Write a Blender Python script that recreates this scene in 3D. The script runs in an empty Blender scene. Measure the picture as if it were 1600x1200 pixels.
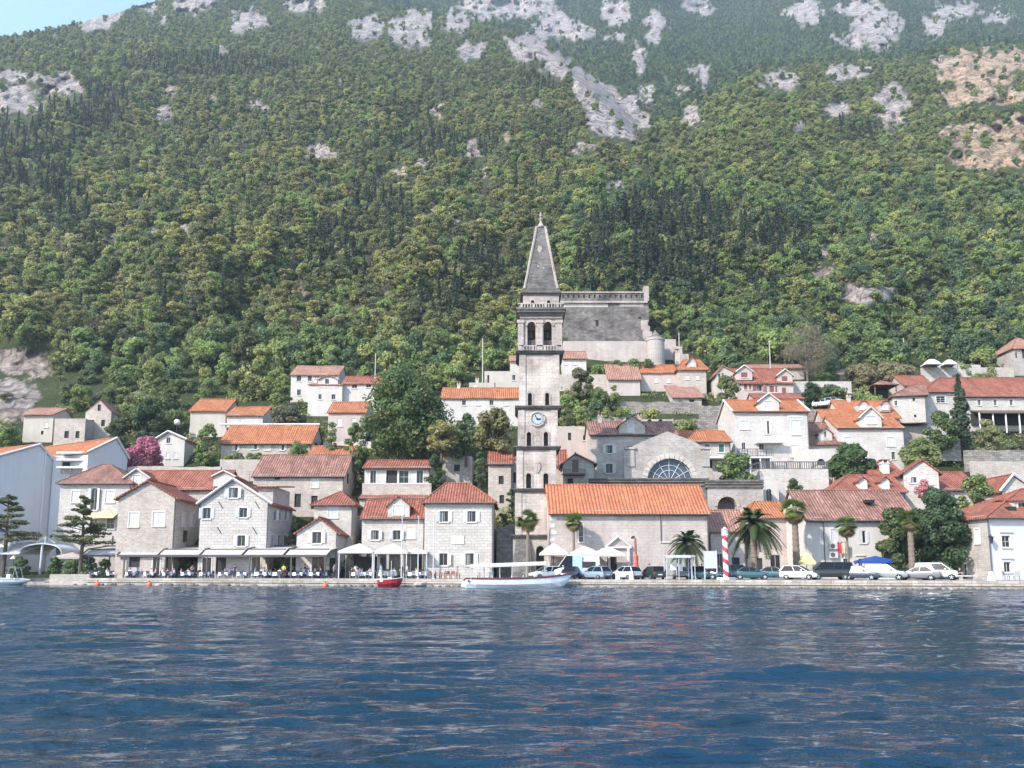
import bpy, math, random
import numpy as np
from mathutils import Vector, Matrix, noise as mnoise
rad = math.radians
RNG = random.Random(11)
NR = np.random.RandomState(5)
SC = bpy.context.scene
COL = SC.collection
# ------------------------------------------------------------------ camera geometry (photo measured in a 1600x1200 frame)
F, CY, HC, PITCH = 1250.0, 725.0, 1.95, rad(7.5)
CP, SP = math.cos(PITCH), math.sin(PITCH)
def ray(px, py):
    a = (px - 800) / F; b = (CY - py) / F
    return Vector((a, CP - SP * b, SP + CP * b))
def P(px, py, Y):
    d = ray(px, py); t = Y / d.y
    return Vector((d.x * t, Y, HC + d.z * t))
def E(py):
    return math.tan(PITCH + math.atan((CY - py) / F))
ZQ = 0.85
_qp = [(-600, 908), (0, 913), (300, 914.5), (600, 916), (900, 918), (1250, 919.5), (1600, 922), (2200, 930)]
def lerp_tab(tab, x):
    if x <= tab[0][0]: return tab[0][1]
    for (a, b), (c, d) in zip(tab, tab[1:]):
        if x <= c: return b + (d - b) * (x - a) / (c - a)
    return tab[-1][1]
def Yq(px):                      # depth of the quay edge
    return HC / -E(lerp_tab(_qp, px))
def Yg(py):                      # depth of the town slope
    return 69.6 / (0.66 - E(py))
def Yground(px, py):             # point of the flat quay top seen at a pixel
    return (HC - ZQ) / max(1e-4, -E(py))
# ------------------------------------------------------------------ object helpers
def new_obj(name, data, parent=None):
    o = bpy.data.objects.new(name, data); COL.objects.link(o)
    if parent is not None: o.parent = parent
    return o
def tag(o, label, cat, group=None, kind=None):
    if label: o['label'] = label
    if cat: o['category'] = cat
    if group: o['group'] = group
    if kind: o['kind'] = kind
    elif label and cat: o['kind'] = 'thing'
    return o
def empty(name, loc, rz=0.0, label=None, cat=None, group=None):
    o = new_obj(name, None); o.location = loc; o.rotation_euler = (0, 0, rz)
    o.empty_display_size = 0.3
    return tag(o, label, cat, group)
KIDS = {}
def copy_tree(o, loc=None, rz=None, label=None, group=None, parent=None, scale=None):
    c = o.copy(); COL.objects.link(c)
    if parent is not None: c.parent = parent
    if loc is not None: c.location = loc
    if rz is not None: c.rotation_euler = (0, 0, rz)
    if scale is not None: c.scale = (scale,) * 3 if isinstance(scale, (int, float)) else scale
    if label: c['label'] = label
    if group: c['group'] = group
    for ch in list(o.children): copy_tree(ch, parent=c)
    return c
class MB:
    """collects polygons; build() links them as one mesh object with metric UVs"""
    def __init__(s): s.v = []; s.f = []; s.m = []
    def poly(s, pts, mi=0):
        n = len(s.v); s.v += [tuple(p) for p in pts]; s.f.append(tuple(range(n, n + len(pts)))); s.m.append(mi); return s
    def box(s, x0, x1, y0, y1, z0, z1, mi=0, M=None):
        c = [Vector((x, y, z)) for z in (z0, z1) for y in (y0, y1) for x in (x0, x1)]
        if M is not None: c = [M @ p for p in c]
        n = len(s.v); s.v += [tuple(p) for p in c]
        for q in ((0, 2, 3, 1), (4, 5, 7, 6), (0, 1, 5, 4), (1, 3, 7, 5), (3, 2, 6, 7), (2, 0, 4, 6)):
            s.f.append(tuple(n + i for i in q)); s.m.append(mi)
        return s
    def loft(s, rings, mi=0, caps=True, closed=True):
        n = len(s.v); k = len(rings[0])
        for r in rings: s.v += [tuple(p) for p in r]
        for i in range(len(rings) - 1):
            for j in range(k if closed else k - 1):
                a = n + i * k + j; b = n + i * k + (j + 1) % k
                s.f.append((a, b, b + k, a + k)); s.m.append(mi)
        if caps and closed:
            s.f.append(tuple(n + j for j in reversed(range(k)))); s.m.append(mi)
            s.f.append(tuple(n + (len(rings) - 1) * k + j for j in range(k))); s.m.append(mi)
        return s
    def tube(s, pts, rs, n=8, mi=0, caps=True):
        pts = [Vector(p) for p in pts]
        if isinstance(rs, (int, float)): rs = [rs] * len(pts)
        rings = []
        for i, p in enumerate(pts):
            d = (pts[min(i + 1, len(pts) - 1)] - pts[max(i - 1, 0)]).normalized()
            a = d.cross(Vector((0, 0, 1)) if abs(d.z) < .9 else Vector((0, 1, 0))).normalized(); b = d.cross(a)
            rings.append([p + (a * math.cos(6.2832 * j / n) + b * math.sin(6.2832 * j / n)) * rs[i] for j in range(n)])
        return s.loft(rings, mi, caps)
    def lathe(s, prof, c=(0, 0, 0), n=16, mi=0):
        c = Vector(c)
        return s.loft([[c + Vector((r * math.cos(6.2832 * j / n), r * math.sin(6.2832 * j / n), z)) for j in range(n)] for r, z in prof], mi)
    def slab(s, pts, t, mi=0):
        """a sheet with thickness t (downwards)"""
        pts = [Vector(p) for p in pts]; lo = [p - Vector((0, 0, t)) for p in pts]
        s.poly(pts, mi); s.poly(list(reversed(lo)), mi)
        for i in range(len(pts)):
            j = (i + 1) % len(pts); s.poly([pts[j], pts[i], lo[i], lo[j]], mi)
        return s
    def build(s, name, mats, parent=None, smooth=False, M=None):
        me = bpy.data.meshes.new(name)
        vs = s.v if M is None else [tuple(M @ Vector(p)) for p in s.v]
        me.from_pydata(vs, [], s.f)
        if not isinstance(mats, (list, tuple)): mats = [mats]
        for m in mats: me.materials.append(m)
        me.polygons.foreach_set('material_index', s.m)
        if smooth: me.polygons.foreach_set('use_smooth', [True] * len(s.f))
        uv = me.uv_layers.new(name='UVMap').data
        Z = Vector((0, 0, 1))
        for p in me.polygons:
            nrm = p.normal
            t = Z.cross(nrm)
            t = t.normalized() if t.length > 1e-3 else Vector((1, 0, 0))
            b = nrm.cross(t)
            for li in p.loop_indices:
                co = me.vertices[me.loops[li].vertex_index].co
                uv[li].uv = (co.dot(t), co.dot(b))
        me.update()
        return new_obj(name, me, parent)
def quads_mesh(name, co, mats, midx=None):
    """co: (n,4,3) array of quads -> mesh data"""
    n = len(co); me = bpy.data.meshes.new(name)
    me.vertices.add(n * 4); me.vertices.foreach_set('co', co.reshape(-1).astype(np.float32))
    me.loops.add(n * 4); me.loops.foreach_set('vertex_index', np.arange(n * 4, dtype=np.int32))
    me.polygons.add(n); me.polygons.foreach_set('loop_start', np.arange(0, n * 4, 4, dtype=np.int32))
    try: me.polygons.foreach_set('loop_total', np.full(n, 4, dtype=np.int32))
    except Exception: pass
    for m in mats: me.materials.append(m)
    if midx is not None: me.polygons.foreach_set('material_index', midx.astype(np.int32))
    me.update(calc_edges=True); me.validate()
    return me
# ------------------------------------------------------------------ materials
def newmat(name):
    m = bpy.data.materials.new(name); m.use_nodes = True
    nt = m.node_tree; return m, nt, nt.nodes['Principled BSDF']
def nd(nt, t, **kw):
    n = nt.nodes.new(t)
    for k, v in kw.items():
        if k.startswith('_'): setattr(n, k[1:], v)
        else:
            n.inputs[k.replace('__', ' ')].default_value = v
    return n
def c4(c): return (c[0], c[1], c[2], 1.0)
def uvmap(nt, sx=1, sy=1, sz=1, src='UV'):
    t = nt.nodes.new('ShaderNodeTexCoord'); mp = nt.nodes.new('ShaderNodeMapping')
    mp.inputs['Scale'].default_value = (sx, sy, sz); nt.links.new(t.outputs[src], mp.inputs['Vector']); return mp.outputs['Vector']
def noise_(nt, vec, scale, detail=5, rough=.6):
    n = nd(nt, 'ShaderNodeTexNoise', Scale=scale, Detail=detail, Roughness=rough)
    if vec is not None: nt.links.new(vec, n.inputs['Vector'])
    return n
def ramp(nt, fac, stops):
    r = nt.nodes.new('ShaderNodeValToRGB'); e = r.color_ramp.elements
    while len(e) < len(stops): e.new(.5)
    for i, (p, c) in enumerate(stops):
        e[i].position = p; e[i].color = c4(c) if not isinstance(c, (int, float)) else (c, c, c, 1)
    nt.links.new(fac, r.inputs['Fac']); return r.outputs['Color']
def mixc(nt, a, b, fac, mode='MIX'):
    n = nt.nodes.new('ShaderNodeMix'); n.data_type = 'RGBA'; n.blend_type = mode
    for s, x in ((0, fac), (6, a), (7, b)):
        if hasattr(x, 'is_linked'): nt.links.new(x, n.inputs[s])
        elif isinstance(x, (int, float)) and s == 0: n.inputs[0].default_value = x
        else: n.inputs[s].default_value = c4(x)
    return n.outputs[2]
def objrand(nt):
    return nt.nodes.new('ShaderNodeObjectInfo').outputs['Random']
def bump(nt, b, h, strength=.5, dist=.05):
    n = nd(nt, 'ShaderNodeBump', Strength=strength, Distance=dist); nt.links.new(h, n.inputs['Height'])
    nt.links.new(n.outputs['Normal'], b.inputs['Normal'])
def M_plain(name, col, rough=.6, metal=0.0, var=.12, sc=3.0, coat=0.0, spec=None):
    m, nt, b = newmat(name); b.inputs['Roughness'].default_value = rough; b.inputs['Metallic'].default_value = metal
    if coat: b.inputs['Coat Weight'].default_value = coat * .6; b.inputs['Coat Roughness'].default_value = .25
    if spec is not None: b.inputs['Specular IOR Level'].default_value = spec
    n = noise_(nt, uvmap(nt, src='Object'), sc)
    d = tuple(x * (1 - var) for x in col); l = tuple(min(1, x * (1 + var)) for x in col)
    nt.links.new(ramp(nt, n.outputs['Fac'], [(.3, d), (.7, l)]), b.inputs['Base Color'])
    return m
def M_stone(name, c1, c2, mor, w=.62, h=.3, stain=(.55, .52, .5), samt=.5, rough=.9, ms=.025):
    m, nt, b = newmat(name); uv = uvmap(nt)
    wob = noise_(nt, uv, 1.3, 2)
    add = nt.nodes.new('ShaderNodeVectorMath'); add.operation = 'MULTIPLY_ADD'
    nt.links.new(wob.outputs['Color'], add.inputs[0]); add.inputs[1].default_value = (.12, .09, 0); nt.links.new(uv, add.inputs[2])
    br = nd(nt, 'ShaderNodeTexBrick', Scale=1.0, Color1=c4(c1), Color2=c4(c2), Mortar=c4(mor))
    br.inputs['Mortar Size'].default_value = ms; br.inputs['Mortar Smooth'].default_value = .3
    br.inputs['Brick Width'].default_value = w; br.inputs['Row Height'].default_value = h
    nt.links.new(add.outputs[0], br.inputs['Vector'])
    big = noise_(nt, uvmap(nt, .22, .3, 1), 1.0, 6, .65)
    st = noise_(nt, uvmap(nt, .9, .1, 1), 1.0, 5, .6)
    fine = noise_(nt, uv, 4.0, 4, .7)
    k1 = ramp(nt, big.outputs['Fac'], [(.36, stain), (.5, (.88, .87, .86)), (.62, (1.08, 1.07, 1.05))])
    k2 = ramp(nt, st.outputs['Fac'], [(.4, (.8, .78, .77)), (.58, (1.0, 1.0, 1.0))])
    k3 = ramp(nt, fine.outputs['Fac'], [(.3, (.78, .78, .78)), (.7, (1.12, 1.12, 1.12))])
    c = mixc(nt, br.outputs['Color'], k1, samt, 'MULTIPLY')
    c = mixc(nt, c, k2, samt, 'MULTIPLY'); c = mixc(nt, c, k3, .8, 'MULTIPLY')
    nt.links.new(c, b.inputs['Base Color']); b.inputs['Roughness'].default_value = rough
    b.inputs['Specular IOR Level'].default_value = .2
    hh = mixc(nt, br.outputs['Fac'], fine.outputs['Fac'], .5)
    inv = nt.nodes.new('ShaderNodeInvert'); nt.links.new(br.outputs['Fac'], inv.inputs['Color'])
    hh = mixc(nt, inv.outputs['Color'], fine.outputs['Fac'], .5)
    bump(nt, b, hh, .6, .05)
    return m
def M_plaster(name, c, stain=(.8, .77, .73), samt=.45):
    m, nt, b = newmat(name)
    big = noise_(nt, uvmap(nt, .3, .35, 1), 1.0, 6, .65); st = noise_(nt, uvmap(nt, 1.1, .09, 1), 1.0, 5, .6)
    k1 = ramp(nt, big.outputs['Fac'], [(.4, stain), (.6, (1, 1, 1))]); k2 = ramp(nt, st.outputs['Fac'], [(.4, stain), (.6, (1, 1, 1))])
    cc = mixc(nt, c, k1, samt, 'MULTIPLY'); cc = mixc(nt, cc, k2, samt, 'MULTIPLY')
    nt.links.new(cc, b.inputs['Base Color']); b.inputs['Roughness'].default_value = .9; b.inputs['Specular IOR Level'].default_value = .2
    f = noise_(nt, uvmap(nt), 6, 4); bump(nt, b, f.outputs['Fac'], .25, .02)
    return m
def M_tile(name, c1, c2, gap, per=.36, old=.4, oldc=(.5, .45, .42)):
    m, nt, b = newmat(name); uv = uvmap(nt)
    br = nd(nt, 'ShaderNodeTexBrick', Scale=1.0, Color1=c4(c1), Color2=c4(c2), Mortar=c4(gap))
    br.offset = 0.0; br.inputs['Mortar Size'].default_value = .035; br.inputs['Mortar Smooth'].default_value = .6
    br.inputs['Brick Width'].default_value = per; br.inputs['Row Height'].default_value = .42
    nt.links.new(uv, br.inputs['Vector'])
    big = noise_(nt, uvmap(nt, .5, .35, 1), 1.0, 6, .7); fine = noise_(nt, uvmap(nt, 2.6, 2.2, 1), 1.0, 3, .7)
    k1 = ramp(nt, big.outputs['Fac'], [(.4, oldc), (.6, (1, 1, 1))])
    k2 = ramp(nt, fine.outputs['Fac'], [(.32, (.62, .6, .6)), (.68, (1.25, 1.2, 1.15))])
    c = mixc(nt, br.outputs['Color'], k1, old, 'MULTIPLY'); c = mixc(nt, c, k2, .8, 'MULTIPLY')
    nt.links.new(c, b.inputs['Base Color']); b.inputs['Roughness'].default_value = .85; b.inputs['Specular IOR Level'].default_value = .25
    sep = nt.nodes.new('ShaderNodeSeparateXYZ'); nt.links.new(uv, sep.inputs[0])
    mu = nd(nt, 'ShaderNodeMath', _operation='MULTIPLY'); nt.links.new(sep.outputs['X'], mu.inputs[0]); mu.inputs[1].default_value = math.pi / per
    sn = nd(nt, 'ShaderNodeMath', _operation='SINE'); nt.links.new(mu.outputs[0], sn.inputs[0])
    ab = nd(nt, 'ShaderNodeMath', _operation='ABSOLUTE'); nt.links.new(sn.outputs[0], ab.inputs[0])
    bump(nt, b, ab.outputs[0], .9, .12)
    return m
def M_leaf(name, c, var=.35, hue=.04, trans=.46):
    m, nt, b = newmat(name)
    r = objrand(nt)
    n = noise_(nt, uvmap(nt, src='Object'), .8, 3)
    d = tuple(x * (1 - var) for x in c); l = (min(1, c[0] * (1 + var) + hue * .6), min(1, c[1] * (1 + var) + hue * .35), c[2] * (1 + var * .4))
    a = ramp(nt, r, [(0, d), (1, l)])
    k = ramp(nt, n.outputs['Fac'], [(.3, (.7, .72, .75)), (.7, (1.25, 1.22, 1.1))])
    cc = mixc(nt, a, k, .8, 'MULTIPLY')
    nt.links.new(cc, b.inputs['Base Color']); b.inputs['Roughness'].default_value = .7; b.inputs['Specular IOR Level'].default_value = .25
    tr = nt.nodes.new('ShaderNodeBsdfTranslucent'); nt.links.new(cc, tr.inputs['Color'])
    mx = nt.nodes.new('ShaderNodeMixShader'); mx.inputs[0].default_value = trans
    nt.links.new(b.outputs[0], mx.inputs[1]); nt.links.new(tr.outputs[0], mx.inputs[2])
    nt.links.new(mx.outputs[0], nt.nodes['Material Output'].inputs['Surface'])
    return m
def M_glass(name, c=(.018, .02, .024), rough=.12):
    m, nt, b = newmat(name); b.inputs['Base Color'].default_value = c4(c); b.inputs['Roughness'].default_value = rough
    b.inputs['IOR'].default_value = 1.35
    n = noise_(nt, uvmap(nt, src='Object'), 1.4, 2); bump(nt, b, n.outputs['Fac'], .06, .1)
    return m
S = {}
S['pale'] = M_stone('pale_limestone', (.545, .505, .465), (.43, .392, .36), (.57, .53, .49), 0.55, 0.27, samt=.35)
S['warm'] = M_stone('warm_limestone', (.52, .455, .40), (.39, .34, .30), (.54, .48, .43), 0.5, 0.25, samt=.45)
S['grey'] = M_stone('grey_rubble_stone', (.46, .42, .385), (.35, .32, .295), (.48, .44, .41), .5, .24, samt=.6)
S['dark'] = M_stone('old_dark_stone', (.225, .21, .195), (.12, .113, .108), (.16, .15, .142), .55, .28, stain=(.5, .5, .5), samt=.8)
S['whitestone'] = M_stone('whitewashed_stone', (.57, .53, .495), (.50, .46, .425), (.58, .545, .51), .8, .36, samt=.35)
S['fortdark'] = M_stone('blackened_fort_stone', (.26, .235, .22), (.14, .13, .125), (.19, .175, .165), .8, .4, stain=(.42, .41, .41), samt=1.0)
S['fort'] = M_stone('fort_stone', (.52, .45, .41), (.38, .33, .30), (.43, .37, .34), .6, .28, stain=(.55, .53, .52), samt=.7)
S['tower'] = M_stone('tower_ashlar', (.60, .53, .48), (.51, .45, .405), (.40, .355, .32), .9, .42, stain=(.55, .53, .52), samt=.9, ms=.015)
S['ashlar'] = M_stone('rose_ashlar', (.53, .465, .425), (.475, .415, .38), (.43, .38, .35), .8, .38, stain=(.75, .72, .7), samt=.6, ms=.014)
S['block'] = M_stone('rusticated_blocks', (.565, .52, .48), (.48, .438, .40), (.39, .355, .325), 0.8, 0.36, samt=.3, ms=.03)
S['quay'] = M_stone('quay_blocks', (.50, .45, .40), (.36, .33, .29), (.25, .22, .2), 1.3, .3, stain=(.6, .5, .42), samt=.7, ms=.03)
S['terrace'] = M_stone('drystone', (.40, .36, .32), (.22, .20, .18), (.14, .125, .115), .7, .32, samt=.6)
S['white'] = M_plaster('white_plaster', (.54, .51, .48))
S['cream'] = M_plaster('cream_plaster', (.47, .435, .385))
S['pink'] = M_plaster('pinkish_plaster', (.485, .415, .385))
S['cool'] = M_plaster('cool_white_render', (.56, .55, .55), (.9, .9, .92))
T = {}
T['orange'] = M_tile('orange_tiles', (.52, .215, .105), (.40, .15, .07), (.27, .11, .06), old=.5)
T['stripe'] = M_tile('striped_orange_tiles', (.52, .185, .09), (.455, .152, .07), (.36, .165, .11), per=.42, old=.4)
T['red'] = M_tile('red_tiles', (.40, .155, .105), (.29, .105, .07), (.2, .085, .06), old=.6)
T['old'] = M_tile('weathered_tiles', (.42, .23, .18), (.26, .135, .105), (.17, .105, .09), old=.75)
T['pale'] = M_tile('faded_tiles', (.46, .27, .2), (.36, .19, .14), (.25, .14, .11), old=.5)
W_ = {}
W_['white'] = M_plain('white_paint', (.56, .55, .55), .5, var=.05)
W_['frame'] = M_plain('window_frame_paint', (.50, .49, .48), .5, var=.06)
W_['trim'] = M_plain('stone_trim', (.56, .53, .50), .85, var=.1)
W_['green'] = M_plain('green_paint', (.05, .11, .08), .5)
W_['red'] = M_plain('dark_red_paint', (.21, .055, .045), .5)
W_['brown'] = M_plain('brown_wood', (.12, .075, .05), .6)
W_['beige'] = M_plain('grey_green_paint', (.5, .52, .44), .6)
W_['glass'] = M_glass('dark_pane'); W_['bluepane'] = M_glass('blue_grey_pane', (.05, .075, .11), .1)
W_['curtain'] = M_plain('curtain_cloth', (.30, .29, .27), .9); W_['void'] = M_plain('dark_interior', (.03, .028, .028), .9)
W_['iron'] = M_plain('dark_iron', (.035, .035, .04), .5, .3)
W_['gutter'] = M_plain('gutter_metal', (.12, .11, .11), .5, .4)
W_['steel'] = M_plain('white_steel', (.47, .48, .50), .4, .1, var=.05)
# ------------------------------------------------------------------ walls, windows, roofs, houses
class Hole:
    def __init__(s, u0, u1, z0, z1, arch=False):
        s.u0, s.u1, s.z0, s.z1, s.arch = u0, u1, z0, z1, arch
        s.r = (u1 - u0) / 2; s.c = (u0 + u1) / 2; s.zs = max(z0 + .02, z1 - s.r) if arch else z1
    def top(s, u):
        if not s.arch: return s.z1
        k = max(0.0, 1 - ((u - s.c) / s.r) ** 2)
        return s.zs + (s.z1 - s.zs) * math.sqrt(k)
def facade(mb, M, z0, top, holes, rec=.22, mi=0, nseg=8):
    W0, W1 = top[0][0], top[-1][0]
    us = set(u for u, _ in top)
    for h in holes:
        us |= {max(W0, h.u0), min(W1, h.u1)}
        if h.arch: us |= {h.u0 + (h.u1 - h.u0) * k / nseg for k in range(nseg + 1)}
    us = sorted(us); V = lambda u, y, z: tuple(M @ Vector((u, y, z)))
    for a, b in zip(us, us[1:]):
        if b - a < 1e-4: continue
        mid = (a + b) / 2; ca = cb = z0
        for h in sorted([h for h in holes if h.u0 < mid < h.u1], key=lambda h: h.z0):
            mb.poly([V(a, 0, ca), V(b, 0, cb), V(b, 0, h.z0), V(a, 0, h.z0)], mi)
            mb.poly([V(a, 0, h.z0), V(b, 0, h.z0), V(b, rec, h.z0), V(a, rec, h.z0)], mi)
            ta, tb = h.top(a), h.top(b)
            mb.poly([V(a, rec, ta), V(b, rec, tb), V(b, 0, tb), V(a, 0, ta)], mi)
            ca, cb = ta, tb
        za, zb = lerp_tab(top, a), lerp_tab(top, b)
        mb.poly([V(a, 0, ca), V(b, 0, cb), V(b, 0, zb), V(a, 0, za)], mi)
    for h in holes:
        zt = h.zs if h.arch else h.z1
        mb.poly([V(h.u0, 0, h.z0), V(h.u0, rec, h.z0), V(h.u0, rec, zt), V(h.u0, 0, zt)], mi)
        mb.poly([V(h.u1, rec, h.z0), V(h.u1, 0, h.z0), V(h.u1, 0, zt), V(h.u1, rec, zt)], mi)
def window(parent, M, h, style, far=False, shut='white', rec=.22):
    """window parts in the wall's own frame: x along the wall, y into it"""
    w, ht = h.u1 - h.u0, h.z1 - h.z0
    loc = M @ Vector((h.c, 0, h.z0)); rot = M.to_euler()
    mb = MB(); x = w / 2; y = rec - .05
    fm = W_['frame']
    isdoor = style in 'Dp'
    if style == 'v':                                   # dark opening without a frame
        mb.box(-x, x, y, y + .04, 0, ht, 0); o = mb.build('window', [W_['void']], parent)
    else:
        mb.box(-x, x, y, y + .04, 0, ht, 0)
        t = .05
        for b in ((-x, -x + t, 0, ht), (x - t, x, 0, ht), (-x, x, 0, t), (-x, x, ht - t, ht), (-t / 3, t / 3, 0, ht)):
            mb.box(b[0], b[1], y - .05, y - .004, b[2], b[3], 1)
        if ht > 1.1 and not far and style in 'mwD':
            k = 3 if style == 'm' else 2
            for i in range(1, k): mb.box(-x, x, y - .04, y - .006, ht * i / k - .02, ht * i / k + .02, 1)
        if isdoor: mb.box(-x, x, y - .06, y - .002, 0, ht * (.98 if style == 'D' else .42), 2)
        o = mb.build('door' if isdoor else 'window', [W_['glass'], fm, W_['brown'] if shut == 'white' else W_[shut]], parent)
    o.location = loc; o.rotation_euler = rot
    sm = W_[shut]
    def shutter(x0, x1, yy):
        s = MB(); s.box(x0, x1, yy - .05, yy, .02, ht - .02)
        if not far:
            n = max(3, int(ht / .14))
            for i in range(n): 
                z = .06 + (ht - .12) * i / n; s.box(x0 + .06, x1 - .06, yy - .075, yy - .05, z, z + (ht - .12) / n * .5)
        s.build('shutter', sm, o)
    if style == 'o':
        q = x * .96
        for sgn in (-1, 1):
            sh_ = MB(); hgt = ht - .04; sh_.box(.02, q, -.05, 0, .02, ht - .02)
            if not far:
                for i in range(max(3, int(ht / .14))): z = .06 + (ht - .12) * i / max(3, int(ht / .14)); sh_.box(.08, q - .06, -.075, -.05, z, z + .06)
            so_ = sh_.build('shutter', sm, o, M=Matrix.Scale(sgn, 4, (1, 0, 0)) if sgn < 0 else None); so_.location = (sgn * x, -.01, 0); so_.rotation_euler = (0, 0, -sgn * RNG.choice([0, 0, .08, .2, .45]))
        if RNG.random() < .45: MB().box(-x + .06, -x + .06 + x * RNG.uniform(.4, .9), y - .02, y - .003, .08, ht - .08).build('curtain', W_['curtain'], o)
    elif style == 's': shutter(-x, -.012, .1); shutter(.012, x, .1)
    elif style == 'h': shutter(-x, -.012, .1); shutter(x + .02, x + x * .95, -.01)
    if not isdoor and style != 'v':
        MB().box(-x - .14, x + .14, -.12, .02, -.14, 0).build('sill', W_['trim'], o)
    if style in 'osdwm' and not far:
        s = MB(); t = .13
        s.box(-x - t, -x, -.035, .03, 0, ht); s.box(x, x + t, -.035, .03, 0, ht); s.box(-x - t, x + t, -.04, .03, ht, ht + t + .03)
        if style == 'w': s.box(-x - .3, x + .3, -.16, .02, ht + .34, ht + .46)
        s.build('surround', W_['trim'], o)
    return o
HRECT = []                        # pixel boxes of the buildings: no undergrowth is planted on them
def roof_gable(name, mat, parent, p, axis, over, t=.2, verge=None):
    """p = (x0,x1,y0,y1,ze,zr,ridge position along the other axis); axis 'x' ridge runs along x"""
    x0, x1, y0, y1, ze, zr, rc = p
    mb = MB()
    if axis == 'x':
        s1 = (zr - ze) / max(.1, rc - y0); s2 = (zr - ze) / max(.1, y1 - rc)
        e1, e2 = ze - over * s1, ze - over * s2; X0, X1 = x0 - over * .6, x1 + over * .6
        n = max(2, min(10, int((X1 - X0) / 1.6))); dz = [(RNG.uniform(-.06, .05), RNG.uniform(-.07, .04), RNG.uniform(-.06, .05)) for _ in range(n + 1)]; xs = [X0 + (X1 - X0) * i / n for i in range(n + 1)]
        for i in range(n):
            a_, b_ = xs[i], xs[i + 1]; da, db = dz[i], dz[i + 1]
            mb.slab([(a_, y0 - over, e1 + da[0]), (b_, y0 - over, e1 + db[0]), (b_, rc, zr + db[1]), (a_, rc, zr + da[1])], t)
            mb.slab([(b_, y1 + over, e2 + db[2]), (a_, y1 + over, e2 + da[2]), (a_, rc, zr + da[1]), (b_, rc, zr + db[1])], t)
        mb.tube([(x, rc, zr + d[1]) for x, d in zip(xs, dz)], .13, 6)
        ends = [((X0, y0 - over, e1), (X0, rc, zr), (X0, y1 + over, e2)), ((X1, y0 - over, e1), (X1, rc, zr), (X1, y1 + over, e2))]
    else:
        s1 = (zr - ze) / max(.1, rc - x0); s2 = (zr - ze) / max(.1, x1 - rc)
        e1, e2 = ze - over * s1, ze - over * s2; Y0, Y1 = y0 - over * .7, y1 + over * .5
        mb.slab([(x0 - over, Y1, e1), (x0 - over, Y0, e1), (rc, Y0, zr), (rc, Y1, zr)], t)
        mb.slab([(x1 + over, Y0, e2), (x1 + over, Y1, e2), (rc, Y1, zr), (rc, Y0, zr)], t)
        mb.tube([(rc, Y0 - .02, zr), (rc, Y1, zr)], .13, 6)
        ends = [((x0 - over, Y0, e1), (rc, Y0, zr), (x1 + over, Y0, e2))]
    o = mb.build(name, mat, parent)
    if verge:
        v = MB()
        for a, b, c in ends:
            for p0, p1 in ((a, b), (b, c)):
                d = Vector((0, 0, .02)); p0 = Vector(p0) + d; p1 = Vector(p1) + d
                v.tube([p0, p1], .17, 4)
        v.build('verge', W_['white'], o)
    return o
def roof_hip(name, mat, parent, x0, x1, y0, y1, ze, zr, ra, rb, over=.5, ry=None, t=.18):
    ry = (y0 + y1) / 2 if ry is None else ry
    k = (zr - ze) / max(.5, ry - y0); e = ze - over * k * .7
    a, b, c, d = (x0 - over, y0 - over, e), (x1 + over, y0 - over, e), (x1 + over, y1 + over, e), (x0 - over, y1 + over, e)
    L, Rr = (ra, ry, zr), (rb, ry, zr); mb = MB()
    for q in ((a, b, Rr, L), (b, c, Rr), (c, d, L, Rr), (d, a, L)): mb.slab(q, t)
    for q0, q1 in ((a, L), (b, Rr), (c, Rr), (d, L), (L, Rr)): mb.tube([q0, q1], .12, 6)
    return mb.build(name, mat, parent)
def chimney(roof, x, y, z0, h, w=.8, mat=None):
    mb = MB(); a = w / 2
    mb.box(x - a, x + a, y - a, y + a, z0, z0 + h, 0); mb.box(x - a - .1, x + a + .1, y - a - .1, y + a + .1, z0 + h, z0 + h + .12, 0)
    for i in (-1, 1): mb.box(x + i * a * .7 - .08, x + i * a * .7 + .08, y - a, y + a, z0 + h + .12, z0 + h + .5, 0)
    mb.slab([(x - a - .12, y - a - .12, z0 + h + .62), (x + a + .12, y - a - .12, z0 + h + .62), (x + a + .12, y + a + .12, z0 + h + .62), (x - a - .12, y + a + .12, z0 + h + .62)], .12, 1)
    mb.build('chimney', [mat or W_['white'], T['red']], roof)
class House: pass
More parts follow.
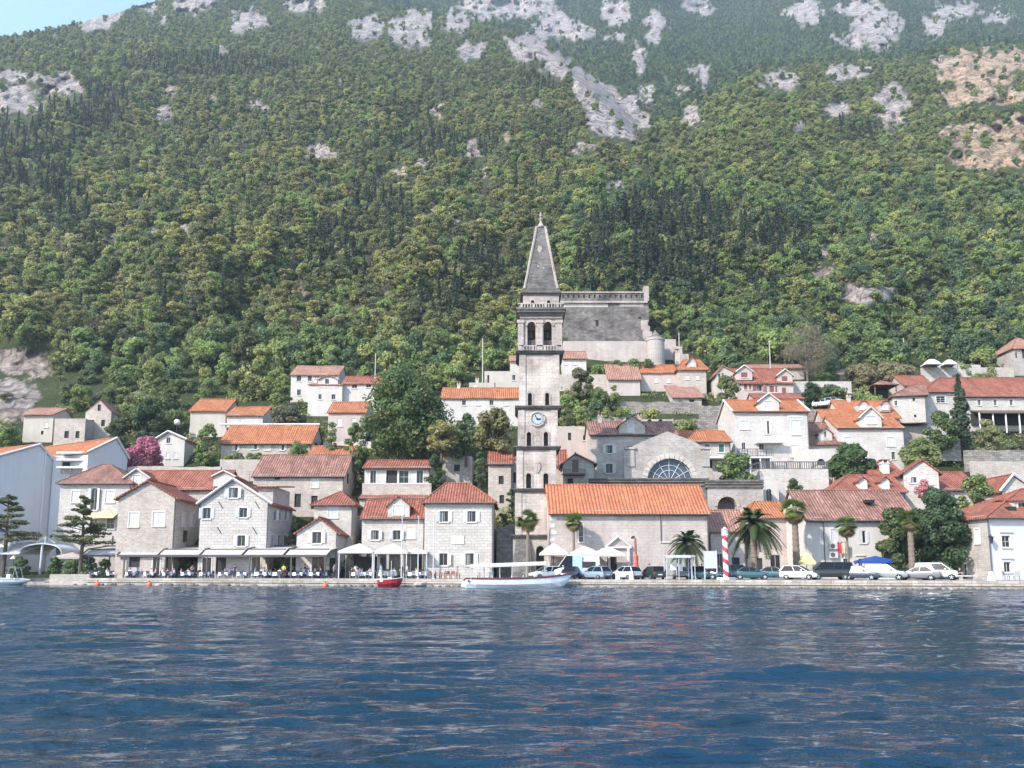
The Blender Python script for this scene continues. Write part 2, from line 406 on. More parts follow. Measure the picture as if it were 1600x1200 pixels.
def house(name, label, cat, px0, px1, pe, pr, Y, D, kind, pb, wall, roof=None, wins=(), rw=(), lw=(), th=0.0, apx=None, over=.45,
          grp=None, far=False, shut='white', verge=False, rmat2=None, ridge=None, deep=None, rectpad=3, gutters=True):
    th = rad(th); H = House(); H.th = th
    O = P(px0, pe, Y); ux = Vector((math.cos(th), math.sin(th), 0)); n = Vector((-math.sin(th), math.cos(th), 0))
    C = Vector((0, 0, HC))
    def loc(px, py, v=0.0):
        d = ray(px, py); t = ((O - C).dot(n) + v) / d.dot(n); p = C + d * t
        return (p - O).dot(ux), p.z
    W, _ = loc(px1, pe); ztop = O.z
    zb = loc((px0 + px1) / 2, pb)[1]
    if zb < ZQ + .4: zb = ZQ
    HRECT.append((px0 - rectpad, px1 + rectpad, min(pe, pr) - 4, pb, Y, D))
    root = empty(name, (O.x, O.y, zb), th, label, cat, grp)
    lz = lambda px, py, v=0.0: (loc(px, py, v)[0], loc(px, py, v)[1] - zb)
    ze = ztop - zb; pm = (px0 + px1) / 2
    z0 = -(deep if deep is not None else (0 if zb <= ZQ + .01 else 5))
    H.root, H.W, H.D, H.ze, H.loc, H.zb, H.wall = root, W, D, ze, lz, zb, wall
    def sidepix(side):
        oo = O + ux * (W if side == 'R' else 0); un = ux
        def f(px, py):
            d = ray(px, py); t = (oo - C).dot(un) / d.dot(un); p = C + d * t
            v = (p - oo).dot(n)
            return v, p.z - zb
        return f
    H.side = sidepix
    def holes(ws, f, flip=False, lim=D):
        out = []
        for wdef in ws:
            cx, cy, ww, hh, st = wdef[:5]
            z1 = f(cx, cy - hh / 2)[1]; zz0 = f(cx, cy + hh / 2)[1]
            ua = f(cx - ww / 2, cy)[0]; ub = f(cx + ww / 2, cy)[0]
            if flip: ua, ub = lim - ua, lim - ub
            ua, ub = min(ua, ub), max(ua, ub)
            if st[0] in 'Dp': zz0 = max(zz0, z0 + .03)
            h = Hole(ua, ub, max(zz0, z0 + .05), z1, 'a' in st)
            h.style = st[0].replace('a', 'm'); h.shut = wdef[5] if len(wdef) > 5 else shut
            out.append(h)
        return out
    I = Matrix.Identity(4)
    MR = Matrix.Translation((W, 0, 0)) @ Matrix.Rotation(math.pi / 2, 4, 'Z')
    ML = Matrix.Translation((0, D, 0)) @ Matrix.Rotation(-math.pi / 2, 4, 'Z')
    mb = MB()
    rc = D / 2 if ridge is None else ridge
    if kind == 'S':
        zr = lz(pm, pr, rc)[1]; ftop = [(0, ze), (W, ze)]; stop = [(0, ze), (rc, zr - .1), (D, ze)]
    elif kind == 'F':
        ua, zr = lz(apx if apx else pm, pr, 0); ftop = [(0, ze), (ua, zr - .1), (W, ze)]; stop = [(0, ze), (D, ze)]
        if apx and isinstance(ridge, (int, float)): pass
    elif kind == 'P':                                    # single slope rising to the back
        zr = lz(pm, pr, D)[1]; ftop = [(0, ze), (W, ze)]; stop = [(0, ze), (D, zr - .05)]
    elif kind == 'H':
        zr = lz(pm, pr, rc)[1]; ftop = [(0, ze), (W, ze)]; stop = [(0, ze), (D, ze)]
    else:
        zr = ze; ftop = [(0, ze), (W, ze)]; stop = [(0, ze), (D, ze)]
    H.zr = zr
    fh, rh, lh = holes(wins, lz), holes(rw, sidepix('R')), holes(lw, sidepix('L'), True)
    facade(mb, I, z0, ftop, fh); facade(mb, MR, z0, stop, rh)
    facade(mb, ML, z0, [(D - u, z) for u, z in reversed(stop)], lh)
    bt = [(W - u, D, z) for u, z in reversed(ftop)]
    if kind == 'P': bt = [(0, D, zr), (W, D, zr)]
    back = [(W, D, z0), (0, D, z0)] + ([(0, D, bt[0][2])] if kind == 'P' else [(W - b[0], D, b[2]) for b in reversed(bt)][:0])
    if kind == 'F': mb.poly([(W, D, z0), (0, D, z0), (0, D, ze), (ua, D, zr - .1), (W, D, ze)])
    elif kind == 'P': mb.poly([(W, D, z0), (0, D, z0), (0, D, zr - .05), (W, D, zr - .05)])
    else: mb.poly([(W, D, z0), (0, D, z0), (0, D, ze), (W, D, ze)])
    if kind == 'T': mb.poly([(0, 0, ze), (W, 0, ze), (W, D, ze), (0, D, ze)])
    H.wallobj = mb.build('wall', wall, root)
    for hs, MM in ((fh, I), (rh, MR), (lh, ML)):
        for h in hs: window(root, MM, h, h.style, far, h.shut)
    H.roof = None
    if kind == 'S': H.roof = roof_gable('roof', roof, root, (0, W, 0, D, ze, zr, rc), 'x', over, verge=verge)
    elif kind == 'F': H.roof = roof_gable('roof', roof, root, (0, W, 0, D, ze, zr, ua), 'y', over, verge=verge)
    elif kind == 'H':
        if apx: ra, rb = lz(apx[0], pr, rc)[0], lz(apx[1], pr, rc)[0]
        else: ra, rb = min(rc, W / 2 - .05), max(W - rc, W / 2 + .05)
        H.roof = roof_hip('roof', roof, root, 0, W, 0, D, ze, zr, ra, rb, over, rc)
    elif kind == 'P' and roof:
        k = (zr - ze) / D
        H.roof = MB().slab([(-over, -over, ze - over * k), (W + over, -over, ze - over * k), (W + over, D + .1, zr + .1 * k), (-over, D + .1, zr + .1 * k)], .2).build('roof', roof, root)
    if gutters and not far and kind in 'SH' and W > 3:
        g = MB(); s = (zr - ze) / max(.1, rc)
        ye, zz = -over - .07, ze - over * s * (.7 if kind == 'H' else 1) - .1
        g.tube([(-over * .5, ye, zz), (W + over * .5, ye, zz)], .07, 6)
        g.tube([(W - .12, ye, zz), (W - .12, -.09, zz - .5), (W - .12, -.09, max(z0, .1))], .06, 6)
        g.build('gutter', W_['gutter'], root)
    return H
def dormer(H, px0, px1, pe, pa, pbot, v, wdef=None, wall=None, roof=None, depth=4.0, kind='g', shut='white', far=False, verge=False):
    """small gabled (g) or flat-topped (f) dormer, its face at depth v behind the facade plane"""
    u0, ze = H.loc(px0, pe, v); u1, _ = H.loc(px1, pe, v); uc, zr = H.loc((px0 + px1) / 2, pa, v); zb = H.loc(px0, pbot, v)[1]
    M = Matrix.Translation((0, v, 0)); mb = MB(); hs = []
    if wdef:
        cx, cy, ww, hh, st = wdef
        a = H.loc(cx - ww / 2, cy, v)[0]; b = H.loc(cx + ww / 2, cy, v)[0]
        h = Hole(a, b, H.loc(cx, cy + hh / 2, v)[1], H.loc(cx, cy - hh / 2, v)[1], 'a' in st); h.style = st[0].replace('a', 'm'); hs.append(h)
    top = [(u0, ze), (uc, zr), (u1, ze)] if kind == 'g' else [(u0, ze), (u1, ze)]
    if kind == 'c': top = [(u0 + (u1 - u0) * k / 8, ze + (zr - ze) * math.sin(math.pi * k / 8)) for k in range(9)]
    facade(mb, M, zb, top, hs)
    for u in (u0, u1): mb.poly([(u, v, zb), (u, v + depth, zb), (u, v + depth, ze), (u, v, ze)])
    d = mb.build('dormer', wall or H.wall, H.root)
    for h in hs: 
        w = window(d, M, h, h.style, far, shut)
    r = MB(); o = .25
    if kind == 'g':
        s = (zr - ze) / max(.1, uc - u0)
        r.slab([(u0 - o, v + depth, ze - o * s + .12), (u0 - o, v - o, ze - o * s + .12), (uc, v - o, zr + .12), (uc, v + depth, zr + .12)], .16)
        r.slab([(u1 + o, v - o, ze - o * s + .12), (u1 + o, v + depth, ze - o * s + .12), (uc, v + depth, zr + .12), (uc, v - o, zr + .12)], .16)
    elif kind == 'c':
        for (a, za), (b, zb2) in zip(top, top[1:]): r.slab([(a, v + depth, za + .1), (a, v - o, za + .1), (b, v - o, zb2 + .1), (b, v + depth, zb2 + .1)], .12)
    else:
        r.slab([(u0 - o, v - o, ze + .05), (u1 + o, v - o, ze + .05), (u1 + o, v + depth, zr + .3), (u0 - o, v + depth, zr + .3)], .16)
    rr = r.build('dormer_roof', roof or H.roof.data.materials[0], d)
    if verge and kind == 'g':
        vb = MB()
        for a, b in (((u0 - o, v - o, ze - o * s + .14), (uc, v - o, zr + .14)), ((uc, v - o, zr + .14), (u1 + o, v - o, ze - o * s + .14))): vb.tube([a, b], .12, 4)
        vb.build('verge', W_['white'], d)
    return d
def addbox(H, name, px0, px1, pt, pb, v0, v1, mat, parent=None):
    a, z1 = H.loc(px0, pt, v0); b, z0 = H.loc(px1, pb, v0)
    return MB().box(a, b, v0, v1, z0, z1).build(name, mat, parent or H.root)
def railing(H, name, px0, px1, pt, pb, v, mat, nb=None, post=.06, rail=.12, ret=0.0):
    a, z1 = H.loc(px0, pt, v); b, z0 = H.loc(px1, pb, v); mb = MB()
    mb.box(a, b, v - rail / 2, v + rail / 2, z1 - rail, z1); mb.box(a, b, v - rail / 2, v + rail / 2, z0, z0 + rail * .8)
    n = nb or max(3, int((b - a) / .35))
    for i in range(n + 1):
        x = a + (b - a) * i / n; k = post * (2 if i % 6 == 0 else 1)
        mb.box(x - k, x + k, v - k, v + k, z0, z1 - rail * .5)
    if ret:
        for x in (a, b): mb.box(x - rail / 2, x + rail / 2, v, v + ret, z1 - rail, z1)
    return mb.build(name, mat, H.root)
def wall_thing(name, label, px0, px1, pt, pb, Y, thick, mat, cat='wall', th=0.0, cap=None, grp=None, deep=1.5, segs=10, rough=0.0):
    """free-standing wall with a slightly uneven top"""
    a = P(px0, pt, Y); b = P(px1, pt, Y + (0 if not th else th)); zb = min(P(px0, pb, Y).z, a.z - .3)
    dx = Vector((b.x - a.x, b.y - a.y, 0)); L = dx.length; ang = math.atan2(dx.y, dx.x)
    root = empty(name, (a.x, a.y, zb), ang, label, cat, grp)
    mb = MB(); tops = [(L * i / segs, a.z - zb + (b.z - a.z) * i / segs + RNG.uniform(-rough, rough)) for i in range(segs + 1)]
    for i in range(segs):
        (u0, t0), (u1, t1) = tops[i], tops[i + 1]
        mb.poly([(u0, 0, -deep), (u1, 0, -deep), (u1, 0, t1), (u0, 0, t0)])
        mb.poly([(u1, thick, -deep), (u0, thick, -deep), (u0, thick, t0), (u1, thick, t1)])
        mb.poly([(u0, 0, t0), (u1, 0, t1), (u1, thick, t1), (u0, thick, t0)])
    mb.poly([(0, thick, -deep), (0, 0, -deep), (0, 0, tops[0][1]), (0, thick, tops[0][1])])
    mb.poly([(L, 0, -deep), (L, thick, -deep), (L, thick, tops[-1][1]), (L, 0, tops[-1][1])])
    mb.build('masonry', mat, root)
    if cap:
        c = MB(); 
        for i in range(segs):
            (u0, t0), (u1, t1) = tops[i], tops[i + 1]
            c.slab([(u0, -.06, t0 + .14), (u1 - .01, -.06, t1 + .14), (u1 - .01, thick + .06, t1 + .14), (u0, thick + .06, t0 + .14)], .14)
        c.build('coping', cap, root)
    HRECT.append((px0 - 2, px1 + 2, pt - 3, pb, Y, thick))
    root['kind'] = 'thing'
    return root
# ------------------------------------------------------------------ foliage meshes
def crown_quads(clumps, size, rng, flat=0.0, up=.35, aspect=1.0, shell=.35):
    out = []
    for c, r, n in clumps:
        d = rng.normal(size=(n, 3)); d /= np.linalg.norm(d, axis=1)[:, None] + 1e-9
        rr = (shell + (1 - shell) * rng.rand(n) ** .5)[:, None]
        pos = np.array(c) + d * rr * np.array(r)
        nm = d / np.array(r); nm /= np.linalg.norm(nm, axis=1)[:, None] + 1e-9
        nm = nm + rng.normal(size=(n, 3)) * .45 + np.array([0, 0, up]); nm /= np.linalg.norm(nm, axis=1)[:, None]
        t = np.cross(nm, rng.normal(size=(n, 3))); t /= np.linalg.norm(t, axis=1)[:, None] + 1e-9
        b = np.cross(nm, t)
        s = (size * (.55 + .8 * rng.rand(n)))[:, None]
        t = t * s * .5; b = b * s * .5 * aspect
        q = np.stack([pos - t - b * .6, pos + t * .5 - b, pos + t + b * .5, pos - t * .4 + b], axis=1)
        out.append(q)
    return np.concatenate(out)
def blob_clumps(R, H, z0, k, rng, n, flatness=.7, rs=.45, top=0.0):
    """clumps filling an uneven crown of radius R and height H above z0"""
    cl = []
    for i in range(k):
        a = rng.rand() * 6.283; rr = R * (.15 + .62 * rng.rand() ** .6); h = rng.rand() ** (1 - .5 * top)
        wid = math.sin(math.pi * min(1, .22 + .72 * h)) ** .8
        s = R * rs * (.65 + .6 * rng.rand())
        cl.append(((rr * wid * math.cos(a), rr * wid * math.sin(a), z0 + s * flatness * .6 + (H - s * flatness * 1.1) * h), (s, s, s * flatness), n))
    return cl
def trunk_mesh(name, mat, h, r, rng, limbs=4, spread=1.2, lean=.1):
    mb = MB(); lx, ly = rng.uniform(-lean, lean), rng.uniform(-lean, lean)
    mb.tube([(0, 0, -.6), (lx * .3, ly * .3, h * .4), (lx, ly, h)], [r * 1.25, r, r * .55], 7)
    for i in range(limbs):
        a = 6.283 * i / max(1, limbs) + rng.rand(); z = h * (.45 + .35 * rng.rand())
        mb.tube([(lx * .5, ly * .5, z), (spread * .5 * math.cos(a), spread * .5 * math.sin(a), z + h * .2), (spread * math.cos(a), spread * math.sin(a), z + h * (.35 + .3 * rng.rand()))], [r * .5, r * .35, r * .12], 5)
    me_o = mb.build(name, mat); me = me_o.data; bpy.data.objects.remove(me_o); return me
L = {}
L['pine'] = M_leaf('pine_foliage', (.34, .335, .16), .3, .03)
L['pinedark'] = M_leaf('dark_pine_foliage', (.20, .215, .11), .3, .01)
L['broad'] = M_leaf('broadleaf_foliage', (.22, .29, .125), .35, .03)
L['olive'] = M_leaf('olive_green_foliage', (.30, .32, .15), .35, .03)
L['blue'] = M_leaf('blue_green_foliage', (.14, .20, .12), .3, .01)
L['cypress'] = M_leaf('cypress_foliage', (.07, .095, .068), .3, .006)
L['scrub'] = M_leaf('grey_scrub_foliage', (.25, .248, .165), .3, .02)
L['dead'] = M_leaf('bare_twigs', (.21, .175, .15), .2, .01)
L['rust'] = M_leaf('autumn_foliage', (.26, .21, .13), .3, .03)
L['big'] = M_leaf('deep_green_foliage', (.092, .15, .07), .3, .02)
L['flower'] = M_leaf('pink_blossom', (.72, .27, .42), .3, .05)
L['palm'] = M_leaf('palm_frond', (.075, .105, .052), .3, .01)
L['fan'] = M_leaf('fan_palm_leaf', (.13, .19, .055), .3, .03)
L['thatch'] = M_leaf('dry_palm_leaf', (.27, .22, .12), .25, .03)
BARK = M_plain('tree_bark', (.11, .085, .065), .9, .25); PALMBARK = M_plain('palm_bark', (.20, .155, .12), .9, .3)
def mk(rng, kind):
    """(trunk mesh, crown mesh) of one forest tree, about 6 m tall"""
    if kind == 'pine':
        cl = [((math.cos(a) * r, math.sin(a) * r, z), (s, s, s * .55), 70) for a, r, z, s in
              [(rng.rand() * 6.28, 2.1 * rng.rand(), 1.6 + 3.4 * rng.rand(), .8 + .6 * rng.rand()) for _ in range(16)]]
        q = crown_quads(cl, .42, rng, up=.8); tm = trunk_mesh('trunk', BARK, 4.6, .17, rng, 4, 1.3); m = L['pine']
    elif kind == 'pinedark':
        q = crown_quads(blob_clumps(2.4, 5.2, 1.3, 11, rng, 75, .65), .42, rng, up=.6); tm = trunk_mesh('trunk', BARK, 4.4, .18, rng, 4, 1.2); m = L['pinedark']
    elif kind in ('broad', 'olive', 'blue', 'rust'):
        q = crown_quads(blob_clumps(2.7, 5.0, .5, 13, rng, 75, .8), .42, rng); tm = trunk_mesh('trunk', BARK, 3.4, .17, rng, 4, 1.2); m = L[kind]
    elif kind == 'cypress':
        cl = [((rng.normal() * .08, rng.normal() * .08, .9 + 8.2 * t), (.85 * (1 - t) ** .7 + .12, .85 * (1 - t) ** .7 + .12, .75), 26) for t in np.linspace(0, 1, 11)]
        q = crown_quads(cl, .5, rng, up=.5, aspect=1.5); tm = trunk_mesh('trunk', BARK, 3, .12, rng, 0); m = L['cypress']
    elif kind == 'conifer':
        cl = []
        for t in np.linspace(0, 1, 9):
            r = 1.9 * (1 - t) ** .85 + .15
            for j in range(3):
                a = rng.rand() * 6.28; cl.append(((math.cos(a) * r * .45, math.sin(a) * r * .45, 1.0 + 8 * t), (r * .62, r * .62, .55), 16))
        q = crown_quads(cl, .55, rng, up=.5); tm = trunk_mesh('trunk', BARK, 6, .15, rng, 0); m = L['cypress']
    elif kind == 'scrub':
        q = crown_quads(blob_clumps(1.8, 2.2, 0, 7, rng, 50, .7), .36, rng); tm = trunk_mesh('trunk', BARK, 1.1, .08, rng, 3, .8); m = L['scrub']
    elif kind == 'dead':
        q = crown_quads(blob_clumps(2.4, 4.5, 1.0, 10, rng, 22, .8), .75, rng, aspect=.14); tm = trunk_mesh('trunk', L['dead'], 4.2, .14, rng, 7, 1.9); m = L['dead']
    return tm, quads_mesh('crown', q, [m])
KINDNAME = {'pine': ('pine_tree', 'pine tree', 'light green umbrella shaped pine on the wooded slope above the town'),
            'pinedark': ('pine_tree', 'pine tree', 'dark green bushy pine on the wooded slope above the town'),
            'broad': ('broadleaf_tree', 'tree', 'fresh green broadleaf tree on the wooded slope above the town'),
            'olive': ('broadleaf_tree', 'tree', 'yellowish green broadleaf tree on the wooded slope above the town'),
            'blue': ('broadleaf_tree', 'tree', 'deep green broadleaf tree on the wooded slope above the town'),
            'rust': ('broadleaf_tree', 'tree', 'rust brown drying tree on the wooded slope above the town'),
            'cypress': ('cypress_tree', 'cypress', 'slim dark cypress on the wooded slope above the town'),
            'conifer': ('conifer_tree', 'conifer', 'dark conical conifer on the wooded slope above the town'),
            'scrub': ('shrub', 'shrub', 'low grey green scrub bush on the wooded slope above the town'),
            'dead': ('bare_tree', 'bare tree', 'grey leafless tree on the wooded slope above the town')}
PROTO = {}
for k in KINDNAME:
    PROTO[k] = [mk(np.random.RandomState(40 + i * 17 + len(k)), k) for i in range(3 if k in ('pine', 'broad', 'olive', 'pinedark', 'blue') else 2)]
def low_(leaf, sd):
    rng = np.random.RandomState(sd); return trunk_mesh('trunk', BARK, 1.0, .08, rng, 3, .8), quads_mesh('crown', crown_quads(blob_clumps(2.0, 2.3, -.1, 8, rng, 46, .8), .38, rng), [leaf])
PROTO['low'] = [low_(L['broad'], 71), low_(L['olive'], 72)]; PROTO['low2'] = [low_(L['pinedark'], 73), low_(L['pine'], 74)]
# ------------------------------------------------------------------ terrain: the slope behind the town and the mountain
SKY = [(-700, 170), (-300, 105), (0, 60), (90, 44), (180, 20), (230, 5), (300, -12), (420, -80), (600, -150), (2400, -150)]
BACK = [(-700, -400), (400, -300), (520, -8), (620, 16), (700, 30), (800, 52), (870, 88), (920, 140), (1000, 212), (1050, 192), (1095, 166), (1190, 112), (1300, 100), (1400, 98), (1500, 78), (1600, 70), (2400, 60)]
def sm(a, b, x):
    t = min(1, max(0, (x - a) / (b - a))); return t * t * (3 - 2 * t)
def nz(x, y, z=0.0): return mnoise.noise((x, y, z))
def depth(px, py, fine=True):
    e = E(py)
    if e < .2585: Y = 69.6 / (.66 - e)
    elif e < .75: Y = 173.3 + 111.2 / (.9 - e) - 173.34
    else: Y = 111.2 / .15 + (e - .75) * 1900
    if px < 255 and py > 735: Y = max(Y, 104 + (127 - 104) * (1 - sm(205, 255, px)) * sm(900, 888, py))
    if py < 575:
        k = sm(575, 520, py)
        f = 1 + k * (.11 * nz(px / 210, py / 150, 1) + .05 * nz(px / 70, py / 60, 2))
        if fine: f += k * .012 * nz(px / 22, py / 18, 3)
        b = lerp_tab(BACK, px) + 10 * nz(px / 60, 0, 7)
        f *= 1 + .42 * sm(b + 8, b - 26, py)
        Y *= f
    return Y
ROCKS = [(22, 120, 50, 8, .1), (20, 155, 42, 22, .1), (95, 133, 34, 18, .1), (45, 168, 26, 10, .1), (300, 5, 32, 16, .1), (385, 32, 26, 20, .1), (478, 8, 32, 12, .1), (255, 178, 12, 14, .1), (150, 35, 26, 12, .1), (180, 22, 14, 12, 0), (235, 12, 16, 8, 0),
         (400, 162, 15, 9, .1), (500, 238, 24, 14, .3), (640, 50, 34, 24, 0), (575, 42, 28, 20, 0), (650, 28, 26, 12, 0), (735, 78, 22, 14, 0), (715, 36, 25, 14, 0), (822, 76, 34, 18, .1), (872, 104, 24, 15, .1), (903, 138, 14, 18, .1), (922, 166, 11, 16, .1),
         (942, 180, 26, 24, 0), (965, 198, 26, 14, 0), (938, 190, 20, 24, 0), (960, 190, 34, 10, 0), (790, 8, 80, 20, 0), (868, 40, 34, 20, 0), (905, 52, 20, 12, 0), (962, 20, 24, 22, 0), (1024, 42, 14, 28, 0), (1002, 92, 12, 24, 0), (965, 58, 10, 8, 0), (1090, 10, 30, 12, 0), (1100, 120, 9, 20, 0), (1012, 150, 11, 18, 0), (985, 160, 12, 16, 0),
         (1258, 18, 32, 20, 0), (1345, 12, 42, 12, 0), (1372, 40, 40, 24, 0), (1330, 62, 26, 12, 0), (1490, 16, 40, 14, 0), (1460, 40, 18, 20, 0), (1560, 24, 26, 8, 0), (1220, 126, 34, 16, .1), (1310, 112, 24, 12, .1), (1348, 110, 22, 8, .1), (1395, 165, 28, 36, .1), (1312, 170, 20, 12, .1), (1082, 178, 18, 15, .1), (1370, 65, 20, 14, 0),
         (1525, 108, 64, 30, .9), (1585, 92, 50, 16, .8), (1480, 95, 26, 14, .6), (1510, 150, 46, 16, .8), (1570, 150, 40, 14, .8), (1545, 240, 66, 26, .9), (1510, 205, 50, 12, .8), (1590, 200, 40, 20, .8), (735, 236, 16, 15, .4), (760, 268, 10, 8, .4), (962, 292, 16, 14, .1), (905, 230, 18, 6, .3), (1350, 458, 52, 15, 0), (1288, 426, 24, 9, .6),
         (28, 565, 46, 20, .25), (18, 618, 42, 26, .1), (62, 582, 24, 14, .3), (30, 648, 40, 10, .4), (480, 452, 12, 8, .8), (448, 405, 10, 8, .3), (45, 517, 16, 10, .4), (680, 330, 14, 10, .6), (1330, 590, 40, 14, .9), (1395, 592, 40, 14, .8), (235, 690, 0, 0, 0)]
for _t in range(15): _u = _t / 14; ROCKS.append((812 + 186 * _u, 66 + 118 * _u ** 1.15 + 26 * max(0, _u - .75), 15 - 3 * _u + 12 * max(0, _u - .7) / .3, 12, .12))
for _q in ((955, 196, 22, 16, .05), (972, 206, 20, 10, .05), (990, 214, 14, 6, .05), (940, 186, 14, 14, .05)): ROCKS.append(_q)
_rr = random.Random(77)
for _ in range(34): ROCKS.append((_rr.uniform(20, 1560), _rr.uniform(90, 420), _rr.uniform(6, 13), _rr.uniform(5, 9), _rr.choice([.1, .3, .6])))
_RA = np.array(ROCKS)
def rockmask(px, py):
    dg = (px - py) / 9; wx = 15 * nz(px / 17, py / 13, 5) + 7 * nz(px / 6, py / 5, 6) + 6 * nz(dg, (px + py) / 40, 16); wy = 10 * nz(px / 17, py / 13, 8) + 6 * nz(px / 6, py / 5, 9) + 5 * nz(dg, (px + py) / 40, 17)
    k = 1 - ((px + wx - _RA[:, 0]) / (_RA[:, 2] + 1e-6)) ** 2 - ((py + wy - _RA[:, 1]) / (_RA[:, 3] + 1e-6)) ** 2
    i = int(np.argmax(k)); v = min(.6, k[i])
    brk = nz(px / 11, py / 9, 14) + .6 * nz(px / 5, py / 4, 15)
    if v > -.3: v -= max(0, brk - .18) * (.75 if _RA[i, 4] < .5 and py > 90 else 1.5)
    if py < 150:
        hi = nz(px / 30, py / 22, 12) + .6 * nz(px / 9, py / 7, 13); v = max(v, (hi - .85) * 1.6)
    return max(0.0, min(1.0, .5 + v * 3)) if v > -.17 else 0.0, float(_RA[i, 4])
def build_terrain():
    pxs = np.concatenate([np.arange(-620, -20, 10), np.arange(-20, 1625, 3.4), np.arange(1630, 2300, 10)]); nr = 330
    vs = []; rk = []; tn = []
    for j in range(nr + 3):
        for px in pxs:
            s = lerp_tab(SKY, px)
            if j < nr:
                t = j / (nr - 1); py = 901 + (s - 901) * t
                Y = depth(px, py); r, tt = rockmask(px, py)
                if r > .05: Y *= 1 + r * (1 if py < 280 else .35) * (.016 * nz(px / 9, py / 8, 20) + .03 * nz(px / 20, py / 15, 21))
                p = P(px, py, Y)
            else:
                k = j - nr + 1; Y0 = depth(px, s); p = P(px, s, Y0); p = Vector((p.x * (1 + .12 * k), p.y * (1 + .12 * k), p.z * (1 - .1 * k * k))); r, tt = 0, 0
            vs.append(p); rk.append(r); tn.append(tt)
    n = len(pxs); f = []
    for j in range(nr + 2):
        for i in range(n - 1):
            a = j * n + i; f.append((a, a + 1, a + n + 1, a + n))
    me = bpy.data.meshes.new('hillside'); me.from_pydata([tuple(v) for v in vs], [], f)
    a = me.attributes.new('rock', 'FLOAT', 'POINT'); a.data.foreach_set('value', rk)
    a = me.attributes.new('tan', 'FLOAT', 'POINT'); a.data.foreach_set('value', tn)
    me.polygons.foreach_set('use_smooth', [True] * len(f))
    m, nt, b = newmat('hillside_ground'); ob = uvmap(nt, src='Object')
    at = nd(nt, 'ShaderNodeAttribute', _attribute_name='rock'); an = nd(nt, 'ShaderNodeAttribute', _attribute_name='tan')
    n1 = noise_(nt, ob, .12, 6, .65); n2 = noise_(nt, ob, .5, 8, .75); n3 = noise_(nt, ob, .035, 4)
    g = ramp(nt, n1.outputs['Fac'], [(.3, (.06, .072, .034)), (.5, (.09, .105, .05)), (.72, (.14, .14, .08))])
    g = mixc(nt, g, (.07, .09, .035), n3.outputs['Fac'])
    vo = nd(nt, 'ShaderNodeTexVoronoi', Scale=.11, _feature='DISTANCE_TO_EDGE'); nt.links.new(uvmap(nt, 1.6, 1.6, .7, src='Object'), vo.inputs['Vector']); crk = ramp(nt, vo.outputs['Distance'], [(.0, (.3, .32, .35)), (.10, (1, 1, 1))]); nb = noise_(nt, ob, .07, 5, .7); blo = ramp(nt, nb.outputs['Fac'], [(.38, (.5, .5, .52)), (.55, (1.05, 1.02, 1.0))])
    rc = ramp(nt, n2.outputs['Fac'], [(.34, (.2, .18, .17)), (.46, (.44, .39, .365)), (.6, (.61, .55, .515))])
    rt = ramp(nt, n2.outputs['Fac'], [(.34, (.34, .22, .13)), (.48, (.60, .42, .27)), (.62, (.72, .56, .40))])
    rc = mixc(nt, rc, rt, an.outputs['Fac'])
    rc = mixc(nt, rc, crk, .8, 'MULTIPLY'); rc = mixc(nt, rc, blo, .9, 'MULTIPLY')  # crack and blotch tones also paint in relief shading that the rock lacks
    nt.links.new(mixc(nt, g, rc, at.outputs['Fac']), b.inputs['Base Color']); b.inputs['Roughness'].default_value = .95; b.inputs['Specular IOR Level'].default_value = .1
    bump(nt, b, n2.outputs['Fac'], 1.0, 3.0)
    me.materials.append(m); me.update()
    return tag(new_obj('hillside', me), 'steep mountainside rising behind the town with pale limestone outcrops', None, None, 'structure')
build_terrain()
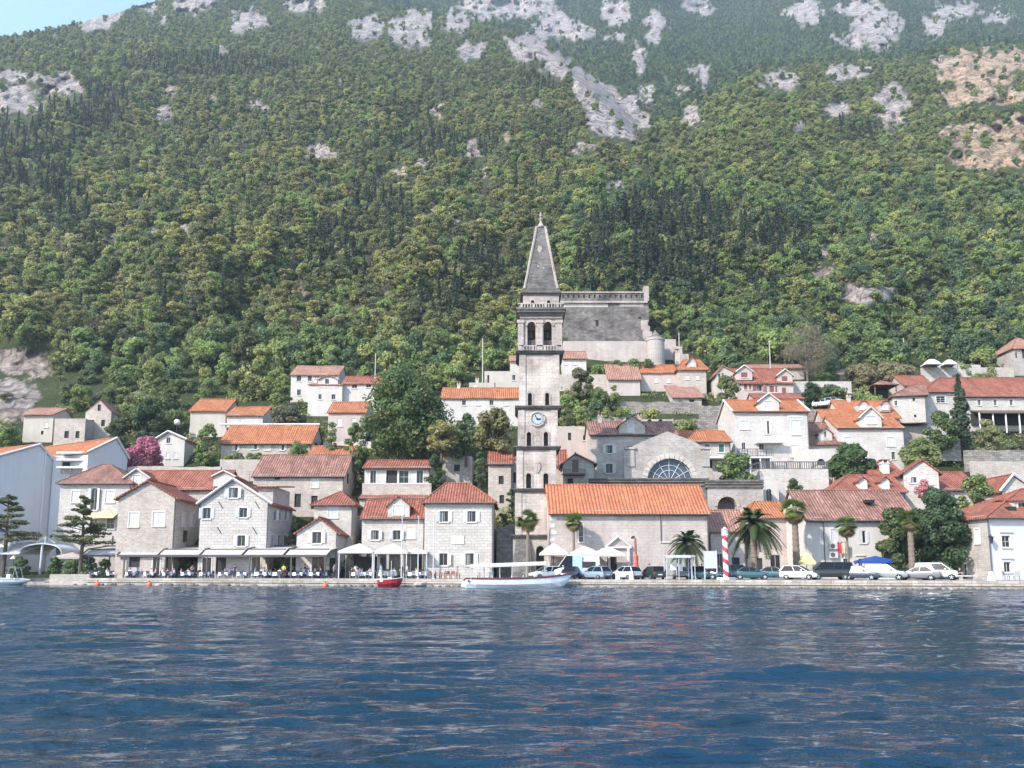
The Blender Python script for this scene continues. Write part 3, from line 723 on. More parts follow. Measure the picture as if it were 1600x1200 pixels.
# ------------------------------------------------------------------ water, quay, sky, sun, haze, camera
def build_water():
    # wave sheet: fine near the boat, coarser towards the quay; a flat sheet carries on beyond
    ys = [3.2]
    while ys[-1] < 99: ys.append(ys[-1] + max(.04, ys[-1] * .0037))
    ncol = 1000; ts = np.linspace(-1, 1, ncol); rng = np.random.RandomState(3)
    Y = np.array(ys)[:, None]; X = ts[None, :] * (Y * .86 + 11.0); Yy = np.broadcast_to(Y, X.shape)
    Z = np.zeros_like(X)
    cell = np.maximum(np.broadcast_to(np.gradient(np.array(ys))[:, None], X.shape), X[:, 1:2] - X[:, 0:1])
    for i in range(70):
        lam = .30 * (1.048 ** i) * rng.uniform(.9, 1.1) if i < 60 else rng.uniform(3.0, 9.0)
        a = math.pi / 2 + rng.normal() * .28 + .1
        k = 6.2832 / lam; am = lam / 6.2832 * (.040 if lam < 1.3 else .034 if lam < 2.6 else .011) * rng.uniform(.6, 1.2)
        fade = np.clip((lam / cell - 2.2) / 3, 0, 1)
        Z += fade * am * np.sin(k * (X * math.cos(a) + Yy * math.sin(a)) + rng.rand() * 6.28)
    env = 0.8 + .35 * np.sin(X * .11 + 1.2 * np.sin(Yy * .07)) * np.sin(Yy * .16 + .8 * np.sin(X * .05 + 1))
    Z *= env
    Z *= np.clip((96 - Yy) / 10, .25, 1)
    co = np.stack([X, Yy, Z], -1).reshape(-1, 3); nrow = len(ys)
    idx = np.arange(nrow * ncol).reshape(nrow, ncol)
    quads = np.stack([idx[:-1, :-1], idx[:-1, 1:], idx[1:, 1:], idx[1:, :-1]], -1).reshape(-1, 4)
    base = len(co); x0, y0, y1 = 1500.0, -700.0, ys[-1]
    A = co[idx[0, 0]]; B = co[idx[0, -1]]; Cc = co[idx[-1, -1]]; D = co[idx[-1, 0]]
    extra = np.array([(-x0, y0, 0), (x0, y0, 0), (x0, A[1], 0), (x0, y1, 0), (-x0, y1, 0), (-x0, A[1], 0), (-x0, 140, 0), (x0, 140, 0)])
    me = bpy.data.meshes.new('water')
    vs = np.concatenate([co, extra]); polys = quads.tolist()
    b = base; bl, br_, tr, tl = int(idx[0, 0]), int(idx[0, -1]), int(idx[-1, -1]), int(idx[-1, 0])
    polys += [[b, b + 1, b + 2, br_, bl, b + 5], [b + 5, bl, tl, b + 4], [br_, b + 2, b + 3, tr], [b + 4, tl, tr, b + 3, b + 7, b + 6]]
    me.from_pydata([tuple(v) for v in vs.tolist()], [], polys)
    me.polygons.foreach_set('use_smooth', [True] * len(polys))
    m, nt, bs = newmat('sea_water'); 
    bs.inputs['Roughness'].default_value = .045; bs.inputs['IOR'].default_value = 1.333
    ob = uvmap(nt, .9, 1.7, 1, src='Object'); ob2 = uvmap(nt, .22, .5, 1, src='Object'); ob3 = uvmap(nt, .05, .09, 1, src='Object')
    n1 = noise_(nt, ob, 2.2, 4, .6); n2 = noise_(nt, ob2, 1.6, 4, .55); n3 = noise_(nt, ob3, 1.0, 3, .5)
    cc = ramp(nt, n3.outputs['Fac'], [(.35, (.004, .024, .042)), (.65, (.005, .030, .064))]); nt.links.new(cc, bs.inputs['Base Color'])
    hh = nt.nodes.new('ShaderNodeMath'); hh.operation = 'MULTIPLY_ADD'; nt.links.new(n2.outputs['Fac'], hh.inputs[0]); hh.inputs[1].default_value = 2.2; nt.links.new(n1.outputs['Fac'], hh.inputs[2])
    bump(nt, bs, hh.outputs[0], .75, .2)
    me.materials.append(m); me.update()
    tag(new_obj('water', me), 'dark blue rippled sea of the bay', None, None, 'structure')
build_water()
def build_quay():
    mb = MB(); xs = [x for x in range(-600, 2201, 25)]
    edge = []
    for px in xs:
        Y = Yq(px) + RNG.uniform(-.06, .06); p = P(px, 900, Y); edge.append((p.x, Y))
    edge = [(x, y + .0) for x, y in edge]
    for (x0, y0), (x1, y1) in zip(edge, edge[1:]):
        b0, b1 = RNG.uniform(0, .22), RNG.uniform(0, .22)
        mb.poly([(x0, y0 + .12, -1.2), (x1, y1 + .12, -1.2), (x1, y1 + .12, .34), (x0, y0 + .12, .34)], 0)
        mb.poly([(x0, y0 + .12, .34), (x1, y1 + .12, .34), (x1, y1, .36), (x0, y0, .36)], 0)
        mb.poly([(x0, y0, .36), (x1, y1, .36), (x1, y1, ZQ), (x0, y0, ZQ)], 0)
        mb.poly([(x0, y0, ZQ), (x1, y1, ZQ), (x1, y1 + .9, ZQ), (x0, y0 + .9, ZQ)], 2)
        mb.poly([(x0, y0 + .9, ZQ), (x1, y1 + .9, ZQ), (x1, 131, ZQ), (x0, 131, ZQ)], 1)
    pave = M_stone('promenade_paving', (.36, .34, .32), (.30, .285, .27), (.24, .23, .22), 1.2, .8, samt=.5)
    edgem = M_stone('kerb_stone', (.58, .54, .49), (.48, .45, .41), (.3, .28, .26), 1.6, 1.0, samt=.4)
    tag(mb.build('quay', [S['quay'], pave, edgem]), 'stone quay and promenade along the water', None, None, 'structure')
    # rough boulders at the foot of the wall
    rm = M_plain('wet_rock', (.16, .145, .12), .7, var=.35, sc=2)
    rk = []
    for i in range(230):
        px = RNG.uniform(640, 1660) if i % 4 else RNG.uniform(0, 640)
        Y = Yq(px) + RNG.uniform(-.35, .1); p = P(px, 900, Y); s = RNG.uniform(.12, .34)
        b2 = MB(); ring = []
        n = 7
        for k, (rr, z) in enumerate(((.5, -.9), (1, -.3), (.95, .25), (.55, .6))):
            ring.append([Vector((p.x + s * 1.5 * rr * math.cos(6.283 * j / n) * RNG.uniform(.75, 1.2), Y + s * rr * math.sin(6.283 * j / n) * RNG.uniform(.75, 1.2), .05 + s * z)) for j in range(n)])
        rk.append(ring)
    mb = MB()
    for r in rk: mb.loft(r)
    tag(mb.build('shore_rocks', rm), 'small wet rocks heaped along the foot of the quay wall', 'rocks', None, 'stuff')
build_quay()
SUN = Vector((-.62, -.53, .60)).normalized()
sd = bpy.data.lights.new('sun', 'SUN'); sd.energy = 3.3; sd.angle = rad(.6); sd.color = (1.0, .925, .845)
so = new_obj('sun', sd); so.rotation_euler = SUN.to_track_quat('Z', 'Y').to_euler(); so.location = (-200, -200, 300)
w = bpy.data.worlds.new('World'); SC.world = w; w.use_nodes = True; wn = w.node_tree
sk = wn.nodes.new('ShaderNodeTexSky'); sk.sky_type = 'NISHITA'; sk.sun_disc = False
sk.sun_elevation = math.asin(SUN.z); sk.sun_rotation = math.atan2(SUN.x, SUN.y); sk.air_density = 1.1; sk.dust_density = .5; sk.ozone_density = 2.0
wn.links.new(sk.outputs[0], wn.nodes['Background'].inputs[0]); wn.nodes['Background'].inputs[1].default_value = .15
def build_haze():
    mb = MB(); mb.box(-2600, 2600, -900, 2200, -1.6, 2000)
    o = mb.build('haze', [])
    m = bpy.data.materials.new('haze_air'); m.use_nodes = True; nt = m.node_tree
    nt.nodes.remove(nt.nodes['Principled BSDF'])
    v = nt.nodes.new('ShaderNodeVolumePrincipled'); v.inputs['Color'].default_value = (.62, .80, 1.0, 1); v.inputs['Density'].default_value = HAZE; v.inputs['Anisotropy'].default_value = .2
    nt.links.new(v.outputs[0], nt.nodes['Material Output'].inputs['Volume'])
    o.data.materials.append(m)
    tag(o, 'thin blue summer haze filling the air', None, None, 'stuff')
HAZE = .00022
EXPOSURE = 1.68
build_haze()
cd = bpy.data.cameras.new('camera'); cam = new_obj('camera', cd); SC.camera = cam
cam.location = (0, 0, HC); cam.rotation_euler = (math.pi / 2 + PITCH, 0, 0)
cd.sensor_width = 36; cd.lens = 36 * F / 1600; cd.shift_y = (CY - 600) / 1600; cd.clip_end = 9000; cd.clip_start = .1
SC.view_settings.view_transform = 'Standard'; SC.view_settings.look = 'None'; SC.view_settings.exposure = EXPOSURE
SC.cycles.caustics_reflective = False; SC.cycles.caustics_refractive = False; SC.cycles.volume_bounces = 0; SC.cycles.max_bounces = 6; SC.cycles.transparent_max_bounces = 8
# ------------------------------------------------------------------ the buildings
w_ = W_
# --- far left: modern block, gable ends turned away from the sun
A1 = house('apartment_house', 'tall plain white rendered house with orange roof, leftmost by the frame edge', 'house', -18, 92, 716, 694, 110, 24, 'F', 900, S['cool'], T['orange'], th=63, apx=62, verge=True, over=.25)
def pipe(H, px, pt, pb, mat, v=-.08, r=.08, name='downpipe'):
    a, z1 = H.loc(px, pt, v); _, z0 = H.loc(px, pb, v)
    MB().tube([(a, v, z0), (a, v, z1)], r, 6).build(name, mat, H.root)
pipe(A1, 72, 706, 830, w_['white'], r=.14)
A2 = house('apartment_house', 'white rendered house with balconies and long orange roof behind the leftmost block', 'house', 138, 200, 705, 684, 116, 22, 'F', 850, S['cool'], T['orange'], th=60, apx=182, verge=True, over=.25)
BL = house('balcony_wing', 'low flat roofed white wing with stacked balconies between two white gabled houses', 'house', 84, 143, 712, 712, 118, 8, 'T', 850, S['cool'], None,
           wins=[(104, 724, 14, 9, 'v'), (126, 732, 10, 8, 'w')], far=True)
for z in (707, 718, 730): addbox(BL, 'balcony_slab', 88, 132, z - 1.5, z + 1.5, -1.6, 1.0, w_['white'])
railing(BL, 'balcony_railing', 96, 130, 730, 740, -1.5, w_['gutter'], 14, .03, .06)
# --- front row from the left
B = house('stone_house', 'pale stone house with brown hipped roof and arched middle window, behind the layered pine', 'house', 95, 206, 753, 726, 111, 11, 'H', 900, S['pale'], T['old'], apx=(160, 172),
          wins=[(118, 776, 12, 18, 's'), (147, 780, 10, 34, 'oa'), (172, 776, 14, 18, 's'), (173, 818, 12, 17, 'w'), (146, 820, 11, 18, 'd'), (118, 822, 10, 16, 's')])
aw = MB(); a, z1 = B.loc(143, 802, 0); b, _ = B.loc(184, 802, 0); z0 = B.loc(143, 809, -1.2)[1]
aw.slab([(a, -1.3, z0), (b, -1.3, z0), (b, 0, z1), (a, 0, z1)], .05); YEL = M_plain('yellow_awning_cloth', (.62, .50, .22), .8); aw.build('awning', YEL, B.root)
C = house('stone_house', 'brownish stone gabled house with two closed white shutters under a red roof', 'house', 186, 276, 776, 750, 104, 12, 'F', 900, S['warm'], T['red'], apx=232,
          wins=[(209, 812, 15, 22, 's'), (248, 811, 18, 22, 's'), (210, 878, 17, 17, 'v'), (244, 884, 11, 28, 'd'), (264, 884, 10, 30, 'v')], rw=[(287, 812, 5, 20, 's'), (300, 812, 6, 20, 's'), (290, 838, 8, 18, 'v')], over=.5)
pipe(C, 274, 776, 880, w_['gutter'], r=.07)
C2 = house('stone_house', 'white gabled house with long red roof behind the brownish stone gable', 'house', 196, 345, 762, 735, 112, 10, 'S', 860, S['pale'], T['red'], over=.4)
dormer(C2, 196, 233, 747, 734, 765, -.2, (214, 750, 12, 15, 's'), S['white'], T['red'], 5, verge=True)
dormer(C2, 334, 366, 745, 737, 760, -.2, None, S['white'], T['red'], 5, verge=True)
D = house('stone_house', 'light limestone gabled house with dark shuttered windows at four levels beside the awnings', 'house', 314, 421, 784, 748, 103, 11, 'F', 900, S['block'], T['red'], apx=365, verge=True,
          wins=[(365, 770, 14, 16, 'o'), (323, 802, 12, 17, 'o'), (380, 801, 12, 15, 'o'), (377, 845, 12, 17, 'o'), (323, 884, 14, 26, 'd'), (345, 884, 16, 26, 'v'), (400, 884, 13, 28, 'd')],
          rw=[(429, 804, 4, 17, 'o', 'white'), (437, 804, 3.5, 17, 'd'), (446, 804, 3.5, 17, 'o'), (428, 846, 4, 20, 'o'), (436, 846, 3.5, 20, 'd'), (445, 846, 3.5, 20, 'o'), (432, 884, 6, 24, 'v')])
pipe(D, 419, 786, 880, w_['gutter'], r=.07)
u0, z0 = D.loc(404, 760, 1.5); u1 = D.W + .25; z1 = D.loc(404, 757, 1.5)[1]
dm = MB(); dm.box(u0, u1 - .3, 1.6, 9.5, z0 - 3.2, z1 - .2); dmo = dm.build('dormer', S['pale'], D.root)
MB().slab([(u0 - .4, 1.1, z1 - .25), (u1 + .3, 1.1, z1 - .25), (u1 + .3, 9.8, z1 + .6), (u0 - .4, 9.8, z1 + .6)], .18).build('dormer_roof', T['red'], dmo)
for (px, py) in ((345, 789), (343, 829), (402, 789), (398, 829)):
    u, z = D.loc(px, py); k = MB(); k.tube([(u - .3, -.05, z + .45), (u + .3, -.05, z - .45)], .045, 5); k.build('wall_anchor', w_['iron'], D.root)
Eh = house('stone_house', 'broad old stone house with mottled brown tile roof behind the limestone gable', 'house', 396, 538, 741, 711, 117, 9, 'S', 800, S['warm'], T['old'], th=0,
           wins=[(433, 747, 9, 5, 'v'), (492, 753, 10, 17, 's'), (465, 782, 10, 21, 'v'), (491, 785, 10, 21, 'v'), (412, 788, 10, 20, 'd')], over=.4, rw=[(544, 748, 4, 16, 'v')])
F_ = house('stone_house', 'square stone house with low red hipped roof and one blank white window', 'house', 491, 552, 787, 768, 108, 9, 'H', 840, S['pale'], T['red'], wins=[(520, 800, 15, 18, 's')], rw=[(561, 800, 6, 14, 'd')])
G = house('stone_house', 'small low gabled stone house with wide shuttered window and red roof side', 'house', 464, 527, 830, 808, 102.5, 9, 'F', 900, S['pale'], T['red'], apx=499,
          wins=[(495, 840, 14, 18, 'o'), (497, 882, 20, 24, 'd'), (519, 884, 9, 24, 'v')], over=.4)
pipe(G, 526, 832, 880, w_['gutter'], r=.07)
Hh = house('stone_house', 'stone house with red roof and white gabled dormer behind the two white pavilions', 'house', 566, 664, 807, 781, 105.5, 8, 'S', 900, S['pale'], T['red'],
           wins=[(586, 836, 12, 15, 'o'), (620, 836, 12, 15, 'o'), (641, 832, 14, 18, 's'), (556 + 22, 880, 12, 30, 'v'), (650, 880, 20, 32, 'v')], over=.4)
dormer(Hh, 606, 640, 790, 776, 809, -.06, (622, 797, 15, 14, 's'), S['pale'], T['red'], 4)
H2 = house('stone_house', 'low stone house whose long red roof shows behind the gabled white dormer', 'house', 562, 664, 777, 769, 114, 6, 'S', 810, S['pale'], T['red'], over=.3)
Ih = house('stone_house', 'cube shaped pale block stone house with red hipped roof and four shuttered windows', 'house', 664, 771, 783, 755, 101, 10, 'H', 900, S['block'], T['red'], apx=(697, 733),
           wins=[(694, 807, 13, 17, 'o'), (737, 807, 13, 17, 'o'), (693, 874, 13, 19, 'o'), (734, 874, 13, 19, 'o')])
addbox(Ih, 'stone_panel', 705, 725, 837, 850, -.08, .02, w_['trim'])
# --- between the cube house and the tower
Jr = house('ruined_house', 'roofless grey stone ruin with one small dark window under the trees', 'ruin', 691, 738, 713, 713, 124, 9, 'T', 785, S['grey'], None, wins=[(714, 731, 9, 10, 'v')])
K = house('stone_house', 'narrow stone house with striped red roof just left of the bell tower', 'house', 763, 800, 723, 706, 117, 7, 'S', 800, S['warm'], T['red'], wins=[(783, 750, 8, 13, 'v'), (784, 780, 7, 13, 'v')], over=.3)
K2 = house('stone_house', 'slim stone house end squeezed between striped red roof and bell tower', 'house', 797, 813, 716, 712, 118, 6, 'S', 800, S['warm'], T['red'], wins=[(804, 746, 4, 16, 'v')], over=.2)
Lh = house('terrace_house', 'white terrace house with thin red roof and tall open windows among trees', 'house', 570, 672, 729, 719, 118, 7, 'S', 770, S['white'], T['red'],
           wins=[(583, 745, 9, 20, 'd'), (612, 745, 17, 20, 'v'), (631, 745, 15, 20, 'w'), (656, 745, 10, 20, 'd')], over=.5)
wall_thing('terrace_wall', 'cream parapet wall in front of the white terrace house', 566, 674, 757, 782, 115.5, .5, S['warm'], cap=w_['trim'])
# --- second row, left
P1 = house('village_house', 'plain white old house with faded roof at far left of the hillside', 'house', 38, 84, 646, 638, 139, 7, 'S', 694, S['cream'], T['pale'], far=True, wins=[(72, 664, 5, 7, 's'), (66, 676, 4, 6, 'v')])
P2 = house('ruined_house', 'flat topped old stone ruin with two small dark windows above the white wing', 'ruin', 86, 134, 654, 654, 137, 6, 'T', 694, S['warm'], None, far=True, wins=[(104, 679, 7, 11, 'v'), (121, 679, 6, 11, 'v')])
P3 = house('ruined_house', 'roofless gabled old stone house with three windows at left of the hillside', 'ruin', 134, 174, 643, 625, 140, 8, 'F', 694, S['warm'], T['pale'], apx=157, far=True, wins=[(155, 637, 5, 10, 'v'), (144, 661, 6, 10, 'v'), (161, 661, 6, 10, 'v')], over=.05)
O_ = house('village_house', 'little white gabled house beside the pink blossoming tree', 'house', 246, 289, 685, 674, 131, 8, 'F', 724, S['white'], T['orange'], apx=264, far=True, wins=[(263, 688, 6, 9, 'd'), (262, 712, 5, 9, 's'), (274, 712, 5, 9, 's')], verge=True)
N1 = house('village_house', 'white windowless house with orange roof below the wood', 'house', 298, 353, 640, 624, 143, 9, 'S', 668, S['cream'], T['orange'], far=True, over=.4)
N2 = house('village_house', 'smaller white house with orange roof stepping down beside its windowless neighbour', 'house', 355, 411, 647, 636, 141, 8, 'S', 668, S['white'], T['orange'], far=True, over=.4, wins=[(378, 658, 5, 6, 's')])
Mh = house('stone_house', 'long low stone house with bright orange roof above the vine terrace', 'house', 346, 486, 690, 664, 132, 9, 'S', 722, S['warm'], T['orange'], over=.45,
           wins=[(367, 699, 8, 9, 'h', 'beige'), (397, 698, 9, 8, 'h', 'beige'), (418, 699, 8, 9, 's', 'beige'), (440, 699, 8, 9, 'h', 'beige')], rw=[(494, 696, 5, 8, 'v')])
MB().tube([(Mh.loc(346, 688, 4.5)[0] - .3, 4.5, Mh.zr + .1), (Mh.W + .3, 4.5, Mh.zr + .1)], .2, 6).build('ridge_cap', w_['trim'], Mh.roof)
E2 = house('village_house', 'low house showing only its orange roof behind the mottled brown roof', 'house', 480, 556, 712, 697, 127, 8, 'S', 740, S['warm'], T['orange'], far=True, over=.3)
Q1 = house('village_house', 'white house with faded pink roof, highest in the group below the wood', 'house', 455, 529, 584, 572, 155, 9, 'S', 626, S['white'], T['pale'], wins=[(467, 591, 7, 9, 'd'), (484, 591, 6, 9, 'd'), (467, 613, 6, 9, 'd')], far=True, over=.35)
Q2 = house('village_house', 'white house with curved gable and a two storey front', 'house', 482, 535, 600, 598, 149, 8, 'S', 656, S['white'], T['pale'], wins=[(500, 620, 5, 8, 'd'), (521, 620, 6, 8, 'd'), (510, 640, 5, 8, 's')], far=True, over=.2)
dormer(Q2, 497, 528, 594, 588, 606, -.05, (511, 596, 6, 8, 'd'), S['white'], T['pale'], 4, 'c', far=True)
Q4 = house('village_house', 'white annexe with red roof running right from the curved gable', 'house', 535, 592, 598, 588, 150, 7, 'S', 652, S['white'], T['red'], wins=[(554, 603, 8, 7, 'd'), (576, 602, 8, 7, 'd')], far=True, over=.3)
Q3 = house('village_house', 'pinkish house with orange roof half hidden by the big green tree', 'house', 513, 572, 642, 628, 139, 8, 'S', 692, S['pink'], T['orange'], wins=[(531, 660, 7, 12, 's'), (553, 660, 6, 12, 's')], far=True, over=.35)
Rh = house('village_house', 'long white house with four small windows and orange roof left of the tower', 'house', 690, 818, 620, 606, 145, 8, 'S', 668, S['white'], T['orange'], wins=[(725, 629, 6, 8, 'd'), (747, 629, 6, 8, 's'), (768, 629, 6, 8, 'd'), (790, 629, 6, 8, 's')], far=True, over=.35)
R2 = house('terrace_house', 'flat white terrace block above the long white house', 'house', 757, 816, 580, 580, 160, 7, 'T', 610, S['cream'], None, far=True, wins=[(763, 592, 3, 12, 'v'), (803, 590, 5, 8, 'd')])
R3 = house('terrace_house', 'narrow white gable just left of the tower belfry stage', 'house', 797, 822, 562, 556, 163, 6, 'S', 600, S['cream'], T['pale'], far=True)
R4 = house('terrace_house', 'low white terrace wall house with chimney stubs over the orange roof', 'house', 733, 815, 598, 598, 152, 4, 'T', 615, S['cream'], None, far=True, wins=[(742, 603, 6, 5, 's')])
# --- front row, right of the tower
Tb = house('long_stone_building', 'long rose stone hall with striped orange roof right of the tower', 'building', 860, 1106, 797, 758, 97.8, 8.4, 'S', 905, S['ashlar'], T['stripe'], over=.5,
           wins=[(908, 834, 7, 26, 'm'), (958, 882, 12, 34, 'v')], th=2.0)
for i in range(9): 
    k = .5 if i % 2 else .75; z = .2 + i * .85
    MB().box(-.06, k, -.06, .05, z, z + .42).build('quoin', w_['trim'], Tb.root)
u0, z0 = Tb.loc(946, 851, 0); u1, _ = Tb.loc(986, 851, 0); uc, z1 = Tb.loc(966, 845, 0)
pd = MB()
for a, b in (((u0, -.2, z0 - .3), (uc, -.2, z1 + .5)), ((uc, -.2, z1 + .5), (u1, -.2, z0 - .3)), ((u0, -.2, z0 - .4), (u1, -.2, z0 - .4))): pd.tube([a, b], .14, 4)
for u in (u0 + .35, u1 - .35): pd.tube([(u, -.2, 0), (u, -.2, z0 - .4)], .2, 8)
pd.build('pediment_portal', w_['trim'], Tb.root)
u0, z0 = Tb.loc(1031, 848, 0); u1, _ = Tb.loc(1078, 848, 0); MB().box(u0, u1, -.12, .02, z0, z0 + .16).build('string_course', w_['trim'], Tb.root)
pipe(Tb, 1032, 800, 848, w_['gutter'], r=.05)
T2 = house('low_stone_building', 'low stone annexe with mottled tile roof behind the striped mooring post', 'building', 1110, 1164, 826, 797, 103, 6, 'S', 905, S['ashlar'], T['pale'], over=.4, wins=[(1125, 880, 9, 30, 'd'), (1150, 884, 12, 26, 'v')])
T3 = house('low_stone_building', 'stone building with red roof and two doorways behind the large date palm', 'building', 1165, 1252, 807, 784, 104, 8, 'H', 905, S['ashlar'], T['orange'], over=.4, wins=[(1212, 884, 16, 34, 'p'), (1240, 868, 7, 36, 'd'), (1187, 886, 10, 28, 'v')], apx=(1178, 1215))
# unfinished church: apse gable with fan window
U = house('church_apse', 'unfinished stone church front with large half round fan window', 'church', 975, 1108, 704, 674, 112, 8, 'F', 800, S['grey'], T['old'], apx=1043, over=.05, wins=[], gutters=False)
# replace the church wall by one with the half round opening
bpy.data.objects.remove(U.wallobj); bpy.data.objects.remove(U.roof)
uL, zc = U.loc(1011, 752); uR, _ = U.loc(1083, 752); zt = U.loc(1047, 713)[1]
hh = Hole(uL, uR, zc - .9, zt, True); hh.zs = zc; mb = MB()
ua, zr = U.loc(1043, 674); tops = [(0, U.ze), (U.loc(1008, 690)[0], U.loc(1008, 688)[1]), (ua, zr), (U.loc(1085, 693)[0], U.loc(1085, 690)[1]), (U.W, U.ze)]
facade(mb, Matrix.Identity(4), 0, tops, [hh], rec=.7, nseg=16)
for i in range(len(tops) - 1):
    (a, za), (b, zb) = tops[i], tops[i + 1]; mb.poly([(a, 0, za), (b, 0, zb), (b, 1.0, zb), (a, 1.0, za)])
for u in (0, U.W): mb.poly([(u, 0, 0), (u, 1, 0), (u, 1, U.ze), (u, 0, U.ze)])
mb.poly([(U.W, 1, 0), (0, 1, 0)] + [(u, 1, z) for u, z in tops])
mb.build('wall', S['grey'], U.root)
r = hh.r; c = hh.c
pane = MB(); pane.poly([(c - r, .6, zc - .9), (c + r, .6, zc - .9)] + [(c + r * math.cos(math.pi * k / 20), .6, zc + r * math.sin(math.pi * k / 20)) for k in range(21)])
fw = pane.build('fan_window', W_['bluepane'], U.root); mu = MB()
for k in range(7):
    a = math.pi * k / 6; mu.tube([(c, .5, zc), (c + r * math.cos(a), .5, zc + r * math.sin(a))], .045, 4)
for q in (.5, .72, .98): mu.tube([(c + r * q * math.cos(math.pi * k / 20), .5, zc + r * q * math.sin(math.pi * k / 20)) for k in range(21)], .045, 4)
mu.tube([(c - r, .5, zc), (c + r, .5, zc)], .08, 4)
for q in (-.75, -.4, 0, .4, .75): mu.tube([(c + r * q, .5, zc - .9), (c + r * q, .5, zc)], .06, 4)
mu.build('mullions', W_['white'], fw)
ar = MB()
for k in range(16):
    a0, a1 = math.pi * k / 16, math.pi * (k + 1) / 16 - .02
    ar.loft([[(c + q * math.cos(a), y, zc + q * math.sin(a)) for q, y in ((r, -.08), (r + .75, -.08), (r + .75, .03), (r, .03))] for a in (a0, a1)])
ar.build('arch_stones', S['pale'], U.root)
for px in (985, 1102):
    u, z = U.loc(px, 705); MB().box(u - .55, u + .55, -.15, .9, z - 2.2, z + .25).box(u - .75, u + .75, -.3, 1.1, z + .25, z + .6).build('pier', S['grey'], U.root)
# cornice band and the arched block beside the hall
CB = house('cornice_wall', 'dark weathered stone cornice running behind the striped orange roof', 'church', 925, 1106, 752, 752, 109.5, 2, 'T', 800, S['dark'], None, rectpad=0)
for z in (748, 752, 757): addbox(CB, 'cornice', 921, 1108, z - 1.3, z + 1.3, -.5 + (z - 748) * .03, 1.0, S['dark'])
CA = house('arched_ruin', 'dark stone block with big round arch right of the striped orange roof', 'church', 1106, 1192, 757, 757, 109, 3, 'T', 830, S['dark'], None, rectpad=0)
for z in (751, 755, 760): addbox(CA, 'cornice', 1103, 1194, z - 1.6, z + 1.6, -.5 + (z - 751) * .03, 1.0, S['dark'])
bpy.data.objects.remove(CA.wallobj)
u0, zs = CA.loc(1121, 797); u1, _ = CA.loc(1152, 797); zt = CA.loc(1137, 776)[1]; h = Hole(u0, u1, .05, zt, True); mb = MB()
facade(mb, Matrix.Identity(4), 0, [(0, CA.ze), (CA.W, CA.ze)], [h], rec=1.6); mb.poly([(0, 0, CA.ze), (CA.W, 0, CA.ze), (CA.W, 3, CA.ze), (0, 3, CA.ze)])
for u in (0, CA.W): mb.poly([(u, 0, 0), (u, 3, 0), (u, 3, CA.ze), (u, 0, CA.ze)])
mb.poly([(u0 - .2, 1.6, 0), (u1 + .2, 1.6, 0), (u1 + .2, 1.6, zt + .2), (u0 - .2, 1.6, zt + .2)], 1)
mb.build('wall', [S['grey'], S['dark']], CA.root)
ar = MB()
for k in range(10):
    a0, a1 = math.pi * k / 10, math.pi * (k + 1) / 10 - .03
    ar.loft([[(h.c + q * math.cos(a), y, h.zs + q * math.sin(a)) for q, y in ((h.r, -.12), (h.r + .4, -.12), (h.r + .4, .03), (h.r, .03))] for a in (a0, a1)])
ar.build('arch_stones', S['warm'], CA.root)
# --- houses behind the church
Xh = house('stone_house', 'small grey gabled house with wooden balcony and dark door right of the tower', 'house', 880, 928, 722, 708, 114, 8, 'F', 770, S['grey'], T['old'], apx=899, wins=[(899, 728, 10, 20, 'D'), (891, 752, 9, 9, 'v')], over=.5)
railing(Xh, 'balcony_railing', 880, 914, 733, 740, -1.0, W_['brown'], 12, .03, .07); addbox(Xh, 'balcony_floor', 878, 915, 740, 741.5, -1.1, .05, W_['brown'])
X2 = house('stone_house', 'narrow house with red tiled roof tucked against the tower', 'house', 866, 886, 724, 703, 118, 6, 'S', 770, S['warm'], T['red'], over=.3)
X3 = house('village_house', 'pinkish stone house half hidden behind the tower right side', 'house', 874, 928, 672, 664, 126, 6, 'T', 720, S['pink'], None, wins=[(890, 682, 5, 12, 'v'), (915, 684, 8, 8, 'd', 'red')], far=True)
V = house('stone_house', 'tall cream stone mansion with weathered roof and central gable behind the church', 'house', 922, 1058, 677, 659, 119, 9, 'S', 765, S['warm'], T['old'], wins=[(952, 702, 11, 13, 'o', 'beige'), (952, 732, 11, 15, 'o', 'beige'), (985, 700, 11, 6, 'v'), (1020, 690, 10, 10, 'd')], over=.4)
dormer(V, 968, 1008, 664, 650, 685, -.05, (986, 672, 9, 13, 's'), S['warm'], T['pale'], 5)
V2 = house('village_house', 'low wall house with three small round arched openings on the slope', 'house', 975, 1052, 655, 655, 131, 3, 'T', 682, S['warm'], None, wins=[(998, 657.5, 8, 5, 'va'), (1015, 657.5, 8, 5, 'va'), (1032, 657.5, 8, 5, 'va')], far=True)
Wh = house('stone_house', 'stone house with orange roof and dark green shutters beside the fan window', 'house', 1060, 1141, 688, 673, 122, 8, 'S', 730, S['warm'], T['orange'], wins=[(1105, 701, 8, 13, 's', 'green'), (1127, 700, 8, 13, 's', 'green'), (1080, 701, 8, 13, 's', 'green'), (1108, 725, 10, 12, 'v')], over=.45)
addbox(Wh, 'terrace_slab', 1100, 1145, 713, 716, -1.6, .1, W_['white'])
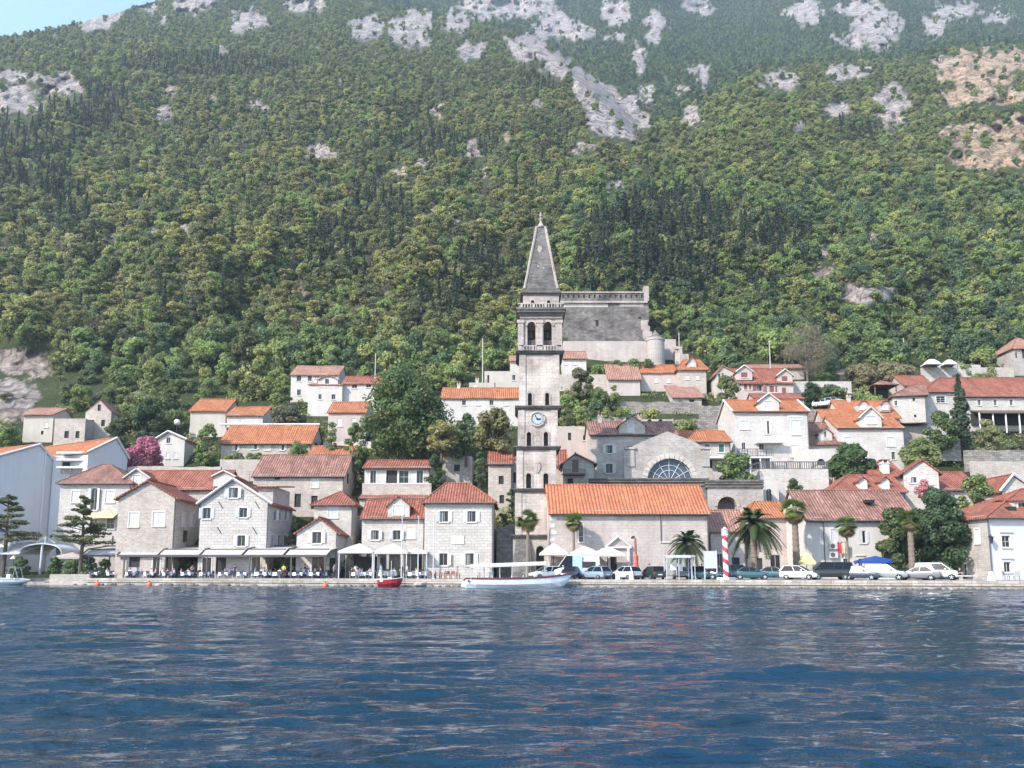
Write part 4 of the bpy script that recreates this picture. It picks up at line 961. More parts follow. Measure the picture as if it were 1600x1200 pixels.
# --- white house and its neighbours, right hillside
Yh = house('white_house', 'tall white stone house with orange roof, central gable and balcony', 'house', 1146, 1262, 641, 625, 127, 10, 'S', 738, S['whitestone'], T['orange'], over=.4, verge=True,
           wins=[(1163, 664, 14, 13, 's'), (1199, 668, 7, 20, 'h'), (1243, 668, 13, 22, 's'), (1162, 697, 6, 11, 'd'), (1190, 697, 8, 12, 'd'), (1241, 705, 10, 18, 's'), (1165, 724, 10, 18, 'v'), (1182, 724, 14, 18, 'w'), (1200, 724, 8, 18, 'd')])
dormer(Yh, 1185, 1217, 628, 616, 645, -.05, (1200, 634, 10, 14, 's'), S['white'], T['orange'], 5, verge=True)
addbox(Yh, 'balcony_floor', 1183, 1225, 689, 691.5, -1.4, .1, W_['trim']); railing(Yh, 'balcony_railing', 1184, 1224, 681, 689, -1.35, W_['trim'], 14, .05, .1)
addbox(Yh, 'balcony_floor', 1153, 1208, 713, 715.5, -2.2, .1, W_['white']); railing(Yh, 'balcony_railing', 1153, 1208, 701, 713, -2.15, W_['iron'], 22, .03, .07)
for px in (1156, 1172, 1188, 1204):
    u, z = Yh.loc(px, 715, -2.0); MB().tube([(u, -2.0, z - 3.2), (u, -2.0, z)], .12, 8).build('porch_post', W_['white'], Yh.root)
BLU = M_plain('blue_lettering', (.12, .25, .5), .6)
def lettering(H, text, px, py, hpx, mat, v=-.03, name='lettering'):
    cu = bpy.data.curves.new(name, 'FONT'); cu.body = text; cu.align_x = 'CENTER'; cu.align_y = 'CENTER'; cu.extrude = .01
    u, z = H.loc(px, py, v); _, z2 = H.loc(px, py - hpx, v); cu.size = (z2 - z) * 1.35; cu.materials.append(mat)
    o = bpy.data.objects.new(name, cu); COL.objects.link(o); dg = bpy.context.evaluated_depsgraph_get(); me = bpy.data.meshes.new_from_object(o.evaluated_get(dg)); bpy.data.objects.remove(o)
    o = new_obj(name, me, H.root); o.location = (u, v, z); o.rotation_euler = (math.pi / 2, 0, 0); return o
addbox(Yh, 'name_board', 1231, 1255, 649, 656, -.06, .02, W_['white']); 
for i in range(11):
    addbox(Yh, 'board_mark', 1232.2 + i * 2.0, 1233.5 + i * 2.0, 651.6, 653.4 + (i % 3) * .3, -.08, -.055, BLU)
Z = house('garden_terrace', 'high pale terrace block topped by a balustrade below the white house', 'terrace', 1187, 1294, 733, 733, 114, 9, 'T', 800, S['pale'], None, lw=[])
railing(Z, 'balustrade', 1187, 1292, 721, 733, .2, W_['gutter'], 30, .05, .12, ret=8)
Z3 = house('side_terrace', 'curved white stairway block right of the balustrade', 'terrace', 1262, 1304, 702, 702, 120, 6, 'T', 740, S['white'], None, wins=[(1283, 722, 14, 10, 'va')], far=True)
Z4 = house('village_house', 'low brown roofed house with tiny white dormer right of the white house', 'house', 1262, 1318, 690, 660, 129, 9, 'S', 720, S['warm'], T['old'], far=True)
dormer(Z4, 1279, 1300, 677, 669, 690, .3, (1290, 679, 4, 10, 'd'), S['white'], T['old'], 5, far=True)
Z5 = house('village_house', 'small white house with arched door below the balustrade', 'house', 1184, 1216, 752, 750, 111, 5, 'T', 800, S['white'], None, wins=[(1202, 776, 9, 24, 'da')], far=True)
AA = house('villa', 'pink villa with dark red shutters and three gables on the upper street', 'house', 1151, 1239, 596, 576, 153, 8, 'S', 622, S['pink'], T['red'], far=True,
           wins=[(1165, 604, 5, 10, 's', 'red'), (1172, 604, 3, 10, 's', 'red'), (1186, 606, 10, 10, 'o', 'red'), (1206, 608, 7, 10, 's', 'red'), (1213, 608, 3, 10, 's', 'red'), (1225, 610, 6, 9, 's', 'red')], over=.4)
dormer(AA, 1151, 1175, 581, 572, 594, -.05, (1163, 586, 10, 8, 's'), S['pink'], T['red'], 5, shut='red', far=True, verge=True)
dormer(AA, 1215, 1238, 587, 578, 599, -.05, (1226, 592, 9, 8, 's'), S['pink'], T['red'], 5, shut='red', far=True, verge=True)
A3 = house('villa', 'cream gabled wing left of the pink villa', 'house', 1119, 1150, 582, 571, 155, 9, 'F', 624, S['cream'], T['pale'], apx=1129, far=True, wins=[(1124, 589, 3, 10, 'v'), (1129, 588, 3, 10, 'v')])
A4 = house('villa', 'pale low flat building with long roof line behind the pink villa', 'house', 1170, 1256, 574, 570, 166, 6, 'S', 604, S['cream'], T['pale'], far=True)
A5 = house('village_house', 'low pinkish annexe with white porch right below the pink villa', 'house', 1178, 1256, 621, 615, 145, 5, 'S', 640, S['pink'], T['red'], far=True, over=.3)
AB = house('village_house', 'white house with orange roof below the fort wall', 'house', 1001, 1058, 581, 570, 160, 8, 'S', 614, S['pink'], T['orange'], far=True, over=.3, wins=[(1025, 594, 5, 7, 's'), (1045, 594, 5, 7, 's')])
AB2 = house('village_house', 'square house with orange hipped roof and white dormer below the fort', 'house', 1059, 1103, 576, 562, 158, 8, 'H', 618, S['warm'], T['orange'], far=True, wins=[(1074, 590, 5, 6, 's'), (1090, 590, 5, 6, 's')], apx=(1068, 1092))
dormer(AB2, 1074, 1088, 566, 558, 577, .4, (1081, 569, 5, 6, 's'), S['pink'], T['orange'], 3, far=True)
AB3 = house('village_house', 'low stone shed with sloping mottled roof and two dark windows', 'house', 1052, 1096, 619, 602, 152, 7, 'P', 634, S['warm'], T['pale'], far=True, wins=[(1063, 629, 7, 6, 'v'), (1081, 628, 8, 8, 'v')])
AB4 = house('village_house', 'low house with faded pink roof between garden trees and white house', 'house', 950, 1000, 590, 570, 158, 8, 'S', 606, S['pink'], T['pale'], far=True, wins=[(965, 592, 18, 3, 'v')])
AB5 = house('village_house', 'white cottage under the fort wall beside the tower', 'house', 879, 916, 558, 549, 166, 6, 'S', 588, S['white'], T['pale'], far=True, wins=[(898, 566, 4, 8, 's'), (884, 566, 3, 8, 's')])
lettering(B, 'Conte', 108, 859, 5, W_['iron'])
# --- fort on the hill
FU = house('fort', 'dark old hilltop fort wall with a row of square holes along its parapet', 'fort', 874, 1013, 457, 457, 186, 10, 'T', 540, S['fortdark'], None, wins=[(880 + i * 8.2, 463, 3, 5, 'v') for i in range(16)] + [(933, 505, 5, 10, 'v'), (1000, 497, 5, 3, 'v')])
addbox(FU, 'corbel_course', 874, 1012, 470, 473, -.5, .1, S['fort']); addbox(FU, 'pale_course', 876, 950, 474, 480, -.05, .1, S['ashlar']); addbox(FU, 'pale_course', 968, 1006, 474, 479, -.05, .1, S['ashlar']); [addbox(FU, 'buttress', 1002 + i * 3.2, 1013 + i * 3.2, 500 + i * 9, 540, -.8 - i * .5, .1, S['fort']) for i in range(3)]; addbox(FU, 'corner_post', 1006, 1014, 447, 470, -.3, 1.6, S['fort']); addbox(FU, 'coping', 873, 1012, 455.5, 457.5, -.25, 1.2, S['fort'])
FM = house('fort_bastion', 'lower grey bastion of the fort with grassy top', 'fort', 889, 1004, 515, 515, 180, 5, 'T', 545, S['fortdark'], None)
FL = house('fort_wall', 'long pinkish lower curtain wall of the fort', 'fort', 880, 1016, 533, 533, 175, 6, 'T', 575, S['ashlar'], None)
p0 = P(1025, 565, 173); ft = empty('fort_turret', (p0.x, p0.y, p0.z - 1), 0, 'round stone turret with conical cap at the fort corner', 'turret')
rr = 14 * 173 / 1250; zt = P(1025, 530, 173).z - p0.z + 1; zc = P(1025, 516, 173).z - p0.z + 1
MB().lathe([(rr * 1.05, -1), (rr, zt - .6), (rr * 1.08, zt - .5), (rr * 1.08, zt)], n=24).build('drum', S['grey'], ft); MB().lathe([(rr * .8, zt), (.06, zc)], n=24).build('cap', S['dark'], ft)
FR = house('fort_wall', 'short square end of the fort wall right of the round turret', 'fort', 1038, 1056, 530, 530, 176, 6, 'T', 575, S['ashlar'], None)
for i_, (a_, b_, t_) in enumerate(((1054, 1066, 541), (1064, 1076, 553))): house('ruined_wall', ['upper of two broken stone wall steps right of the fort', 'lower of two broken stone wall steps right of the fort'][i_], 'wall', a_, b_, t_, t_, 174 - i_, 3, 'T', 578, S['fort'], None)
# --- right hillside
AD = house('white_house', 'white house with orange roof and shuttered central gable on the right slope', 'house', 1308, 1412, 667, 650, 129, 9, 'S', 724, S['whitestone'], T['orange'], wins=[(1325, 690, 12, 14, 's'), (1392, 690, 12, 14, 's'), (1352, 712, 8, 10, 's'), (1396, 712, 6, 12, 'd')], over=.35)
dormer(AD, 1343, 1377, 653, 637, 672, -.05, (1361, 656, 14, 12, 's'), S['white'], T['orange'], 5, verge=True)
AD2 = house('village_house', 'orange roofed house with two curved dormers behind the shuttered gable', 'house', 1318, 1405, 650, 626, 135, 9, 'S', 690, S['pink'], T['orange'], far=True)
dormer(AD2, 1340, 1357, 633, 626, 643, .8, (1348, 636, 10, 7, 's'), S['pink'], T['orange'], 4, 'c', far=True); dormer(AD2, 1375, 1391, 633, 626, 643, .8, (1383, 636, 10, 7, 's'), S['pink'], T['orange'], 4, 'c', far=True)
AD3 = house('village_house', 'brownish house side with orange roof left of the shuttered gable', 'house', 1294, 1330, 664, 640, 133, 8, 'S', 715, S['warm'], T['orange'], far=True)
AE = house('mansion', 'long stone mansion with broad red roof behind the tall cypress', 'mansion', 1496, 1640, 617, 590, 143, 10, 'S', 672, S['pale'], T['red'], wins=[(1530, 629, 5, 9, 'd'), (1555, 629, 5, 9, 'd'), (1580, 629, 5, 9, 'd'), (1605, 629, 5, 9, 'd')], over=.4)
pr = MB(); a, z1 = AE.loc(1515, 641, 0); b, _ = AE.loc(1640, 641, 0); z0 = AE.loc(1515, 644, -4)[1]
pr.slab([(a, -4, z0), (b, -4, z0), (b, 0, z1), (a, 0, z1)], .2); pr.build('porch_roof', W_['brown'], AE.root)
for px in (1530, 1551, 1571, 1592, 1612):
    u, z = AE.loc(px, 645, -3.6); MB().tube([(u, -3.6, z - 3.6), (u, -3.6, z)], .14, 8).build('porch_column', W_['white'], AE.root)
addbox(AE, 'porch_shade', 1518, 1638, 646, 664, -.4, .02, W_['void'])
AE2 = house('mansion', 'stone wing of the mansion with triple window left of the cypress', 'mansion', 1444, 1497, 611, 592, 141, 9, 'H', 668, S['pale'], T['red'], wins=[(1470, 624, 14, 10, 'm')], over=.4, apx=(1465, 1490))
AE3 = house('mansion', 'angled low stone wing with weathered hip at the left end of the mansion', 'mansion', 1394, 1446, 618, 602, 140, 9, 'H', 666, S['pale'], T['old'], th=-12, wins=[(1428, 624, 4, 5, 'v'), (1430, 650, 4, 4, 'v'), (1400, 630, 5, 8, 'd')], over=.4, apx=(1425, 1444))
cp = MB(); a, z1 = AE3.loc(1404, 661, 0); b, _ = AE3.loc(1446, 661, 0); cp.slab([(a, -3, z1 - .5), (b, -3, z1 - .5), (b, 0, z1), (a, 0, z1)], .15); cp.build('porch_roof', W_['brown'], AE3.root)
AF = house('village_house', 'small house with red roof left of the white tarpaulins', 'house', 1412, 1456, 600, 587, 154, 7, 'S', 618, S['warm'], T['red'], far=True, th=0)
AG = house('church_tower', 'pale grey church with domed roof cut by the right frame edge', 'church', 1582, 1640, 543, 528, 168, 9, 'H', 595, S['grey'], T['pale'], wins=[(1588, 555, 3, 9, 'v'), (1599, 552, 4, 16, 'v')], far=True)
# --- front right
AJ = house('stone_house', 'white front house with broad mottled tile roof behind the black van', 'house', 1259, 1432, 808, 766, 97, 10, 'S', 907, S['white'], T['old'], over=.5, wins=[(1348, 839, 10, 19, 'h'), (1303, 838, 9, 22, 's'), (1345, 884, 7, 22, 'w'), (1322, 886, 8, 26, 'd')])
pipe(AJ, 1286, 812, 880, W_['gutter'], r=.06)
u, z = AJ.loc(1357, 785, 2.2); sk_ = MB(); sk_.box(u - .5, u + .5, 1.6, 2.6, z - .1, z + .3); sk_.build('skylight', W_['glass'], AJ.roof)
AK = house('village_house', 'red roofed house with two white dormers above the mottled tile roof', 'house', 1298, 1412, 767, 742, 108.5, 9, 'H', 815, S['pink'], T['red'], over=.4, apx=(1325, 1392))
dormer(AK, 1341, 1355, 751, 745, 766, .5, (1348, 757, 8, 13, 's'), S['white'], T['red'], 4, far=True); dormer(AK, 1376, 1390, 751, 745, 766, .5, (1383, 757, 8, 13, 's'), S['white'], T['red'], 3, far=True)
AL = house('village_house', 'grey gabled house with long red roof and white chimney on its left', 'house', 1411, 1466, 737, 717, 113, 10, 'F', 790, S['pale'], T['red'], apx=1440, wins=[(1428, 750, 9, 9, 'o'), (1450, 752, 8, 10, 's')], over=.5, th=-14)
AL2 = house('village_house', 'low red roof beside the grey gable with a white slatted chimney', 'house', 1362, 1412, 742, 722, 114, 8, 'S', 790, S['pink'], T['red'], over=.4)
u, z = AL2.loc(1382, 738, 1.0); chimney(AL2.roof, u, 1.0, z - .8, 2.0, 1.0)
AM = house('village_house', 'plain red roof house right of the grey gable, behind the big dark tree', 'house', 1466, 1532, 763, 738, 113, 9, 'S', 800, S['pale'], T['red'], over=.4)
AO = house('village_house', 'small grey gable at the right edge above the corner house', 'house', 1565, 1612, 762, 741, 106, 8, 'F', 810, S['pale'], T['red'], apx=1582, verge=True)
AN = house('corner_house', 'white corner house with red hipped roof at the right frame edge', 'house', 1541, 1660, 805, 764, 86.5, 9, 'H', 915, S['cool'], T['red'], th=8, over=.45, apx=(1595, 1640),
           wins=[(1572, 846, 13, 18, 'w'), (1574, 886, 11, 16, 'w'), (1625, 846, 13, 18, 'w')], lw=[(1527, 838, 7, 22, 's'), (1508, 890, 5, 18, 'd')])
for o in list(AN.root.children):
    if o.name.startswith('wall'):
        o.data.materials.append(S['grey'])
        for p in o.data.polygons:
            if p.normal.x < -.9 and p.center.x < .1: p.material_index = 1
dormer(AN, 1584, 1625, 782, 780, 802, 1.2, (1597, 792, 12, 14, 'd'), S['cream'], T['red'], 3, 'f')
u, z = AN.loc(1576, 797, 1.2); MB().box(u - .45, u + .45, .6, 1.4, z - .1, z + .35).build('skylight', W_['glass'], AN.roof)
pipe(AN, 1543, 806, 900, W_['gutter'], r=.08)
u, z = AN.loc(1549, 842, -.5); lm = MB(); lm.tube([(u, 0, z + .2), (u, -.5, z + .5), (u, -.5, z + .3)], .03, 5); lm.lathe([(.1, z - .5), (.24, z + .2), (.05, z + .35)], (u, -.5, 0), 6); lm.build('wall_lantern', W_['iron'], AN.root)
# chimneys that stand up from the roofs
for H, px, v, hgt in ((V, 1000, 4.5, .8), (V, 938, 4.5, .8), (Rh, 716, 4, .5), (R4, 745, 2, 1.2), (Q2, 490, 4, .6), (AB2, 1052 + 10, 4, 2.0), (AD2, 1330, 4.5, .6)):
    u, z = H.loc(px, 700, v); chimney(H.roof or H.root, u, v, H.zr - .5, .7 + hgt * .7, .6, H.wall)
# ------------------------------------------------------------------ bell tower
TY = 103.0
tp = P(834, 900, TY); TW = empty('bell_tower', (tp.x, TY, ZQ), 0, 'tall stone bell tower with clock, arched belfry and pyramid spire', 'bell tower')
HRECT.append((800, 884, 330, 905, 103, 6))
TD = 6.0
tz = lambda py: P(840, py, TY).z - ZQ
tx = lambda px, py: P(px, py, TY).x - tp.x
def tl(px, py): return tx(px, py), tz(py)
ST = S['tower']
LEDGES = [838, 766, 700, 637, 551]
def cx(py): return tx(lerp_tab([(330, 846.5), (480, 845.5), (551, 844), (640, 841.5), (700, 839.5), (766, 837), (838, 834), (900, 833)], py), py)
def hw(py): return lerp_tab([(551, 32.6), (640, 31.3), (700, 31.3), (766, 31.0), (838, 30.6)], py) / F * math.hypot(TY, 0) * (1 + .0 * py)
mb = MB()
def ring(c, a, z, y0=0.0, d=None):
    d = TD if d is None else d
    return [(c - a, y0, z), (c + a, y0, z), (c + a, y0 + d, z), (c - a, y0 + d, z)]
wins = {(838, 766): [(826, 752, 8, 25), (853, 752, 8, 25)], (766, 700): [(826, 688, 7, 25), (853, 688, 7, 25)], (700, 637): [], (637, 551): [(827.5, 625, 6.5, 23), (855, 625, 6.5, 23)]}
wins[(700, 637)] = [(826.5, 688, 7, 25), (853, 688, 7, 25)]; wins[(766, 700)] = []
allh = []
for (pb, pt) in ((838, 766), (766, 700), (700, 637), (637, 551)):
    c = (cx(pb) + cx(pt)) / 2; a = hw((pb + pt) / 2); hs = []
    for (px, py, ww, hh_) in wins[(pb, pt)] if False else [q for q in ((826, 752, 8, 25), (853, 752, 8, 25), (826.5, 687, 7, 24), (853, 687, 7, 24), (828, 625, 6.5, 22), (855, 625, 6.5, 22)) if pt < q[1] < pb]:
        x0, z1 = tl(px - ww / 2, py - hh_ / 2); x1, z0 = tl(px + ww / 2, py + hh_ / 2); hs.append(Hole(x0, x1, z0, z1, True))
    facade(mb, Matrix.Identity(4), tz(pb), [(c - a, tz(pt)), (c + a, tz(pt))], hs, rec=.5)
    r0, r1 = ring(c, a, tz(pb)), ring(c, a, tz(pt))
    for j in (1, 2, 3): k = (j + 1) % 4; mb.poly([r0[j], r0[k], r1[k], r1[j]])
    # corner pilasters and a faint middle strip
    for s in (-1, 1):
        mb.box(c + s * (a - .42) - .42, c + s * (a - .42) + .42, -.1, -.002, tz(pb), tz(pt))
    allh += hs
shaft = mb.build('shaft', ST, TW)
for h in allh:
    o = window(TW, Matrix.Identity(4), h, 'v', True, rec=.5)
    s = MB(); n = 10; R1 = h.r + .22
    pts = [(h.c - R1, h.z0)] + [(h.c - R1 * math.cos(math.pi * k / n), h.zs + (R1) * math.sin(math.pi * k / n)) for k in range(n + 1)] + [(h.c + R1, h.z0)]
    ins = [(h.c - h.r, h.z0)] + [(h.c - h.r * math.cos(math.pi * k / n), h.zs + h.r * math.sin(math.pi * k / n)) for k in range(n + 1)] + [(h.c + h.r, h.z0)]
    s.loft([[(p[0] - h.c, -.08, p[1] - h.z0), (q[0] - h.c, -.08, q[1] - h.z0), (q[0] - h.c, .02, q[1] - h.z0), (p[0] - h.c, .02, p[1] - h.z0)] for p, q in zip(pts, ins)]); s.build('surround', ST, o)
DK = S['dark']
for py in LEDGES:
    c, a = cx(py), hw(py); l = MB(); z = tz(py)
    for e, z0, z1 in ((.18, -.28, -.1), (.36, -.1, .08), (.5, .08, .22)): l.loft([ring(c, a + e, z + z0, -e, TD + 2 * e), ring(c, a + e, z + z1, -e, TD + 2 * e)])
    l.build('ledge', DK, TW)
# battered base with dark sloping buttress and an arched doorway
pl = MB(); c, a = cx(838), hw(838)
h = Hole(tl(831, 0)[0] + .3, tl(845, 0)[0] + .1, .02, tz(853), True)
facade(pl, Matrix.Identity(4), 0, [(c - a - .15, tz(838)), (c + a + .15, tz(838))], [h], rec=.8)
r0, r1 = ring(c, a + .15, 0), ring(c, a + .15, tz(838))
for j in (1, 2, 3): k = (j + 1) % 4; pl.poly([r0[j], r0[k], r1[k], r1[j]])
pl.build('plinth', S['grey'], TW); window(TW, Matrix.Identity(4), h, 'v', True, rec=.8)
bt = MB(); x0, x1 = tl(798, 895)[0], tl(829, 895)[0]; t0, t1 = tl(806, 845)[0], tl(828, 845)[0]
bt.loft([[(x0, -1.9, 0), (x1, -1.9, 0), (x1, .05, 0), (x0, .05, 0)], [(t0, -.2, tz(843)), (t1, -.2, tz(843)), (t1, .05, tz(843)), (t0, .05, tz(843))]]); bt.build('buttress', DK, TW)
# clock
ccx, ccz = tl(840, 655); R = 8.4 * TY / F; ck = MB()
ck.loft([[(ccx + R * math.cos(6.2832 * j / 32), y, ccz + R * math.sin(6.2832 * j / 32)) for j in range(32)] for y in (.0, -.16)])
CLK = M_plain('clock_face_enamel', (.36, .43, .50), .5, var=.05); cf = ck.build('clock_face', CLK, TW)
rg = MB(); rg.tube([(ccx + (R + .22) * math.cos(6.2832 * j / 32), -.08, ccz + (R + .22) * math.sin(6.2832 * j / 32)) for j in range(33)], .16, 6); rg.build('clock_rim', S['ashlar'], cf)
mk_ = MB()
for j in range(12):
    a0 = 6.2832 * j / 12; mk_.box(-.03, .03, -.02, 0, R * .8, R * .96, M=Matrix.Translation((ccx, -.165, ccz)) @ Matrix.Rotation(a0, 4, 'Y'))
mk_.build('hour_marks', W_['iron'], cf)
for nm, ang, ln, wd in (('minute_hand', rad(-38), R * .86, .055), ('hour_hand', rad(88), R * .6, .08)):
    hb = MB(); hb.box(-wd, wd, -.05, -.01, -.18, ln, M=Matrix.Translation((ccx, -.19, ccz)) @ Matrix.Rotation(ang, 4, 'Y')); hb.build(nm, W_['iron'], cf)
# carved arms between the lowest slits
ex, ez = tl(839, 731); em = MB()
em.loft([[(ex + x, y, ez + z) for x, z in ((-.42, .55), (.42, .55), (.46, .05), (.25, -.5), (0, -.68), (-.25, -.5), (-.46, .05))] for y in (.01, -.14)]); em.box(ex - .3, ex + .3, -.18, .01, ez + .55, ez + .85); em.box(ex - .06, ex + .06, -.19, -.13, ez - .4, ez + .4)
em.build('carved_shield', S['ashlar'], TW)
# balustrade, belfry
def balus(py0, py1, e, name, n=13, gap=False):
    c, a = cx(py0), hw(600) * .985; z0, z1 = tz(py0), tz(py1); b = MB()
    for s0, s1, fx in ((0, 1, 'f'), (0, 1, 'l'), (0, 1, 'r')):
        for i in range(n + 1):
            t = i / n; r = .16 if i % 4 == 0 else .085
            p = (c - a + 2 * a * t, -e) if fx == 'f' else (c - a - e * .6, TD * t) if fx == 'l' else (c + a + e * .6, TD * t)
            b.box(p[0] - r, p[0] + r, p[1] - r, p[1] + r, z0, z1 - .1)
    b.loft([ring(c, a + e + .1, z1 - .16, -e - .1, TD + 2 * e), ring(c, a + e + .1, z1, -e - .1, TD + 2 * e)])
    b.build(name, S['grey'], TW)
balus(548, 540, .12, 'balustrade')
c, a = cx(520), 31.3 / F * TY * 1.05; bl = MB(); hs = []
for px, ww in ((830.5, 13), (856, 13)):
    x0, z1 = tl(px - ww / 2, 503); x1, z0 = tl(px + ww / 2, 541); hs.append(Hole(x0, x1, z0, z1, True))
zb0, zb1 = tz(549), tz(497)
facade(bl, Matrix.Identity(4), zb0, [(c - a, zb1), (c + a, zb1)], hs, rec=.7)
sideh = [Hole(TD * .18, TD * .42, hs[0].z0, hs[0].z1, True), Hole(TD * .58, TD * .82, hs[0].z0, hs[0].z1, True)]
facade(bl, Matrix.Translation((c + a, 0, 0)) @ Matrix.Rotation(math.pi / 2, 4, 'Z'), zb0, [(0, zb1), (TD, zb1)], sideh, rec=.7)
facade(bl, Matrix.Translation((c - a, TD, 0)) @ Matrix.Rotation(-math.pi / 2, 4, 'Z'), zb0, [(0, zb1), (TD, zb1)], sideh, rec=.7)
bl.poly([(c + a, TD, zb0), (c - a, TD, zb0), (c - a, TD, zb1), (c + a, TD, zb1)])
bl.poly([(c - a, .3, zb0 + .1), (c + a, .3, zb0 + .1), (c + a, TD, zb0 + .1), (c - a, TD, zb0 + .1)]); bl.poly([(c - a, .3, zb1 - .1), (c + a, .3, zb1 - .1), (c + a, TD, zb1 - .1), (c - a, TD, zb1 - .1)])
for px in (813.5, 843.2, 873.5):
    x, _ = tl(px, 520); bl.box(x - .38, x + .38, -.22, -.002, zb0, zb1 - .3); bl.box(x - .5, x + .5, -.3, -.002, zb1 - .75, zb1 - .3)
for h in hs:
    n = 10; R0, R1 = h.r, h.r + .3
    bl.loft([[(h.c - q * math.cos(math.pi * k / n), y, h.zs + q * math.sin(math.pi * k / n)) for q, y in ((R0, -.14), (R1, -.14), (R1, .02), (R0, .02))] for k in range(n + 1)])
bl.build('belfry', S['fort'], TW)
bel = MB()
BRZ = M_plain('bronze_bell', (.10, .09, .055), .5, .7)
for h in hs:
    be = MB(); be.lathe([(.55, 0), (.48, .2), (.34, .6), (.28, .85), (.1, .98)], (h.c, 1.4, h.z0 + 1.4), 14); be.tube([(h.c - .7, 1.4, h.z0 + 2.5), (h.c + .7, 1.4, h.z0 + 2.5)], .1, 6); be.build('bell', BRZ, TW)
    sl = MB()
    for k in range(6): sl.box(h.u0, h.u1, .5, .56, h.z0 + .2 + k * .14, h.z0 + .27 + k * .14)
    sl.build('parapet_bars', S['dark'], TW)
for i, (py, e, tk) in enumerate(((498, .2, .5), (494, .42, .35), (490, .7, .3), (487, .95, .3))):
    l = MB(); z = tz(py); l.loft([ring(cx(490), a + e * .62, z, -e, TD + 2 * e), ring(cx(490), a + e * .62, z + tk, -e, TD + 2 * e)]); l.build('cornice', S['dark'] if i % 2 else S['fort'], TW)
balus(485, 475, .35, 'upper_balustrade')
c = cx(466); a2 = 27.5 / F * TY * 1.06; at = MB(); hs = []
for px in (832.5, 857.5):
    x0, z1 = tl(px - 3, 467); x1, z0 = tl(px + 3, 478); hs.append(Hole(x0, x1, z0, z1, True))
facade(at, Matrix.Translation((0, .5, 0)), tz(487), [(c - a2, tz(458)), (c + a2, tz(458))], hs, rec=.5)
r0, r1 = ring(c, a2, tz(487), .5, TD - 1), ring(c, a2, tz(458), .5, TD - 1)
for j in (1, 2, 3): k = (j + 1) % 4; at.poly([r0[j], r0[k], r1[k], r1[j]])
at.build('attic', S['fort'], TW)
for h in hs: window(TW, Matrix.Translation((0, .5, 0)), h, 'v', True, rec=.5)
l = MB()
for py, e in ((459, .18), (456.5, .36), (453, .12)): l.loft([ring(c, a2 + e, tz(py), .5 - e, TD - 1 + 2 * e), ring(c, a2 + e, tz(py) + .26, .5 - e, TD - 1 + 2 * e)])
l.build('cornice', S['dark'], TW)
sp = MB(); cs, ct = cx(454), cx(357); b0 = 25 / F * TY * 1.08; b1 = 6.5 / F * TY * 1.1; m = TD / 2
def sq(cc, r, z): return [(cc - r, m - r, z), (cc + r, m - r, z), (cc + r, m + r, z), (cc - r, m + r, z)]
zs0, zs1 = P(846, 452, TY + 1.0).z - ZQ, P(846, 357, TY + 3).z - ZQ
sp.loft([sq(cs + (ct - cs) * t, b0 + (b1 - b0) * t, zs0 + (zs1 - zs0) * t) for t in (0, .25, .5, .75, 1)]); spo = sp.build('spire', S['dark'], TW)
rb = MB()
for dx, dy in ((-1, -1), (1, -1), (1, 1), (-1, 1)): rb.tube([(cs + dx * b0, m + dy * b0, zs0), (ct + dx * b1, m + dy * b1, zs1)], .17, 5)
rb.build('ribs', S['fort'], spo)
for t, sx, sz, dx in ((.635, .34, .5, -.2), (.36, .18, .13, -.4), (.33, .22, .1, .3)):   # pale lichen blotches
    q = MB(); r = b0 + (b1 - b0) * t; y = m - r; sl = (b0 - b1) / (zs1 - zs0); z = zs0 + (zs1 - zs0) * t; n = 11
    q.poly([(cs + (ct - cs) * t + dx + sx * math.cos(6.283 * j / n) * RNG.uniform(.6, 1.1), y - .02 + sl * sz * math.sin(6.283 * j / n), z + sz * math.sin(6.283 * j / n) * 1.0) for j in range(n)]); q.build('repair_patch', S['fort'], spo)
fi = MB(); fi.lathe([(.75, zs1 - .1), (.85, zs1 + .08), (.5, zs1 + .3), (.24, zs1 + .7), (.12, zs1 + 1.1), (.22, zs1 + 1.25), (.1, zs1 + 1.4), (.07, zs1 + 1.65), (.19, zs1 + 1.8), (.17, zs1 + 2.0), (.03, zs1 + 2.4)], (ct, m, 0), 12)
fi.build('finial', S['fort'], TW)
